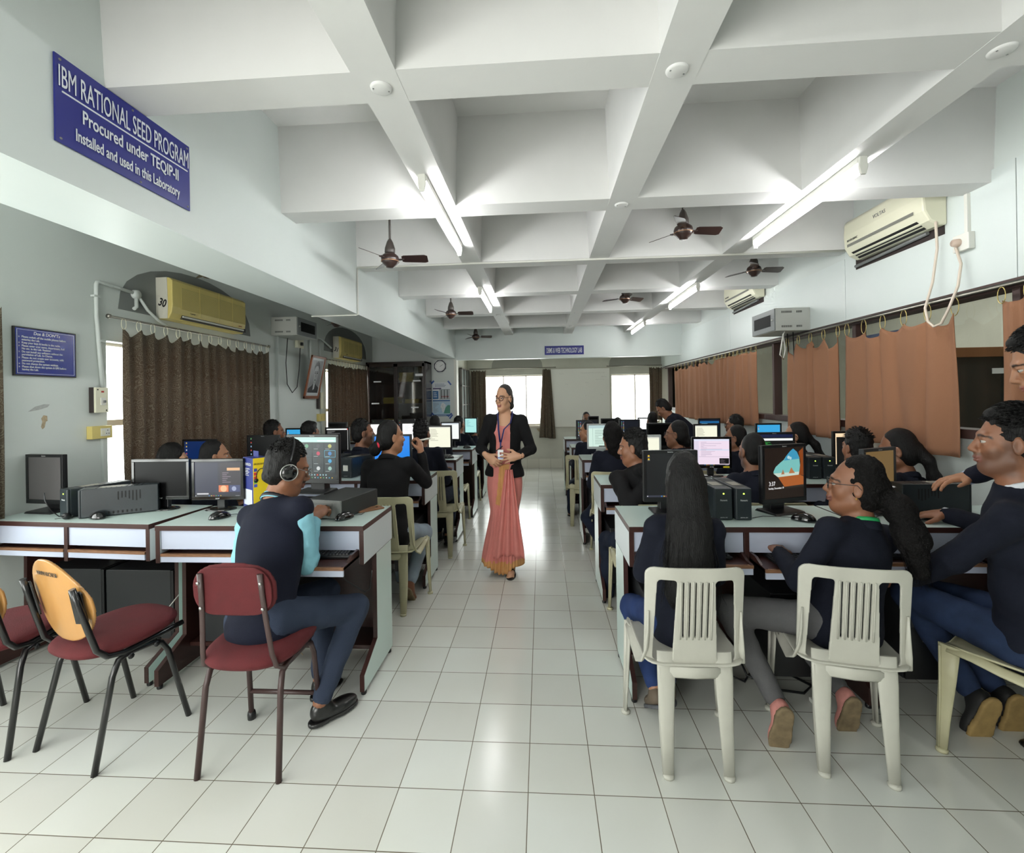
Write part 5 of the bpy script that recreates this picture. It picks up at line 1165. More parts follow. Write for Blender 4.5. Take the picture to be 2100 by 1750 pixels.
stack(.70, 1.752, 9, 'upper right stack inside the bookcase'); stack(.42, 1.382, 6, 'middle shelf stack inside the bookcase'); stack(.42, 1.032, 5, 'lower stack inside the bookcase'); stack(.80, 1.382, 4, 'right stack on the bookcase middle shelf')
for k in range(5):
    o = MB().box(-.008, .008, -.12, .12, 0, .24).build('file_folder', mat('grey file', (120, 124, 124), .6), loc=(-2.93+.835+k*.022, 6.17, 1.758+.0), rot=(0, .08-.05*k, 0)); tag(o, 'upright grey file leaning at the top right of the bookcase', 'file', 'upright grey files in the bookcase')
r = empty('wall_clock', (-1.715, YH-.002, 2.03)); n8 = [(math.cos(a), math.sin(a)) for a in [PI/8+k*PI/4 for k in range(8)]]
MB().prism([(.112*x, .112*z) for x, z in n8], 'y', -.03, 0).build('case', mat('navy clock case', (24, 28, 50), .3), r, bevel=.004); MB().prism([(.09*math.cos(k*PI/16), .09*math.sin(k*PI/16)) for k in range(32)], 'y', -.032, -.03).build('dial', mat('dial white', (226, 228, 226), .4), r)
for k in range(12):
    a = PI/2-k*PI/6; text(str(k or 12), 'numeral', .022, black_m, r, (.073*math.cos(a), -.0325, .073*math.sin(a)-.008), (PI/2, 0, 0), align='CENTER')
b = MB(); b.add([(-.003, -.0345, -.01), (.003, -.0345, -.01), (.056, -.0345, .026), (.052, -.0345, .030)], [(0, 1, 2, 3)]); b.build('minute_hand', black_m, r); b = MB(); b.add([(-.004, -.0350, -.005), (.004, -.0350, -.006), (.036, -.0350, .008), (.034, -.0350, .012)], [(0, 1, 2, 3)]); b.build('hour_hand', black_m, r)
tag(r, 'octagonal dark-rimmed wall clock on the pillar', 'clock')
r = empty('poster', (-1.705, YH-.001, 1.44)); p = Pic(.325, .60); pm = lambda n, c: mat('poster '+n, c, .6)
p.rect(0, 1, 0, 1, pm('white', (222, 228, 232))); lines(p, .15, .9, .86, .97, 3, pm('text', (150, 160, 176)), 3, .5, .6); p.rect(.04, .5, .80, .84, pm('violet', (84, 74, 110))); p.rect(.02, .34, .51, .75, pm('blue', (56, 108, 160))); lines(p, .06, .3, .55, .72, 3, pm('white', (222, 228, 232)), 5)
p.rect(.38, .98, .5, .80, pm('grey', (150, 158, 160))); p.rect(.5, .9, .56, .60, pm('red', (130, 60, 60)))
for k in range(7): p.rect(.40+k*.085, .43+k*.085, .52, .78, pm('dk', (80, 86, 92)) if k % 2 else pm('white', (222, 228, 232)))
p.rect(.02, .98, .44, .48, pm('blue', (56, 108, 160))); p.rect(.02, .98, .05, .43, pm('pale', (176, 206, 224))); p.poly([(.62, .08), (.98, .08), (.98, .32), (.85, .33), (.72, .25)], pm('green', (84, 150, 132))); p.poly([(.50, .38), (.60, .40), (.74, .33), (.70, .25), (.62, .12), (.55, .10), (.50, .22), (.44, .28)], pm('white', (222, 228, 232))); lines(p, .06, .4, .1, .4, 9, pm('text', (150, 160, 176)), 6)
rg = random.Random(9)
for _ in range(12): p.disc(rg.uniform(.48, .68), rg.uniform(.12, .36), .012, pm('dk', (80, 86, 92)), 6)
p.rect(.02, .98, .0, .05, pm('deep', (40, 92, 150))); lines(p, .1, .9, .01, .04, 1, pm('white', (222, 228, 232)), 6)
p.b.build('print', p.mats, r); bt = MB()
for x, z, a in ((-.16, .30, .8), (.15, .29, -.9), (-.15, -.27, -.8), (.15, -.28, .7), (.17, -.31, .9)):
    c, s_ = math.cos(a), math.sin(a); bt.add([(x+u*c-v*s_, -.002-.0001*abs(x), z+u*s_+v*c) for u, v in ((-.045, -.014), (.045, -.014), (.045, .014), (-.045, .014))], [(0, 1, 2, 3)])
bt.build('tape', mat('blue tape', (44, 84, 160), .4), r); tag(r, 'blue and white information poster taped to the pillar below the clock', 'poster')
r = empty('framed_portrait', (-2.915, 3.90, 1.48)); b = MB(); fw = .028; w, h = .37, .56
for a in ((0, w, 0, fw*1.4), (0, w, h-fw, h), (0, fw, 0, h), (w-fw, w, 0, h)): b.box(0, .022, a[0], a[1], a[2], a[3])
b.build('frame', mat('reddish wood frame', (134, 74, 40), .35, var=.1), r, bevel=.003); MB().box(.004, .012, fw, w-fw, fw*1.4, h-fw).build('mount', mat('mount white', (214, 220, 222), .15, coat=.5), r)
p = Pic(w-fw*2-.05, h-fw*2.4-.07); gm = lambda n, v: mat('portrait '+n, (v, v, v+2), .2)
p.rect(0, 1, 0, 1, gm('bg', 150)); p.poly([(.0, 0), (1, 0), (1, .16), (.72, .24), (.6, .3), (.42, .3), (.3, .22), (0, .12)], gm('coat', 66)); p.poly([(.42, .3), (.6, .3), (.58, .12), (.46, .08)], gm('shirt', 210)); p.poly([(.32, .56), (.36, .40), (.47, .28), (.58, .28), (.70, .42), (.73, .58), (.72, .74), (.62, .84), (.42, .84), (.32, .72)], gm('face', 178))
p.poly([(.28, .66), (.34, .78), (.44, .83), (.60, .83), (.70, .76), (.76, .64), (.78, .80), (.68, .94), (.50, .98), (.34, .93), (.26, .80)], gm('hair', 60)); p.poly([(.37, .62), (.47, .63), (.47, .60), (.37, .59)], gm('dark', 40)); p.poly([(.56, .63), (.67, .62), (.67, .59), (.56, .60)], gm('dark', 40)); p.poly([(.36, .66), (.48, .67), (.48, .655), (.36, .645)], gm('dark', 40)); p.poly([(.55, .67), (.68, .66), (.68, .645), (.55, .655)], gm('dark', 40))
p.poly([(.50, .60), (.53, .60), (.56, .49), (.48, .49)], gm('shade', 140)); p.poly([(.44, .40), (.60, .41), (.56, .385), (.47, .38)], gm('dark', 40))
q = p.b.build('photograph', p.mats, r, (.0125, w/2, h/2+.01), (0, 0, PI/2)); r.rotation_euler = (0, .22, 0)
tag(r, 'leaning framed black and white portrait photograph on the left wall', 'picture')
# cupboards in the neighbouring room
for y, x, lb in ((1.0, 3.9, 'glass-fronted wooden cupboard seen through the glazing at right'),):
    r = empty('wooden_cupboard', (x, y-.25, 0)); wd_ = mat('teak wood', (138, 92, 58), .45, var=.15, vscale=6, stretch=(1, 1, .2))
    b = MB().box(0, 1.15, .02, .42, 0, 1.75); b.build('carcass', mat('cupboard dark inside', (40, 42, 38), .6), r)
    b = MB()
    for a in ((0, .05, 0, 1.8), (.55, .6, 0, 1.8), (1.1, 1.15, 0, 1.8), (0, 1.15, 1.72, 1.8), (0, 1.15, 1.0, 1.05), (0, 1.15, 0, .05)): b.box(a[0], a[1], -.01, .03, a[2], a[3])
    b.build('door_frames', wd_, r, bevel=.003); b = MB()
    for k, (a, z) in enumerate(((.42, 1.58), (.48, 1.3), (.46, 1.18), (.66, 1.5), (.64, 1.12))): b.box(a, a+.10, -.012, -.008, z, z+.045)
    b.build('paper_labels', MATS['paper'], r)
    r.rotation_euler = (0, 0, -.0); r.location = (3.35, 2.35, 0); tag(r, lb, 'cupboard')
# ------------------------------------------------------------------ ceiling fans
fan_m = mat('dark brown fan enamel', (52, 36, 32), .3, coat=.3); fan_s = mat('fan stem', (70, 64, 60), .4)
def fan(x, y, z, rot, label):
    r = empty('ceiling_fan', (x, y, z), rot)
    MB().cyl((0, 0, .05), (0, 0, 3.05-z), .008, 8).lathe([(.035, 3.05-z), (.03, 3.0-z), (.01, 2.96-z)], n=14).build('rod', fan_s, r)
    MB().lathe([(.034, .05), (.038, .055), (.036, .085), (.022, .13), (.012, .15), (.008, .15)], n=18).build('canopy', fan_s, r)
    MB().lathe([(0, -.055), (.028, -.052), (.03, -.045), (.048, -.03), (.062, -.008), (.064, .012), (.058, .03), (.04, .045), (.02, .055)], n=24).build('motor', fan_m, r)
    MB().lathe([(.0635, -.012), (.0655, -.009), (.0635, -.006)], n=24).build('trim_ring', mat('fan brass', (160, 120, 90), .3, metal=.7), r)
    for k in range(3):
        a = 2*PI*k/3; ca, sa = math.cos(a), math.sin(a); b = MB(); b.M = Matrix.Rotation(a, 4, 'Z')
        b.add([(.055, -.012, .0), (.055, .012, .0), (.10, .012, .004), (.10, -.012, .004), (.055, -.012, .006), (.055, .012, .006), (.10, .012, .010), (.10, -.012, .010)], [(3, 2, 1, 0), (4, 5, 6, 7), (0, 1, 5, 4), (1, 2, 6, 5), (2, 3, 7, 6), (3, 0, 4, 7)])
        pts = [(.085, -.026), (.10, -.034), (.25, -.040), (.27, -.030), (.27, .026), (.25, .034), (.10, .028), (.085, .022)]
        th = .0035; vs = []
        for t in (0, th): vs += [(px, py, .006-.42*py+t) for px, py in pts]
        n = len(pts); b.add(vs, [tuple(range(n))[::-1], tuple(range(n, 2*n))]+[(i, (i+1) % n, n+(i+1) % n, n+i) for i in range(n)])
        b.build('blade', fan_m, r)
    return tag(r, label, 'ceiling fan', 'dark three-blade ceiling fans')
fan(-1.0, 1.57, 2.45, .10, 'dark ceiling fan nearest on the left, in front of the tube light')
fan(1.07, 1.57, 2.575, .15, 'dark ceiling fan nearest on the right half of the ceiling')
fan(-1.0, 3.80, 2.465, .05, 'dark ceiling fan second in line on the left')
fan(2.05, 2.70, 2.583, .12, 'dark ceiling fan close to the right wall above the orange curtains')
fan(1.07, 3.80, 2.589, .55, 'dark ceiling fan right of centre, farther back')
fan(-1.0, 5.90, 2.464, .25, 'dark ceiling fan farthest away, in front of the header beam')
fan(-2.36, 1.55, 2.415, .3, 'ceiling fan with only blade tips showing under the long beam, nearer')
fan(-2.42, 3.80, 2.40, .25, 'ceiling fan with only blade tips showing under the long beam, farther')
# ------------------------------------------------------------------ people
def V3(*a): return np.array(a if len(a) > 1 else a[0], float)
def nrm(v): return v/(np.linalg.norm(v)+1e-9)
def frame(fwd, up):
    up = nrm(up); f = nrm(fwd-up*(fwd@up)); r = np.cross(f, up); return np.stack([r, f, up], 1)     # columns right, forward, up
def yawv(d): a = math.radians(d); return V3(-math.sin(a), math.cos(a), 0)
def ik(a, b, l1, l2, pole):
    d = b-a; L = np.linalg.norm(d); L2 = min(L, (l1+l2)*.995); d = nrm(d); b = a+d*L2
    x = (l1*l1-l2*l2+L2*L2)/(2*L2); h = math.sqrt(max(l1*l1-x*x, 1e-6)); p = nrm(pole-d*(pole@d)); return a+d*x+p*h, b
def skin_mat(n, c, lip, stub):
    m = mat('skin '+n, c, .5, var=.04, vscale=14, bump=.03, bscale=120); nt = m.node_tree; b = nt.nodes['Principled BSDF']; b.inputs['Subsurface Weight'].default_value = .08
    b.inputs['Subsurface Radius'].default_value = (.02, .008, .004); src = b.inputs['Base Color'].links[0].from_socket
    for at, col in (('stubble', lin(stub)), ('lip', lin(lip)), ('brow', lin((30, 22, 20)))):
        t = nt.nodes.new('ShaderNodeAttribute'); t.attribute_name = at; x = nt.nodes.new('ShaderNodeMix'); x.data_type = 'RGBA'; x.inputs[7].default_value = col
        nt.links.new(t.outputs['Fac'], x.inputs[0]); nt.links.new(src, x.inputs[6]); src = x.outputs[2]
    nt.links.new(src, b.inputs['Base Color']); return m
SK = {'a': skin_mat('light brown', (164, 117, 88), (146, 88, 74), (116, 82, 64)), 'b': skin_mat('brown', (136, 91, 66), (114, 68, 56), (88, 60, 46)), 'c': skin_mat('deep brown', (112, 72, 50), (92, 52, 44), (74, 48, 38)), 'w': skin_mat('warm', (186, 142, 112), (158, 98, 88), (150, 112, 92))}
def hair_mat():
    m = mat('black hair', (9, 8, 8), .5, spec=.28, bump=.9, bscale=90, stretch=(3.5, 3.5, .35)); m.node_tree.nodes['Bump'].inputs['Distance'].default_value = .006; return m
hair_m = hair_mat(); hair_c = mat('curly black hair', (10, 8, 8), .7, spec=.2, bump=1, bscale=130); hair_c.node_tree.nodes['Bump'].inputs['Distance'].default_value = .008
def cloth(n, c, v=.05): return mat(n, c, .85, bump=.25, bscale=420, var=v, vscale=10, spec=.25)
navy = cloth('navy suiting', (16, 20, 33)); blackc = cloth('black suiting', (15, 15, 17)); navy2 = cloth('navy wool', (17, 21, 37)); jean = cloth('blue denim', (36, 54, 96), .2); jeand = cloth('dark denim', (24, 32, 48), .2); greyt = cloth('grey denim', (90, 90, 91), .12)
palej = cloth('pale denim', (146, 160, 172), .1); slate = cloth('slate trousers', (48, 57, 75)); shirtb = cloth('sky blue shirt', (138, 196, 212), .04); shirtw = cloth('white shirt', (205, 208, 214), .03); shoe_b = mat('black leather', (18, 17, 17), .3, coat=.3); shoe_p = mat('pink canvas', (196, 132, 124), .7, var=.1, vscale=40); sole_m = mat('worn gum sole', (120, 104, 78), .8, var=.25, vscale=30); eye_w = mat('eye white', (176, 168, 160), .3); eye_d = mat('iris', (26, 16, 12), .15)
KH = V3(.86, .85, 1.0)                        # heads a little narrower than high
def head_prims(f, H, R, s, ears=True):
    P = lambda *p: H+R@(V3(*p)*KH)*s
    E = lambda c, r, k=.02, sub=False, RR=None: f.ell(P(*c), V3(*r)*KH*s, R if RR is None else RR, k*s, sub)
    E((0, -.018, .035), (.073, .093, .083)); E((0, .022, -.012), (.060, .070, .090)); E((0, .048, -.082), (.034, .036, .030), .035)
    f.cap(P(-.045, .0, -.062), P(0, .06, -.092), .020*s, .018*s, .03*s); f.cap(P(.045, .0, -.062), P(0, .06, -.092), .020*s, .018*s, .03*s)
    for x in (-1, 1):
        E((x*.038, .056, -.026), (.024, .024, .026), .02); E((x*.030, .098, .004), (.019, .014, .012), .012, True)
        E((x*.030, .0735, .002), (.0150, .0140, .0130), .004)
        E((x*.030, .0845, .0105), (.0150, .0080, .0032), .004); E((x*.030, .0835, -.0065), (.0140, .0070, .0026), .004)
        if ears:
            E((x*.076, -.008, -.008), (.010, .019, .031), .008); E((x*.085, -.003, -.006), (.006, .010, .018), .006, True)
    E((0, .080, .026), (.048, .016, .010), .016)
    f.cap(P(0, .088, .014), P(0, .112, -.026), .0075*s, .0115*s, .010*s); 
    for x in (-1, 1): E((x*.0115, .102, -.031), (.0085, .011, .0075), .006)
    E((0, .094, -.050), (.020, .012, .014), .012)
    E((0, .101, -.056), (.023, .009, .0052), .004); E((0, .099, -.0665), (.019, .009, .0062), .004); E((0, .108, -.0612), (.024, .006, .0012), .002, True)
def hand(f, W, d, n, t, s=1.0, curl=.5, spread=.1, thumb=.5, lens=None, point=False):
    """W wrist, d finger direction, n palm side, t thumb side"""
    d = nrm(d); n = nrm(n-d*(n@d)); t = nrm(t-d*(t@d)-n*(t@n)); R = np.stack([t, d, n], 1)
    f.ell(W+d*.045*s, V3(.038, .050, .0145)*s, R, .012*s); f.cap(W-d*.03*s, W+d*.03*s, .024*s, .023*s, .02*s, flat=(n, 1.25))
    for i in range(4):
        L = (.070, .078, .072, .056)[i]*s; b = W+(d*(.078, .083, .080, .070)[i]+t*(.0285-.0192*i)+n*.001)*s; v = nrm(d+t*spread*(1.5-i)*.5)
        c = curl if not isinstance(curl, (list, tuple)) else curl[i]; a = c*.55; ra = (.0092, .0094, .0090, .0080)[i]*s
        f.cap(b-v*.03*s, b, ra*1.1, ra, .008*s)
        for k, (fr, da) in enumerate(((.42, .85), (.31, .75), (.27, .5))):
            u = nrm(v*math.cos(a)+n*math.sin(a)); e = b+u*L*fr; f.cap(b, e, ra*(1-.08*k), ra*(.93-.08*k), .003*s); b = e; a += c*da
    b = W+(t*.024+d*.018)*s; u = nrm(t*(.8-.3*thumb)+d*.62+n*(.15+.5*thumb)); e = b+u*.040*s; f.cap(b, e, .0135*s, .0110*s, .012*s); u2 = nrm(u+d*.5+n*.2*thumb-t*.2); e2 = e+u2*.030*s; f.cap(e, e2, .0108*s, .0088*s, .004*s); 
    f.cap(e2, e2+nrm(u2+d*.1)*.012*s, .0088*s, .0075*s, .003*s)
def ring_pts(c, R, rx, ry, n=20, a0=0, a1=2*PI):
    return [tuple(c+R[:, 0]*rx*math.cos(a0+(a1-a0)*k/n)+R[:, 1]*ry*math.sin(a0+(a1-a0)*k/n)) for k in range(n+1)]
def person(label, hip, head, face=0, torso=None, pitch=0, roll=0, s=1.0, sk='b', hair='short', top='jacket', topm=None, legm=None, hands=None, feet=None, pole_e=None, pole_k=None, lod=1, hs=None,
           shoes=None, glasses=None, gt=.0015, neck=.046, neck_m=None, extra=None, group=None, seated=True, facial=None, up=None, wide=.84, hem=.10, eyes=True, hairm=None, knee=None):
    hip = V3(hip); O = V3(hip[0], hip[1], 0); hip = hip-O; Hc = V3(head)-O; hs = hs or s
    torso = face if torso is None else torso; tf = yawv(torso); ff = yawv(face); ps = math.radians(pitch); rl = math.radians(roll)
    hr = np.cross(ff, V3(0, 0, 1)); hu = nrm(V3(0, 0, 1)*math.cos(ps)-ff*math.sin(ps)*-1+hr*math.sin(rl)); hf = nrm(ff*math.cos(ps)-V3(0, 0, 1)*math.sin(ps)) ; HR = frame(hf, hu)
    N = Hc-(nrm(HR[:, 2]*.6+V3(0, 0, 1)*.4)*.150+HR[:, 1]*.022)*hs
    u = nrm(N-hip); TR = frame(tf, u); r, fw = TR[:, 0], TR[:, 1]; L = np.linalg.norm(N-hip)
    pt = lambda t, x=0, y=0: hip+(N-hip)*t+r*x*s*wide+fw*y*s
    sh = [pt(.90, q*.155) for q in (-1, 1)]
    hd = hands or {}; arms = []
    for i, q in enumerate((-1, 1)):
        h = hd.get('LR'[i]) or {}
        W = V3(h['w'])-O if 'w' in h else hip+fw*.34*s+r*q*.09*s+V3(0, 0, .24)*s
        po = V3(h.get('pole', (r*q*.28-V3(0, 0, 1)*.9-fw*.25))); el, W = ik(sh[i], W, .265*s, .235*s, po); arms.append((sh[i], el, W, h))
    legs = []; fd = feet or {}
    for i, q in enumerate((-1, 1)):
        g = fd.get('LR'[i]) or {}
        A = V3(g['a'])-O if 'a' in g else hip+fw*(.40 if seated else 0)*s+r*q*.09*s-V3(0, 0, hip[2]-.085)
        hj = hip+r*q*.082*s*wide+u*.0; po = V3(g.get('pole', (fw*.6+V3(0, 0, 1)) if seated else fw)); kn, A = ik(hj, A, .40*s, .40*s, po); legs.append((hj, kn, A, g))
    allp = [Hc, N, hip]+[x for a in arms for x in a[:3]]+[x for a in legs for x in a[:3]]
    lo = np.min(allp, 0)-.22; hi = np.max(allp, 0)+.22; lo[2] = max(lo[2]+.06, -.02)
    coarse, hfi, hnd = {0: (.012, .0042, .0042), 1: (.016, .0062, .0065), 2: (.022, .0095, .02)}[lod]
    fine = [(Hc-.135*hs, Hc+.135*hs, hfi)]
    for a in arms:
        if lod < 2 and not a[3].get('hide'):
            c = a[2]+nrm(a[2]-a[1])*.07; fine.append((c-.085, c+.085, hnd))
    f = Field(lo, hi, coarse, fine)
    f.ell(pt(.03), V3(.150*wide, .105, .10)*s, TR, .05); f.ell(pt(.34), V3(.125*wide, .088, .13)*s, TR, .06); f.ell(pt(.70), V3(.138*wide, .092, .13)*s, TR, .06)
    f.cap(sh[0], sh[1], .040*s, .040*s, .05); f.cap(N-u*.02, Hc-HR[:, 2]*.07*hs-HR[:, 1]*.014*hs, neck*s, neck*.95*s, .03); f.cap(pt(.86), N+u*.01, .068*s, neck*s, .05)
    head_prims(f, Hc, HR, hs)
    for a in arms:
        f.cap(a[0], a[1], .038*s, .032*s, .02); f.cap(a[1], a[2], .033*s, .024*s, .012)
        h = a[3]; dd = V3(h.get('d', nrm(a[2]-a[1])*1.0)); nn = V3(h.get('n', (0, 0, -1))); q = -1 if a is arms[0] else 1; tt = V3(h.get('t', -r*q))
        hand(f, a[2], dd, nn, tt, s*.98, h.get('curl', .45), h.get('spread', .12), h.get('thumb', .4))
    for g in legs: f.cap(g[0], g[1], .070*s, .048*s, .03); f.cap(g[1], g[2], .048*s, .032*s, .02)
    Vx, Q = f.nets(); C_ = Vx[Q].mean(1)
    me = np_mesh('person', Vx, Q); o = link('person', me, SK[sk], loc=tuple(O))
    loc = (Vx-Hc)@HR/hs/KH; x, y, z = np.abs(loc[:, 0]), loc[:, 1], loc[:, 2]
    S = lambda v, w_: np.clip(v/w_+.5, 0, 1)                       # soft step
    lip = S(.0115-np.abs(z+.0615)-.018*np.maximum(0, x-.006)*20*.02, .003)*S(.024-x, .004)*S(y-.086, .004)
    brow = S(.0042-np.abs(z-(.0245-.13*np.abs(x-.030)-1.1*np.maximum(0, x-.044))), .004)*S(x-.012, .004)*S(.052-x, .005)*S(y-.055, .006)
    stb = 0*x
    if facial:
        if facial != 'moustache': stb = np.maximum(S(-.045-z+.5*np.maximum(0, x-.02), .02)*S(z+.118, .02)*S(y+.012, .03), S(.02-np.abs(y-.016), .02)*S(x-.05, .01)*S(.01-z, .03)*S(z+.07, .03))*(1. if facial == 'beard' else .75)
        stb = np.maximum(stb, (0 if facial == 'stubble' else 1)*0)
        m_ = S(.0062-np.abs(z+.0445), .005)*S(.026-x, .006)*S(y-.084, .004)
        if facial != 'stubble': brow = np.maximum(brow, m_*.9)
        else: stb = np.maximum(stb, m_*.8)
    near = (np.linalg.norm(loc, axis=1) < .16)
    for nm_, v in (('lip', lip), ('brow', brow), ('stubble', stb)):
        at = me.attributes.new(nm_, 'FLOAT', 'POINT'); at.data.foreach_set('value', (v*near).astype(np.float32))
    if eyes:
        for q in (-1, 1):
            b = MB(); c = Hc+HR@(V3(q*.030, .0785, .0018)*KH)*hs
            b.lathe([(0, .0140), (.0066, .0126), (.0070, .0122)], n=12, m=1); b.lathe([(.0070, .0122), (.0095, .0102), (.0125, .006), (.0138, 0), (.0125, -.006)], n=12, m=0)
            e = b.build('eye', [eye_w, eye_d], o, tuple(c)); gz = V3(0, 0, 1); Rm = Matrix([list(row) for row in np.stack([HR[:, 0], -HR[:, 2], HR[:, 1]], 1)]); e.rotation_euler = Rm.to_euler(); e.scale = (hs*.92, hs*.60, hs*.86)
    # ---- hair
    hm = hairm or (hair_c if hair in ('curly', 'pony curly') else hair_m); res = {0: .0055, 1: .008, 2: .012}[lod]
    P = lambda *p: Hc+HR@(V3(*p)*KH)*hs
    if hair != 'none':
        pts = [Hc]; ext = []
        zdown = V3(0, 0, -1); bk = -TR[:, 1]
        if hair in ('long', 'wavy'):
            g = .30; base = P(0, -.06, .0); mid = N+bk*.075*s-u*.03; end = N+bk*.105*s-u*(.27 if hair == 'long' else .2); ext = [(base, mid, .080, .088), (mid, end, .088, .100)]
        if hair in ('pony', 'pony curly'):
            tie = P(0, -.112, -.0); q = (extra or {}).get('pony', (0, 0, 0)); m1 = tie+V3(q)*.35+bk*.02+zdown*.07; m2_ = m1+V3(q)*.4+zdown*.11; m3 = m2_+V3(q)*.25+zdown*(.10 if hair == 'pony' else .13)
            k = .8 if hair == 'pony' else 1.4; ext = [(tie, m1, .026, .034*k), (m1, m2_, .034*k, .040*k), (m2_, m3, .040*k, .016*k*1.4)]
        if hair == 'bun': c = P(*(extra or {}).get('bun', (0, -.122, -.035))); ext = [(P(0, -.085, -.02), c, .036, .016), (c, c+V3(0, 0, -.014), .042, .040)]
        if hair == 'low bun': c = P(0, -.110, -.07); ext = [(P(0, -.07, -.03), c, .05, .03), (c, c, .034, .034)]
        if hair == 'curly': ext = [(P(0, -.06, .02), P(.0, -.09, -.09), .088, .07), (P(0, -.09, -.09), P(.01, -.10, -.20), .065, .05)]
        allh = [Hc]+[e_ for q in ext for e_ in q[:2]]; hl = np.min(allh, 0)-.15*hs; hh_ = np.max(allh, 0)+.15*hs
        g = Field(hl, hh_, res)
        E = lambda c, rr_, k=.02, sub=False: g.ell(P(*c), V3(*rr_)*KH*hs, HR, k*hs, sub)
        short = hair in ('short', 'spiky', 'crop', 'fade')
        vol = {'short': .005, 'spiky': .008, 'crop': .002, 'fade': .002, 'curly': .008, 'long': .014}.get(hair, .003)
        E((0, -.026, .036), (.076+vol*.6, .092+vol*.8, .086+vol*1.9), 0)
        if short: E((0, -.05, -.03), (.070, .062, .06), .02)
        else: E((0, -.045, -.03), (.077, .068, .07), .03)
        for e_ in ext: g.cap(e_[0], e_[1], e_[2], e_[3], .03, flat=(bk, 1.45) if hair in ('long', 'wavy') else None)
        if hair == 'spiky': g.ripple(.0055, 170, 5); 
        elif hair == 'short': g.ripple(.0035, 120, 3)
        elif hair in ('curly', 'pony curly'): g.ripple(.006, 110, 8)
        elif hair in ('long', 'wavy'): g.ripple(.004, 95, 6, (1, 1, .12))
        else: g.ripple(.0012, 140, 4)
        if short and hair != 'crop': E((0, .030, .098), (.050, .046, .026), .02) if hair == 'spiky' else None
        E((0, .100, -.016), (.062, .062, .076), .024, True)
        E((0, .05, -.10), (.10, .085, .065), .01, True)
        if short:
            for q in (-1, 1): E((q*.088, .012, -.035), (.026, .048, .044), .008, True); E((q*.10, -.02, -.085), (.05, .09, .05), .01, True)
            g.cap(P(-.08, -.09, -.135), P(.08, -.09, -.135), .055*hs, None, .015, sub=True)
        else:
            for q in (-1, 1):
                if hair not in ('long', 'wavy', 'curly'): E((q*.086, .004, -.018), (.020, .024, .036), .006, True)
        V_, Q_ = g.nets()
        if lod < 2: V_ = smooth_v(V_, Q_, 1, .3)
        link('hair', np_mesh('hair', V_, Q_), hm, o)
        if hair in ('spiky', 'short') and lod < 2:
            b = MB(); rg = random.Random(4); n = {0: 420, 1: 120}[lod]; ln = .026 if hair == 'spiky' else .012
            for k in range(n):
                th = rg.uniform(0, 6.283); el_ = rg.uniform(.25, 1.0); ce = math.sqrt(1-el_*el_)
                dn = V3(math.cos(th)*ce, math.sin(th)*ce, el_); p = V3(0, -.026, .036)+dn*V3(.076+vol*.6, .092+vol*.8, .086+vol*1.9)*.985
                if p[1] > .045 and p[2] < .075: continue
                cmb = V3(rg.uniform(-.5, .5), .75 if dn[1] > -.3 else -.3, .15)+dn*.55; cmb = nrm(cmb); q0 = P(*p); q1 = P(*(p+cmb*ln*.55)); q2 = P(*(p+cmb*ln+V3(0, .1, -.25)*ln))
                b.tube([tuple(q0), tuple(q1), tuple(q2)], [.0034*hs, .0024*hs, .0004], 4)
            b.build('hair_tufts', hm, o)
        if hair in ('long', 'wavy', 'pony curly', 'pony', 'curly') and lod < 2:
            b = MB(); rg = random.Random(11); ends = ext[-1][1]; a0 = ext[0][0]; rad = ext[-1][3]
            for k in range(70 if lod == 0 else 30):
                th = rg.uniform(0, 6.28); rr1 = rg.uniform(.75, 1.05); off = (r*math.cos(th)+bk*.6*math.sin(th))
                p0 = ext[0][0]+off*ext[0][2]*.9; p1 = ext[0][1]+off*ext[0][3]*rr1*1.02; p2 = ends+off*rad*rr1*rg.uniform(.9, 1.35)+zdown*rg.uniform(-.03, .03); p3 = p2+off*rg.uniform(-.01, .025)+zdown*rg.uniform(.02, .05)
                if 'curly' in hair: p2 = p2+V3(rg.uniform(-.02, .02), 0, 0)
                b.tube([tuple(p0), tuple(p1), tuple((p1+p2)/2+off*rg.uniform(-.005, .02)), tuple(p2), tuple(p3)], [.0016, .0016, .0014, .001, .0004], 3)
            b.build('loose_strands', hm, o)
    # ---- clothes
    if top != 'none':
        tm = topm or navy; g = Field(lo, hi, {0: .0105, 1: .014, 2: .02}[lod]); c = .014 if lod < 2 else .018
        E = lambda t, rr_, k=.05, y=0: g.ell(pt(t, 0, y), V3(rr_[0]*wide, rr_[1], rr_[2])*s+c, TR, k)
        if seated: E(.02-hem*.3, (.155, .118, .10+hem*.35))
        else: hw_ = (extra or {}).get('hemw', .150); g.cap(pt(-hem*1.2), pt(.1), hw_*s, .140*s, .03, flat=(fw, 1.22)); 
        E(.34, (.132, .095, .14), .06); E(.68, (.145, .100, .14), .06)
        g.cap(sh[0]-u*.002, sh[1]-u*.002, .046*s+c*.5, None, .03); g.cap(pt(.84), N-u*.012, .085*s, .055*s+c*.6, .05)
        for a in arms:
            g.cap(a[0], a[1], .047*s+c*.5, .040*s+c*.5, .02)
            if top != 'vest': e = a[1]+(a[2]-a[1])*(.97 if top != 'sleeve' else .7); g.cap(a[1], e, .041*s+c*.5, .030*s+c*.5, .014)
        if top == 'vest':
            g = Field(lo, hi, .0105 if lod == 0 else .014); E(-.02, (.15, .112, .11)); E(.34, (.135, .098, .15), .06); E(.66, (.148, .103, .16), .06); g.cap(sh[0]+r*.004-u*.0, sh[1]-r*.004, .050*s+c*.5, None, .04); g.cap(pt(.84), N-u*.03, .085*s, .06*s, .05)
        if not seated: g.plane(pt(-hem*2.0), -u, .005)
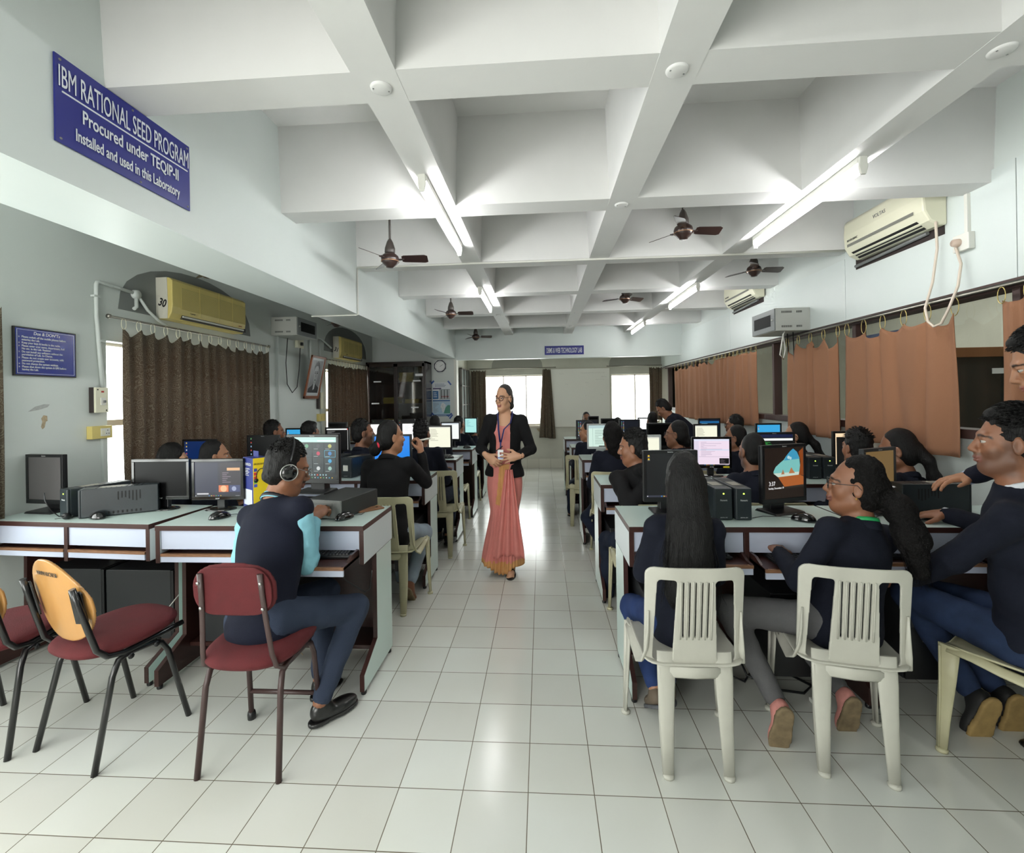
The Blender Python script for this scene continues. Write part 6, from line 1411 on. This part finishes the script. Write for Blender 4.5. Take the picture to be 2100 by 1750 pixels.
        g.ripple((.0045 if top != 'vest' else .0025)*(.4 if (extra or {}).get('open') else 1), 34, int(abs(hip[2]*1000+Hc[0]*977)) % 97, (1, 1, .6))
        # neck opening
        g.ell(N+u*.052*s+TR[:, 1]*.008, V3(.066, .070, .052)*s, TR, .008, True)
        if (extra or {}).get('open'):
            for t_ in np.linspace(.15, 1.0, 10): pass
            w0 = (extra or {})['open']; g.cap(pt(1.08, 0, .060), pt(.55, 0, .095), .058*s, w0*s, .006, sub=True); g.cap(pt(.55, 0, .095), pt(-.42, 0, .150), w0*s, w0*1.35*s, .006, sub=True)
        for a in arms:
            if top != 'vest' and (lod < 2): e = a[1]+(a[2]-a[1])*.99; g.ell(e+nrm(a[2]-a[1])*.012, V3(.033, .033, .022)*s, frame(V3(.1, .2, .3), nrm(a[2]-a[1])), .003, True)
        V_, Q_ = g.nets(); V_ = smooth_v(V_, Q_, 1, .4) if lod < 2 else V_
        jk = link('jacket' if top != 'vest' else 'knitted_vest', np_mesh('j', V_, Q_), tm, o)
        if lod < 2 and top == 'jacket':        # lapel collar standing round the neck
            b = MB(); cc = N+u*.012*s-TR[:, 1]*.006; b.tube([tuple(cc+r*.064*s*math.sin(a)-TR[:, 1]*.066*s*math.cos(a)-TR[:, 2]*.022*(1-math.cos(a))*s) for a in [-2.2+4.4*k/14 for k in range(15)]], [(.007, .020)]*15, 8, flat=tuple(u)); b.build('collar', tm, jk)
        if neck_m is not None:
            b = MB(); cc = N+u*.030*s-TR[:, 1]*.004; b.tube([tuple(cc+r*.056*s*math.sin(a)-TR[:, 1]*.058*s*math.cos(a)-TR[:, 2]*.018*(1-math.cos(a))*s) for a in [-2.6+5.2*k/16 for k in range(17)]], [(.004, .017)]*17, 8, flat=tuple(u)); b.build('shirt_collar', neck_m, o)
        if top == 'vest':
            g = Field(lo, hi, .009)
            for a in arms: g.cap(a[0]+(a[1]-a[0])*.10, a[1], .050*s, .049*s, .02); g.cap(a[1], a[1]+(a[2]-a[1])*.88, .049*s, .034*s, .02)
            g.ripple(.006, 60, 9); V_, Q_ = g.nets(); link('shirt_sleeves', np_mesh('s', V_, Q_), shirtb, o)
    if legm is not None:
        g = Field(lo, hi, {0: .012, 1: .016, 2: .022}[lod])
        g.ell(pt(.0), V3(.150*wide, .112, .10)*s+.008, TR, .04)
        for q in legs: g.cap(q[0], q[1], .083*s, .062*s, .035); g.cap(q[1], q[1]+(q[2]-q[1])*.93, .061*s, .043*s, .02)
        g.ripple(.0035, 55, 2); V_, Q_ = g.nets(); link('trousers', np_mesh('t', V_, Q_), legm, o)
        for i, q in enumerate(legs):
            if q[3].get('hide'): continue
            fdr = nrm(V3(q[3].get('toe', fw*1.0+V3(0, 0, -.1)))); rs = {0: .006, 1: .009, 2: .014}[lod]; A = q[2]; upf = nrm(V3(q[3].get('up', (0, 0, 1)))); sm = (shoes or [shoe_b, shoe_b])
            g = Field(A-.22, A+.22, rs); Rr = frame(fdr, upf); g.ell(A+fdr*.005*s-Rr[:, 2]*.035*s, V3(.037, .050, .050)*s, Rr, .02); g.ell(A+fdr*.095*s-Rr[:, 2]*.055*s, V3(.042, .085, .032)*s, Rr, .03); g.plane(A-Rr[:, 2]*.074*s, -Rr[:, 2]); V_, Q_ = g.nets(); so = link('shoe', np_mesh('sh', V_, Q_), sm[0], o)
            g = Field(A-.24, A+.24, rs); g.ell(A+fdr*.0*s-Rr[:, 2]*.078*s, V3(.038, .055, .05)*s, Rr, .02); g.ell(A+fdr*.10*s-Rr[:, 2]*.078*s, V3(.046, .085, .05)*s, Rr, .03); g.plane(A-Rr[:, 2]*.086*s, -Rr[:, 2]); g.plane(A-Rr[:, 2]*.068*s, Rr[:, 2]); V_, Q_ = g.nets(); link('sole', np_mesh('so', V_, Q_), sm[1], so)
    if glasses is not None:
        b = MB(); fr_ = HR[:, [0, 2]]
        for q in (-1, 1):
            c = Hc+HR@(V3(q*.033, .106, .000)*KH)*hs; b.tube(ring_pts(c, fr_, .0225*hs, .0190*hs), gt*1.1, 5)
            b.tube([tuple(Hc+HR@(V3(q*.058, .104, .006)*KH)*hs), tuple(Hc+HR@(V3(q*.076, .06, .008)*KH)*hs), tuple(Hc+HR@(V3(q*.083, -.002, .012)*KH)*hs), tuple(Hc+HR@(V3(q*.083, -.02, -.004)*KH)*hs)], .0015, 5)
        b.tube([tuple(Hc+HR@(V3(x_, .109, .006)*KH)*hs) for x_ in (-.012, 0, .012)], .0016, 5); b.build('glasses', glasses, o)
    tag(o, label, 'person', group); o['_'] = 0; del o['_']
    return o, dict(O=O, H=Hc, HR=HR, N=N, TR=TR, hip=hip, arms=arms, legs=legs, sh=sh, u=u, r=r, fw=fw, hs=hs, s=s)
gold = mat('gold', (200, 160, 80), .3, metal=1); gm_ = mat('black frame metal', (24, 20, 22), .3); 
# C: long-haired woman
person('person with very long straight black hair seen from behind, seated on the white chair', (.650, .33, .48), (.676, .36, 1.060), face=2, torso=0, s=.90, hs=.97, sk='a', hair='long', topm=navy, legm=jean, lod=0,
       hands={'L': {'w': (.57, .60, .73)}, 'R': {'w': (.77, .60, .73)}}, feet={'L': {'a': (.56, .42, .13), 'toe': (0, .8, -.5), 'up': (0, .5, .8), 'pole': (-.12, .6, 1)}, 'R': {'a': (.63, .46, .12)}}, shoes=[mat('brown trainers', (96, 84, 70), .7), mat('grey sole', (80, 82, 86), .7)], eyes=False)
# D: glasses, green lanyard
o, d = person('person with glasses, curly ponytail and green lanyard, in grey trousers, seated in profile', (1.315, .33, .48), (1.385, .35, 1.050), face=62, torso=20, pitch=-4, s=.95, hs=1.04, sk='b', hair='pony curly', topm=navy, legm=greyt, lod=0, glasses=gm_, wide=1.02,
       extra={'pony': (.07, -.05, 0)}, hands={'L': {'w': (1.13, .47, .73), 'pole': (-.6, -.5, -.8), 'd': (.3, 1, 0), 'curl': .5}, 'R': {'w': (1.40, .60, .74)}}, feet={'L': {'a': (1.035, .31, .15), 'toe': (-.1, .12, -1), 'up': (.1, .95, .2), 'pole': (-.5, .6, 1)}, 'R': {'a': (1.35, .40, .15), 'toe': (0, .3, -1), 'up': (0, .9, .3)}},
       shoes=[shoe_p, sole_m])
b = MB(); b.tube([tuple(d['N']+d['u']*.035+d['r']*.060*math.sin(a)-d['fw']*.062*math.cos(a)-d['u']*.018*(1-math.cos(a))) for a in [-2.6+5.2*k/16 for k in range(17)]], [(.0015, .009)]*17, 6, flat=tuple(d['u'])); b.build('lanyard', mat('green lanyard', (30, 150, 84), .5), o)
b = MB(); b.lathe([(0, .004), (.008, .003), (.010, 0), (.008, -.003), (0, -.004)], tuple(d['H']+d['HR']@V3(.018, -.128, .012)), 10); b.build('hair_clip', mat('crystal clip', (220, 220, 224), .1, metal=.8), o)
b = MB(); b.lathe([(0, .005), (.004, 0), (0, -.005)], tuple(d['H']+d['HR']@V3(-.074, -.002, -.043)), 8); b.build('earring', gold, o)
# E: seated man at the right edge
o, d = person('person in dark suit jacket seated at the right edge, hand on a mouse', (1.95, .20, .49), (1.800, .14, 1.250), face=60, torso=38, pitch=0, s=1.06, hs=1.06, sk='b', hair='spiky', topm=navy, legm=cloth('washed denim', (38, 52, 80), .25), lod=0, neck_m=shirtw, facial='stubble', wide=1.0,
       hands={'R': {'w': (1.955, .60, .865), 'pole': (.5, 0, -1), 'd': (-.9, .5, -.12), 'n': (0, 0, -1), 't': (-.5, -.8, 0), 'curl': .35, 'thumb': .3}, 'L': {'w': (1.66, .42, .63), 'pole': (-.6, -.8, -.5), 'd': (-.3, .8, -.3), 'n': (0, 0, -1)}},
       feet={'L': {'a': (1.90, .42, .14), 'toe': (-.2, .3, -1), 'up': (0, 1, .2), 'pole': (-.5, .6, 1)}, 'R': {'a': (2.04, .46, .13), 'toe': (0, .3, -1), 'up': (0, 1, .2)}}, shoes=[mat('dark trainers', (26, 26, 26), .6), mat('tan sole', (150, 124, 76), .75, var=.15, vscale=30)])
b = MB(); W = d['arms'][1][2]; dd = nrm(W-d['arms'][1][1]); Rr = frame(V3(0, 0, 1), dd)
b.tube([tuple(W-dd*.004+Rr[:, 0]*.030*math.cos(a)+Rr[:, 1]*.027*math.sin(a)) for a in [2*PI*k/16 for k in range(16)]], .0035, 6, close=True); b.tube([tuple(W+dd*.006+Rr[:, 0]*.029*math.cos(a)+Rr[:, 1]*.026*math.sin(a)) for a in [2*PI*k/16 for k in range(16)]], .003, 6, close=True); b.build('red_thread', mat('red thread', (150, 24, 30), .7), o)
b = MB(); b.tube([tuple(W-dd*.03), tuple(W+dd*.010)], [.033, .031], 16, cap=False); b.build('shirt_cuff', shirtw, o)
# F: standing man leaning over
o, d = person('person standing and leaning over at the upper right edge, hand on a black power unit', (2.20, .26, .88), (2.10, .30, 1.550), face=55, torso=45, pitch=22, s=1.08, hs=1.17, sk='a', hair='spiky', topm=navy2, legm=jeand, lod=0, seated=False, neck_m=shirtw, wide=.95,
       hands={'R': {'w': (2.25, .52, 1.1), 'hide': 1}, 'L': {'w': (2.07, .62, 1.03), 'pole': (.3, -.6, -.6), 'd': (-1, .25, -.18), 'n': (0, 0, -1), 't': (-.3, -1, 0), 'curl': .42, 'spread': .3, 'thumb': .2}})
W = d['arms'][0][2]; dd = nrm(W-d['arms'][0][1]); b = MB(); b.tube([tuple(W-dd*.03), tuple(W+dd*.016)], [.035, .033], 16, cap=False); b.build('checked_cuff', mat('checked shirt', (184, 196, 224), .7, var=.2, vscale=120), o)
# B: man with headphones
o, d = person('person in navy knitted vest and pale blue shirt wearing headphones, looking down at the desk', (-1.125, .20, .52), (-1.130, .42, 1.128), face=-46, torso=-14, pitch=18, s=1.0, hs=1.06, sk='b', hair='short', top='vest', topm=navy2, legm=slate, lod=0, glasses=mat('thin steel frame', (150, 150, 150), .3, metal=.8), neck_m=shirtb, facial='moustache', wide=.98,
       hands={'R': {'w': (-1.065, .535, .865), 'pole': (.25, -.9, -1), 'd': (.15, .75, .35), 'n': (-.2, .5, -1), 't': (-1, 0, .2), 'curl': 1.1, 'thumb': .9}, 'L': {'w': (-1.25, .56, .80), 'curl': .6}}, feet={'R': {'a': (-.94, .32, .092), 'toe': (.55, .75, -.04), 'pole': (.4, .8, .8)}, 'L': {'a': (-1.03, .50, .09)}}, shoes=[shoe_b, shoe_b])
b = MB(); HR, Hc = d['HR'], d['H']; hs = 1.06; pts = [tuple(Hc+HR@V3(.082*math.sin(a), -.020, .020+.112*math.cos(a))*hs) for a in [-1.45+2.9*k/20 for k in range(21)]]
b.tube(pts, [(.010, .004)]*21, 8, flat=tuple(HR[:, 1])); hb = b.build('headphones', black_m, o)
for q in (-1, 1):
    b = MB(); b.lathe([(0, q*.024), (.026, q*.022), (.036, q*.012), (.038, 0), (.034, -q*.012), (0, -q*.012)], n=22, axis='x'); e = b.build('ear_cup', black_gloss, hb, tuple(Hc+HR@V3(q*.080, -.014, -.012)*hs)); e.rotation_euler = Matrix([list(x) for x in HR]).to_euler()
    b = MB(); b.tube([(q*.013, .0365*math.cos(a), .0365*math.sin(a)) for a in [2*PI*k/24 for k in range(24)]], .0026, 6, close=True); e = b.build('chrome_ring', steel_m, hb, tuple(Hc+HR@V3(q*.080, -.014, -.012)*hs)); e.rotation_euler = Matrix([list(x) for x in HR]).to_euler()
b = MB(); b.tube([tuple(d['N']+d['u']*.028+d['r']*.066*math.sin(a)-d['fw']*.068*math.cos(a)-d['u']*.02*(1-math.cos(a))) for a in [-2.4+4.8*k/16 for k in range(17)]], [(.0012, .010)]*17, 6, flat=tuple(d['u'])); b.build('lanyard', mat('black lanyard', (22, 22, 30), .5), o)
# G: woman with red hair tie
o, d = person('person in black jacket with low bun and red hair tie, hand raised to the chin', (-1.02, 1.50, .50), (-1.030, 1.62, 1.172), face=-48, torso=-6, s=1.0, hs=1.02, sk='a', hair='bun', topm=blackc, legm=palej, lod=1, wide=.98, extra={'bun': (0, -.145, -.075)},
       hands={'R': {'w': (-.86, 1.80, 1.04), 'pole': (.15, -.3, -1), 'd': (-.1, .15, 1), 'n': (-1, .2, .2), 't': (0, -1, 0), 'curl': 1.1, 'thumb': .8}, 'L': {'w': (-1.18, 1.85, .86)}}, feet={'R': {'a': (-.90, 1.60, .11), 'toe': (0, .5, -.7), 'up': (0, .8, .5)}}, shoes=[mat('tan shoes', (120, 76, 52), .6), sole_m])
b = MB(); c = d['H']+d['HR']@V3(.0, -.112, -.060); b.tube([tuple(c+d['HR'][:, 0]*.034*math.cos(a)+d['HR'][:, 2]*.030*math.sin(a)) for a in [2*PI*k/16 for k in range(16)]], .009, 8, close=True); b.build('red_hair_tie', mat('red hair tie', (214, 44, 70), .7), o)
b = MB(); W = d['arms'][1][2]; b.tube([tuple(W+V3(-.03, .02, .085)), tuple(W+V3(.065, .04, .10))], .007, 8); b.build('white_pen', white_m, o)
# H: man turned sideways resting on his arm
person('person with short hair turned sideways, chin resting on a black sleeve over the chair back', (.74, 1.32, .50), (.672, 1.42, 1.103), face=70, torso=18, pitch=8, s=1.02, hs=1.0, sk='b', hair='short', topm=blackc, legm=jeand, lod=0, facial='moustache', wide=1.0,
       hands={'L': {'w': (.73, 1.27, .90), 'pole': (-1, .1, -.2), 'hide': 1}, 'R': {'w': (.66, 1.45, .93), 'pole': (.3, -.8, .2), 'hide': 1}})
# ---------------- the rest of the class
def seat(label, x, y, zt, face=0, torso=None, **k):
    kw = dict(s=.98, hs=.98, lod=2, sk='b', topm=navy, legm=jeand); kw.update(k); hy = kw.pop('hy', -.10); hx = kw.pop('hx', 0)
    return person(label, (x+hx, y+hy, .50), (x, y, zt-.122*kw['hs']), face=face, torso=torso, **kw)
GM = None
seat('person at far left, only forehead and dark hair showing above the switched-off monitor', -2.60, 1.50, 1.14, -60, -20, sk='w', hair='long', lod=1, s=.86)
seat('person with hair bun facing right in front of the blue wallpaper screen', -2.30, 1.52, 1.172, -55, -15, sk='a', hair='low bun', lod=1, s=.9)
seat('person with short hair near the left wall, in profile beside the sky blue screen', -2.577, 2.72, 1.262, -50, -10, hair='short', lod=1)
seat('person with untidy short hair right of the sky blue screen, near the left wall', -2.223, 2.75, 1.241, -30, 0, hair='spiky')
o, d = seat('person with neat beard and dark suit looking right, left of the blue screen', -1.569, 2.45, 1.271, -60, -15, hair='short', lod=1, s=1.04, hs=1.05, facial='beard')
o, d = seat('person in dark suit leaning from the third left desk towards the aisle, seen from behind', -1.063, 2.62, 1.247, -15, -8, hair='spiky', lod=1, s=1.06, hs=1.03, wide=.95, hy=-.08, hx=.04, hem=.2, legm=jeand, feet={'R': {'a': (-.86, 2.75, .12)}, 'L': {'a': (-1.0, 2.95, .09)}})
seat('person with round head of short hair behind the cream page monitor, left side', -1.176, 3.65, 1.255, 0, 0, hair='crop', s=1.0)
seat('person in dark jacket at the far left screen of pale cyan', -1.084, 4.72, 1.204, -25, -15, hair='short', s=.95, hands={'R': {'w': (-.90, 4.98, .88)}})
seat('person mostly hidden, dark hair low between the white screens on the left', -1.66, 3.62, 1.10, 0, 0, hair='short', s=.9)
seat('person with close-cropped hair and bearded jaw, seen from behind beside the beach cave screen', 1.441, 1.43, 1.188, 12, 5, hair='fade', lod=1, s=1.0, hs=1.0, facial='beard', sk='b', hands={'L': {'w': (1.375, 1.60, .856), 'd': (-.3, .9, -.1), 'n': (0, 0, -1), 'curl': .5}})
seat('person with thick tousled hair, seen from behind near the right wall', 2.10, 1.43, 1.205, 8, 10, hair='spiky', lod=1, s=.98, topm=navy2)
o, d = seat('person with long ponytail smiling in profile under the nearest orange curtain', 2.255, 1.30, 1.212, 52, 20, pitch=10, hair='pony', lod=0, s=.90, hs=1.06, sk='b', extra={'pony': (.06, -.04, 0)}, hx=-.02, wide=.8)
seat('person with curly black hair and pearl earring in front of the pale green document', .704, 2.60, 1.206, 20, 10, hair='curly', lod=1, s=1.0, hs=1.02, sk='b', feet={'L': {'a': (.60, 2.45, .10)}}, shoes=[mat('crimson shoe', (150, 20, 44), .6), sole_m])
seat('person with round glasses and black hair looking left, in front of the large dark monitor', 1.30, 2.62, 1.214, 62, 20, hair='low bun', lod=1, s=.98, hs=1.05, glasses=gm_, sk='b')
seat('person with glasses looking left behind the pink page monitor', 1.834, 2.65, 1.163, 62, 15, hair='low bun', lod=1, s=.94, glasses=gm_, sk='b')
o, d = seat('person with glasses and red lanyard in front of the sky blue screen, near the wall', 2.235, 2.40, 1.197, 62, 20, hair='pony', lod=1, s=.92, hs=1.0, glasses=gm_, sk='a', extra={'pony': (.10, -.02, 0)})
b = MB(); b.tube([tuple(d['N']+d['u']*.030+d['r']*.062*math.sin(a)-d['fw']*.062*math.cos(a)-d['u']*.018*(1-math.cos(a))) for a in [-2.6+5.2*k/14 for k in range(15)]], [(.0015, .010)]*15, 6, flat=tuple(d['u'])); b.build('lanyard', mat('red lanyard', (170, 62, 54), .5), o)
seat('person, a young woman in profile facing left before the icon-filled screen', .60, 3.74, 1.158, 70, 20, hair='low bun', lod=1, s=.88, hs=.98, sk='a')
seat('person low behind the icon-filled monitors with only dark hair showing', 1.12, 4.78, 1.147, 0, 0, hair='short', s=.92)
seat('person with glasses and short hair below the far orange curtain', 2.24, 3.66, 1.214, 48, 15, hair='short', lod=1, s=.98, glasses=gm_)
seat('person in dark jacket with short hair against the right back window', 1.607, 4.85, 1.216, 10, 0, hair='short', s=.98)
seat('person beside the bending one, with black hair tied back', 1.86, 4.62, 1.19, 30, 0, hair='low bun', s=.95)
seat('person facing us at the back, forehead and eyes above a dark monitor', .800, 5.90, 1.194, 180, 180, hair='low bun', lod=1, s=.9, sk='b', hy=.08, hands={'L': {'w': (.9, 5.6, .86)}, 'R': {'w': (.7, 5.6, .86)}})
person('person standing and bending forward over a far desk, near the back right curtain', (1.98, 4.28, .90), (1.640, 4.36, 1.275), face=70, torso=72, pitch=40, s=1.05, hs=1.0, sk='b', hair='short', topm=navy, legm=jeand, lod=1, seated=False, hands={'L': {'w': (1.62, 4.30, .92)}, 'R': {'w': (1.65, 4.55, .90)}}, hem=.12, feet={'L': {'a': (1.96, 4.10, .09)}, 'R': {'a': (2.08, 4.30, .09)}})
# ------------------------------------------------------------------ the walking woman in a sari
sari_p = cloth('pink sari silk', (206, 128, 120), .06); sari_g = cloth('gold sari border', (198, 146, 92), .08)
AX, AY = -.258, 2.20
skinA = 'w'
o, d = person('person walking down the aisle in a pink sari and black jacket, glasses and blue lanyard', (AX+.01, AY, .86), (AX+.012, AY-.01, 1.442), face=152, torso=172, pitch=2, s=.97, hs=.96, sk='w', hair='low bun', topm=blackc, legm=None, lod=0, seated=False, glasses=mat('red-black frame', (60, 26, 30), .3), gt=.0024, neck=.040, wide=.90, hem=.085,
    extra={'open': .062, 'hemw': .175}, hairm=mat('greying black hair', (30, 24, 22), .45, bump=.8, bscale=90, stretch=(3, 3, .4)),
    hands={'R': {'w': (AX-.115, AY-.175, .975), 'pole': (-.55, .5, -1), 'd': (.75, -.1, -.62), 'n': (.1, 1, 0), 't': (.5, 0, .8), 'curl': .55, 'thumb': .5}, 'L': {'w': (AX+.135, AY-.19, .975), 'pole': (.55, .5, -1), 'd': (-.95, -.1, -.12), 'n': (0, 1, -.1), 't': (0, -.1, 1), 'curl': .4, 'spread': .4, 'thumb': .3}},
    feet={'L': {'a': (AX+.045, AY-.09, .075), 'toe': (0, -1, 0)}, 'R': {'a': (AX-.06, AY+.10, .09), 'toe': (0, -1, 0)}})
jk = [c for c in o.children if c.name.startswith('jacket')][0]
# draped body of the sari under the open jacket
g = Field((-.22, -.26, .78), (.22, .20, 1.36), .010)
N, u, r, fw = d['N'], d['u'], d['r'], d['fw']; hip = d['hip']
L_ = lambda t, x=0, y=0: hip+(N-hip)*t+r*x+fw*y
g.ell(L_(.02), (.132, .104, .11), d['TR'], .05); g.ell(L_(.34), (.124, .090, .15), d['TR'], .06); g.ell(L_(.68), (.130, .094, .13), d['TR'], .06)
for q in (-1, 1): g.ell(L_(.66, q*.052, .052), (.048, .042, .05), d['TR'], .03)
g.cap(L_(.82), N-u*.03, .085, .07, .04); g.ell(N+u*.0+fw*.05, (.075, .075, .105), d['TR'], .01, True); g.ripple(.003, 70, 5, (1, 1, .4))
V_, Q_ = g.nets(); C_ = V_[Q_].mean(1); me = np_mesh('drape', smooth_v(V_, Q_, 1, .4), Q_); so = link('sari_drape', me, [sari_p, sari_g], o)
# gold border band crossing the waist to her left hip
loc = (C_-hip); xr = loc@r; zz = loc[:, 2]; band = np.abs((zz-.03)-(-.9)*(xr+.0)-.0) < 0; me.polygons.foreach_set('material_index', band.astype(np.int32))
# skirt: elliptical sections from the waist to the floor with pleats gathered at front
nz, na = 46, 160; V = []; F = []
for j in range(nz+1):
    t = j/nz; z = .90*(1-t)+.035*t+.0
    w = .132+.022*math.sin(PI*min(1, t*2.2))*(t < .45)-.010*math.sin(PI*min(1, t*1.1))+.06*max(0, t-.5)*1.5; dp = .110-.012*math.sin(PI*t)+.05*t*t
    cx = -.025*t*t-.0*t; cy = -.01-.035*t
    for i in range(na):
        a = 2*PI*i/na; fr = max(0, math.cos(a+PI/2+.25))            # front towards -y
        gth = math.exp(-((a-(1.5*PI-.10-.10*t))/(.20+.55*t))**2)
        pl = (.014*t+.003)*gth*math.sin(a*34+2*t)+.004*t*math.sin(a*11+3*t)
        ln = .006*math.sin(6*a+9*t)*t
        rx = w+pl+ln; ry = dp+pl+ln; zz_ = z+(.05*max(0, math.cos(a-.2))*t*t if math.cos(a) > 0 else .11*max(0, -math.cos(a))**2*t*t*.55)
        V.append((cx+rx*math.cos(a), cy+ry*math.sin(a), zz_+.012*math.sin(5*a)*t))
for j in range(nz):
    for i in range(na): F.append((j*na+i, j*na+(i+1) % na, (j+1)*na+(i+1) % na, (j+1)*na+i))
V = np.array(V); Q = np.array(F)[:, ::-1]; me = np_mesh('skirt', V, Q); sk_o = link('sari_skirt', me, [sari_p, sari_g], o)
C_ = V[Q].mean(1); mi = (C_[:, 2] < .115).astype(np.int32)
diag = (C_[:, 1] < .0) & (np.abs(C_[:, 0]-(-.035+.16*(C_[:, 2]-.62))) < .028+.05*np.clip(C_[:, 2]-.62, 0, .3)) & (C_[:, 2] > .56); mi[diag] = 1; me.polygons.foreach_set('material_index', mi)
sd = sk_o.modifiers.new('s', 'SOLIDIFY'); sd.thickness = .002
# end of the sari hanging in folds from the waist
b = MB(); nrow, nc = 26, 22; vs = []
for j in range(nrow+1):
    t = j/nrow
    for i in range(nc+1):
        q = i/nc; spread_ = .045+.15*t; x = .045-.01*t+(q-.5)*spread_*1.35; y = -.145-.03*t-.014*t+(.012+.006*t)*math.sin(q*22+.8*t)
        vs.append((x, y, .86-.72*t+.03*math.sin(q*3)*t))
fs = [(j*(nc+1)+i, j*(nc+1)+i+1, (j+1)*(nc+1)+i+1, (j+1)*(nc+1)+i) for j in range(nrow) for i in range(nc)]
b.add(vs, fs, 0, True); b.m = [0 for j in range(nrow) for i in range(nc)]; e = b.build('sari_pleats', [sari_p, sari_g], o); e.modifiers.new('s', 'SOLIDIFY').thickness = .002; 
# sandals and feet
for q, (x, y) in enumerate(((.050, -.10),)):
    g = Field((x-.06, y-.20, -.01), (x+.06, y+.08, .12), .006); g.ell((x, y-.06, .030), (.034, .085, .026)); g.cap((x, y, .05), (x, y, .10), .034, .034, .02)
    for k in range(5): g.cap((x-.024+k*.012, y-.11, .022), (x-.026+k*.0125, y-.150+abs(k-1)*.006, .018), .0085, .007, .003)
    g.plane((0, 0, .014), (0, 0, -1)); V_, Q_ = g.nets(); link('foot', np_mesh('foot', V_, Q_), SK['w'], o)
    b = MB(); b.prism([(x+.043*math.cos(a)*(1 if math.sin(a) < 0 else .85), y-.055+.105*math.sin(a)) for a in [2*PI*k/24 for k in range(24)]], 'z', 0, .014); b.tube([(x-.038, y-.06, .014), (x-.030, y-.065, .045), (x, y-.07, .058), (x+.030, y-.065, .045), (x+.038, y-.06, .014)], [(.003, .012)]*5, 8, flat=(0, 1, 0)); b.build('sandal', shoe_b, o)
# lanyard, badge, pen, bangle, bindi
Nn = d['N']; lan = mat('navy lanyard', (26, 34, 92), .5); b = MB(); front = lambda x, z, y: (x, y, z)
bx, bz = -.018, 1.085
L1 = [tuple(Nn+V3(-.055, .02, .035)), tuple(Nn+V3(-.062, -.05, .01)), tuple(Nn+V3(-.052, -.115, -.06)), (-.034, -.150, 1.19), (bx-.004, -.152, bz)]
L2 = [tuple(Nn+V3(.055, .02, .035)), tuple(Nn+V3(.062, -.05, .01)), tuple(Nn+V3(.048, -.115, -.06)), (.012, -.152, 1.19), (bx+.004, -.154, bz)]
for q in (L1, L2): b.tube(q, [(.0075, .0012)]*5, 6, flat=(0, 1, 0))
b.tube([(bx, -.155, bz+.004), (bx, -.165, 1.03)], [(.007, .0012)]*2, 6, flat=(0, 1, 0)); lo_ = b.build('lanyard', lan, o)
b = MB().box(bx-.023, bx+.023, -.172, -.169, .945, 1.025, 0).box(bx-.021, bx+.021, -.1725, -.172, .955, .966, 1).box(bx-.007, bx+.007, -.1728, -.172, .985, 1.005, 2); b.build('badge', [mat('badge white', (226, 228, 230), .3), mat('badge blue', (90, 120, 180), .4), mat('badge crest', (130, 50, 50), .4)], lo_)
MB().tube([(-.075, -.168, 1.0), (.0, -.172, 1.055)], .004, 8).build('pen', black_m, o)
W = d['arms'][1][2]; dd = nrm(W-d['arms'][1][1]); Rr = frame(V3(0, 0, 1), dd); b = MB(); b.tube([tuple(W-dd*.01+Rr[:, 0]*.032*math.cos(a)+Rr[:, 1]*.032*math.sin(a)) for a in [2*PI*k/18 for k in range(18)]], .003, 6, close=True); b.build('bangle', mat('silver bangle', (190, 190, 186), .25, metal=.9), o)
b = MB(); c = d['H']+d['HR']@V3(0, .099, .034)*.96; b.lathe([(0, .002), (.0028, .001), (.003, -.001)], (0, 0, 0), 8); e = b.build('bindi', mat('maroon dot', (96, 30, 30), .5), o, tuple(c)); e.rotation_euler = (PI/2, 0, 0)
for c in o.children:
    if c.name.split('.')[0] in ('shoe',): bpy.data.objects.remove(c)
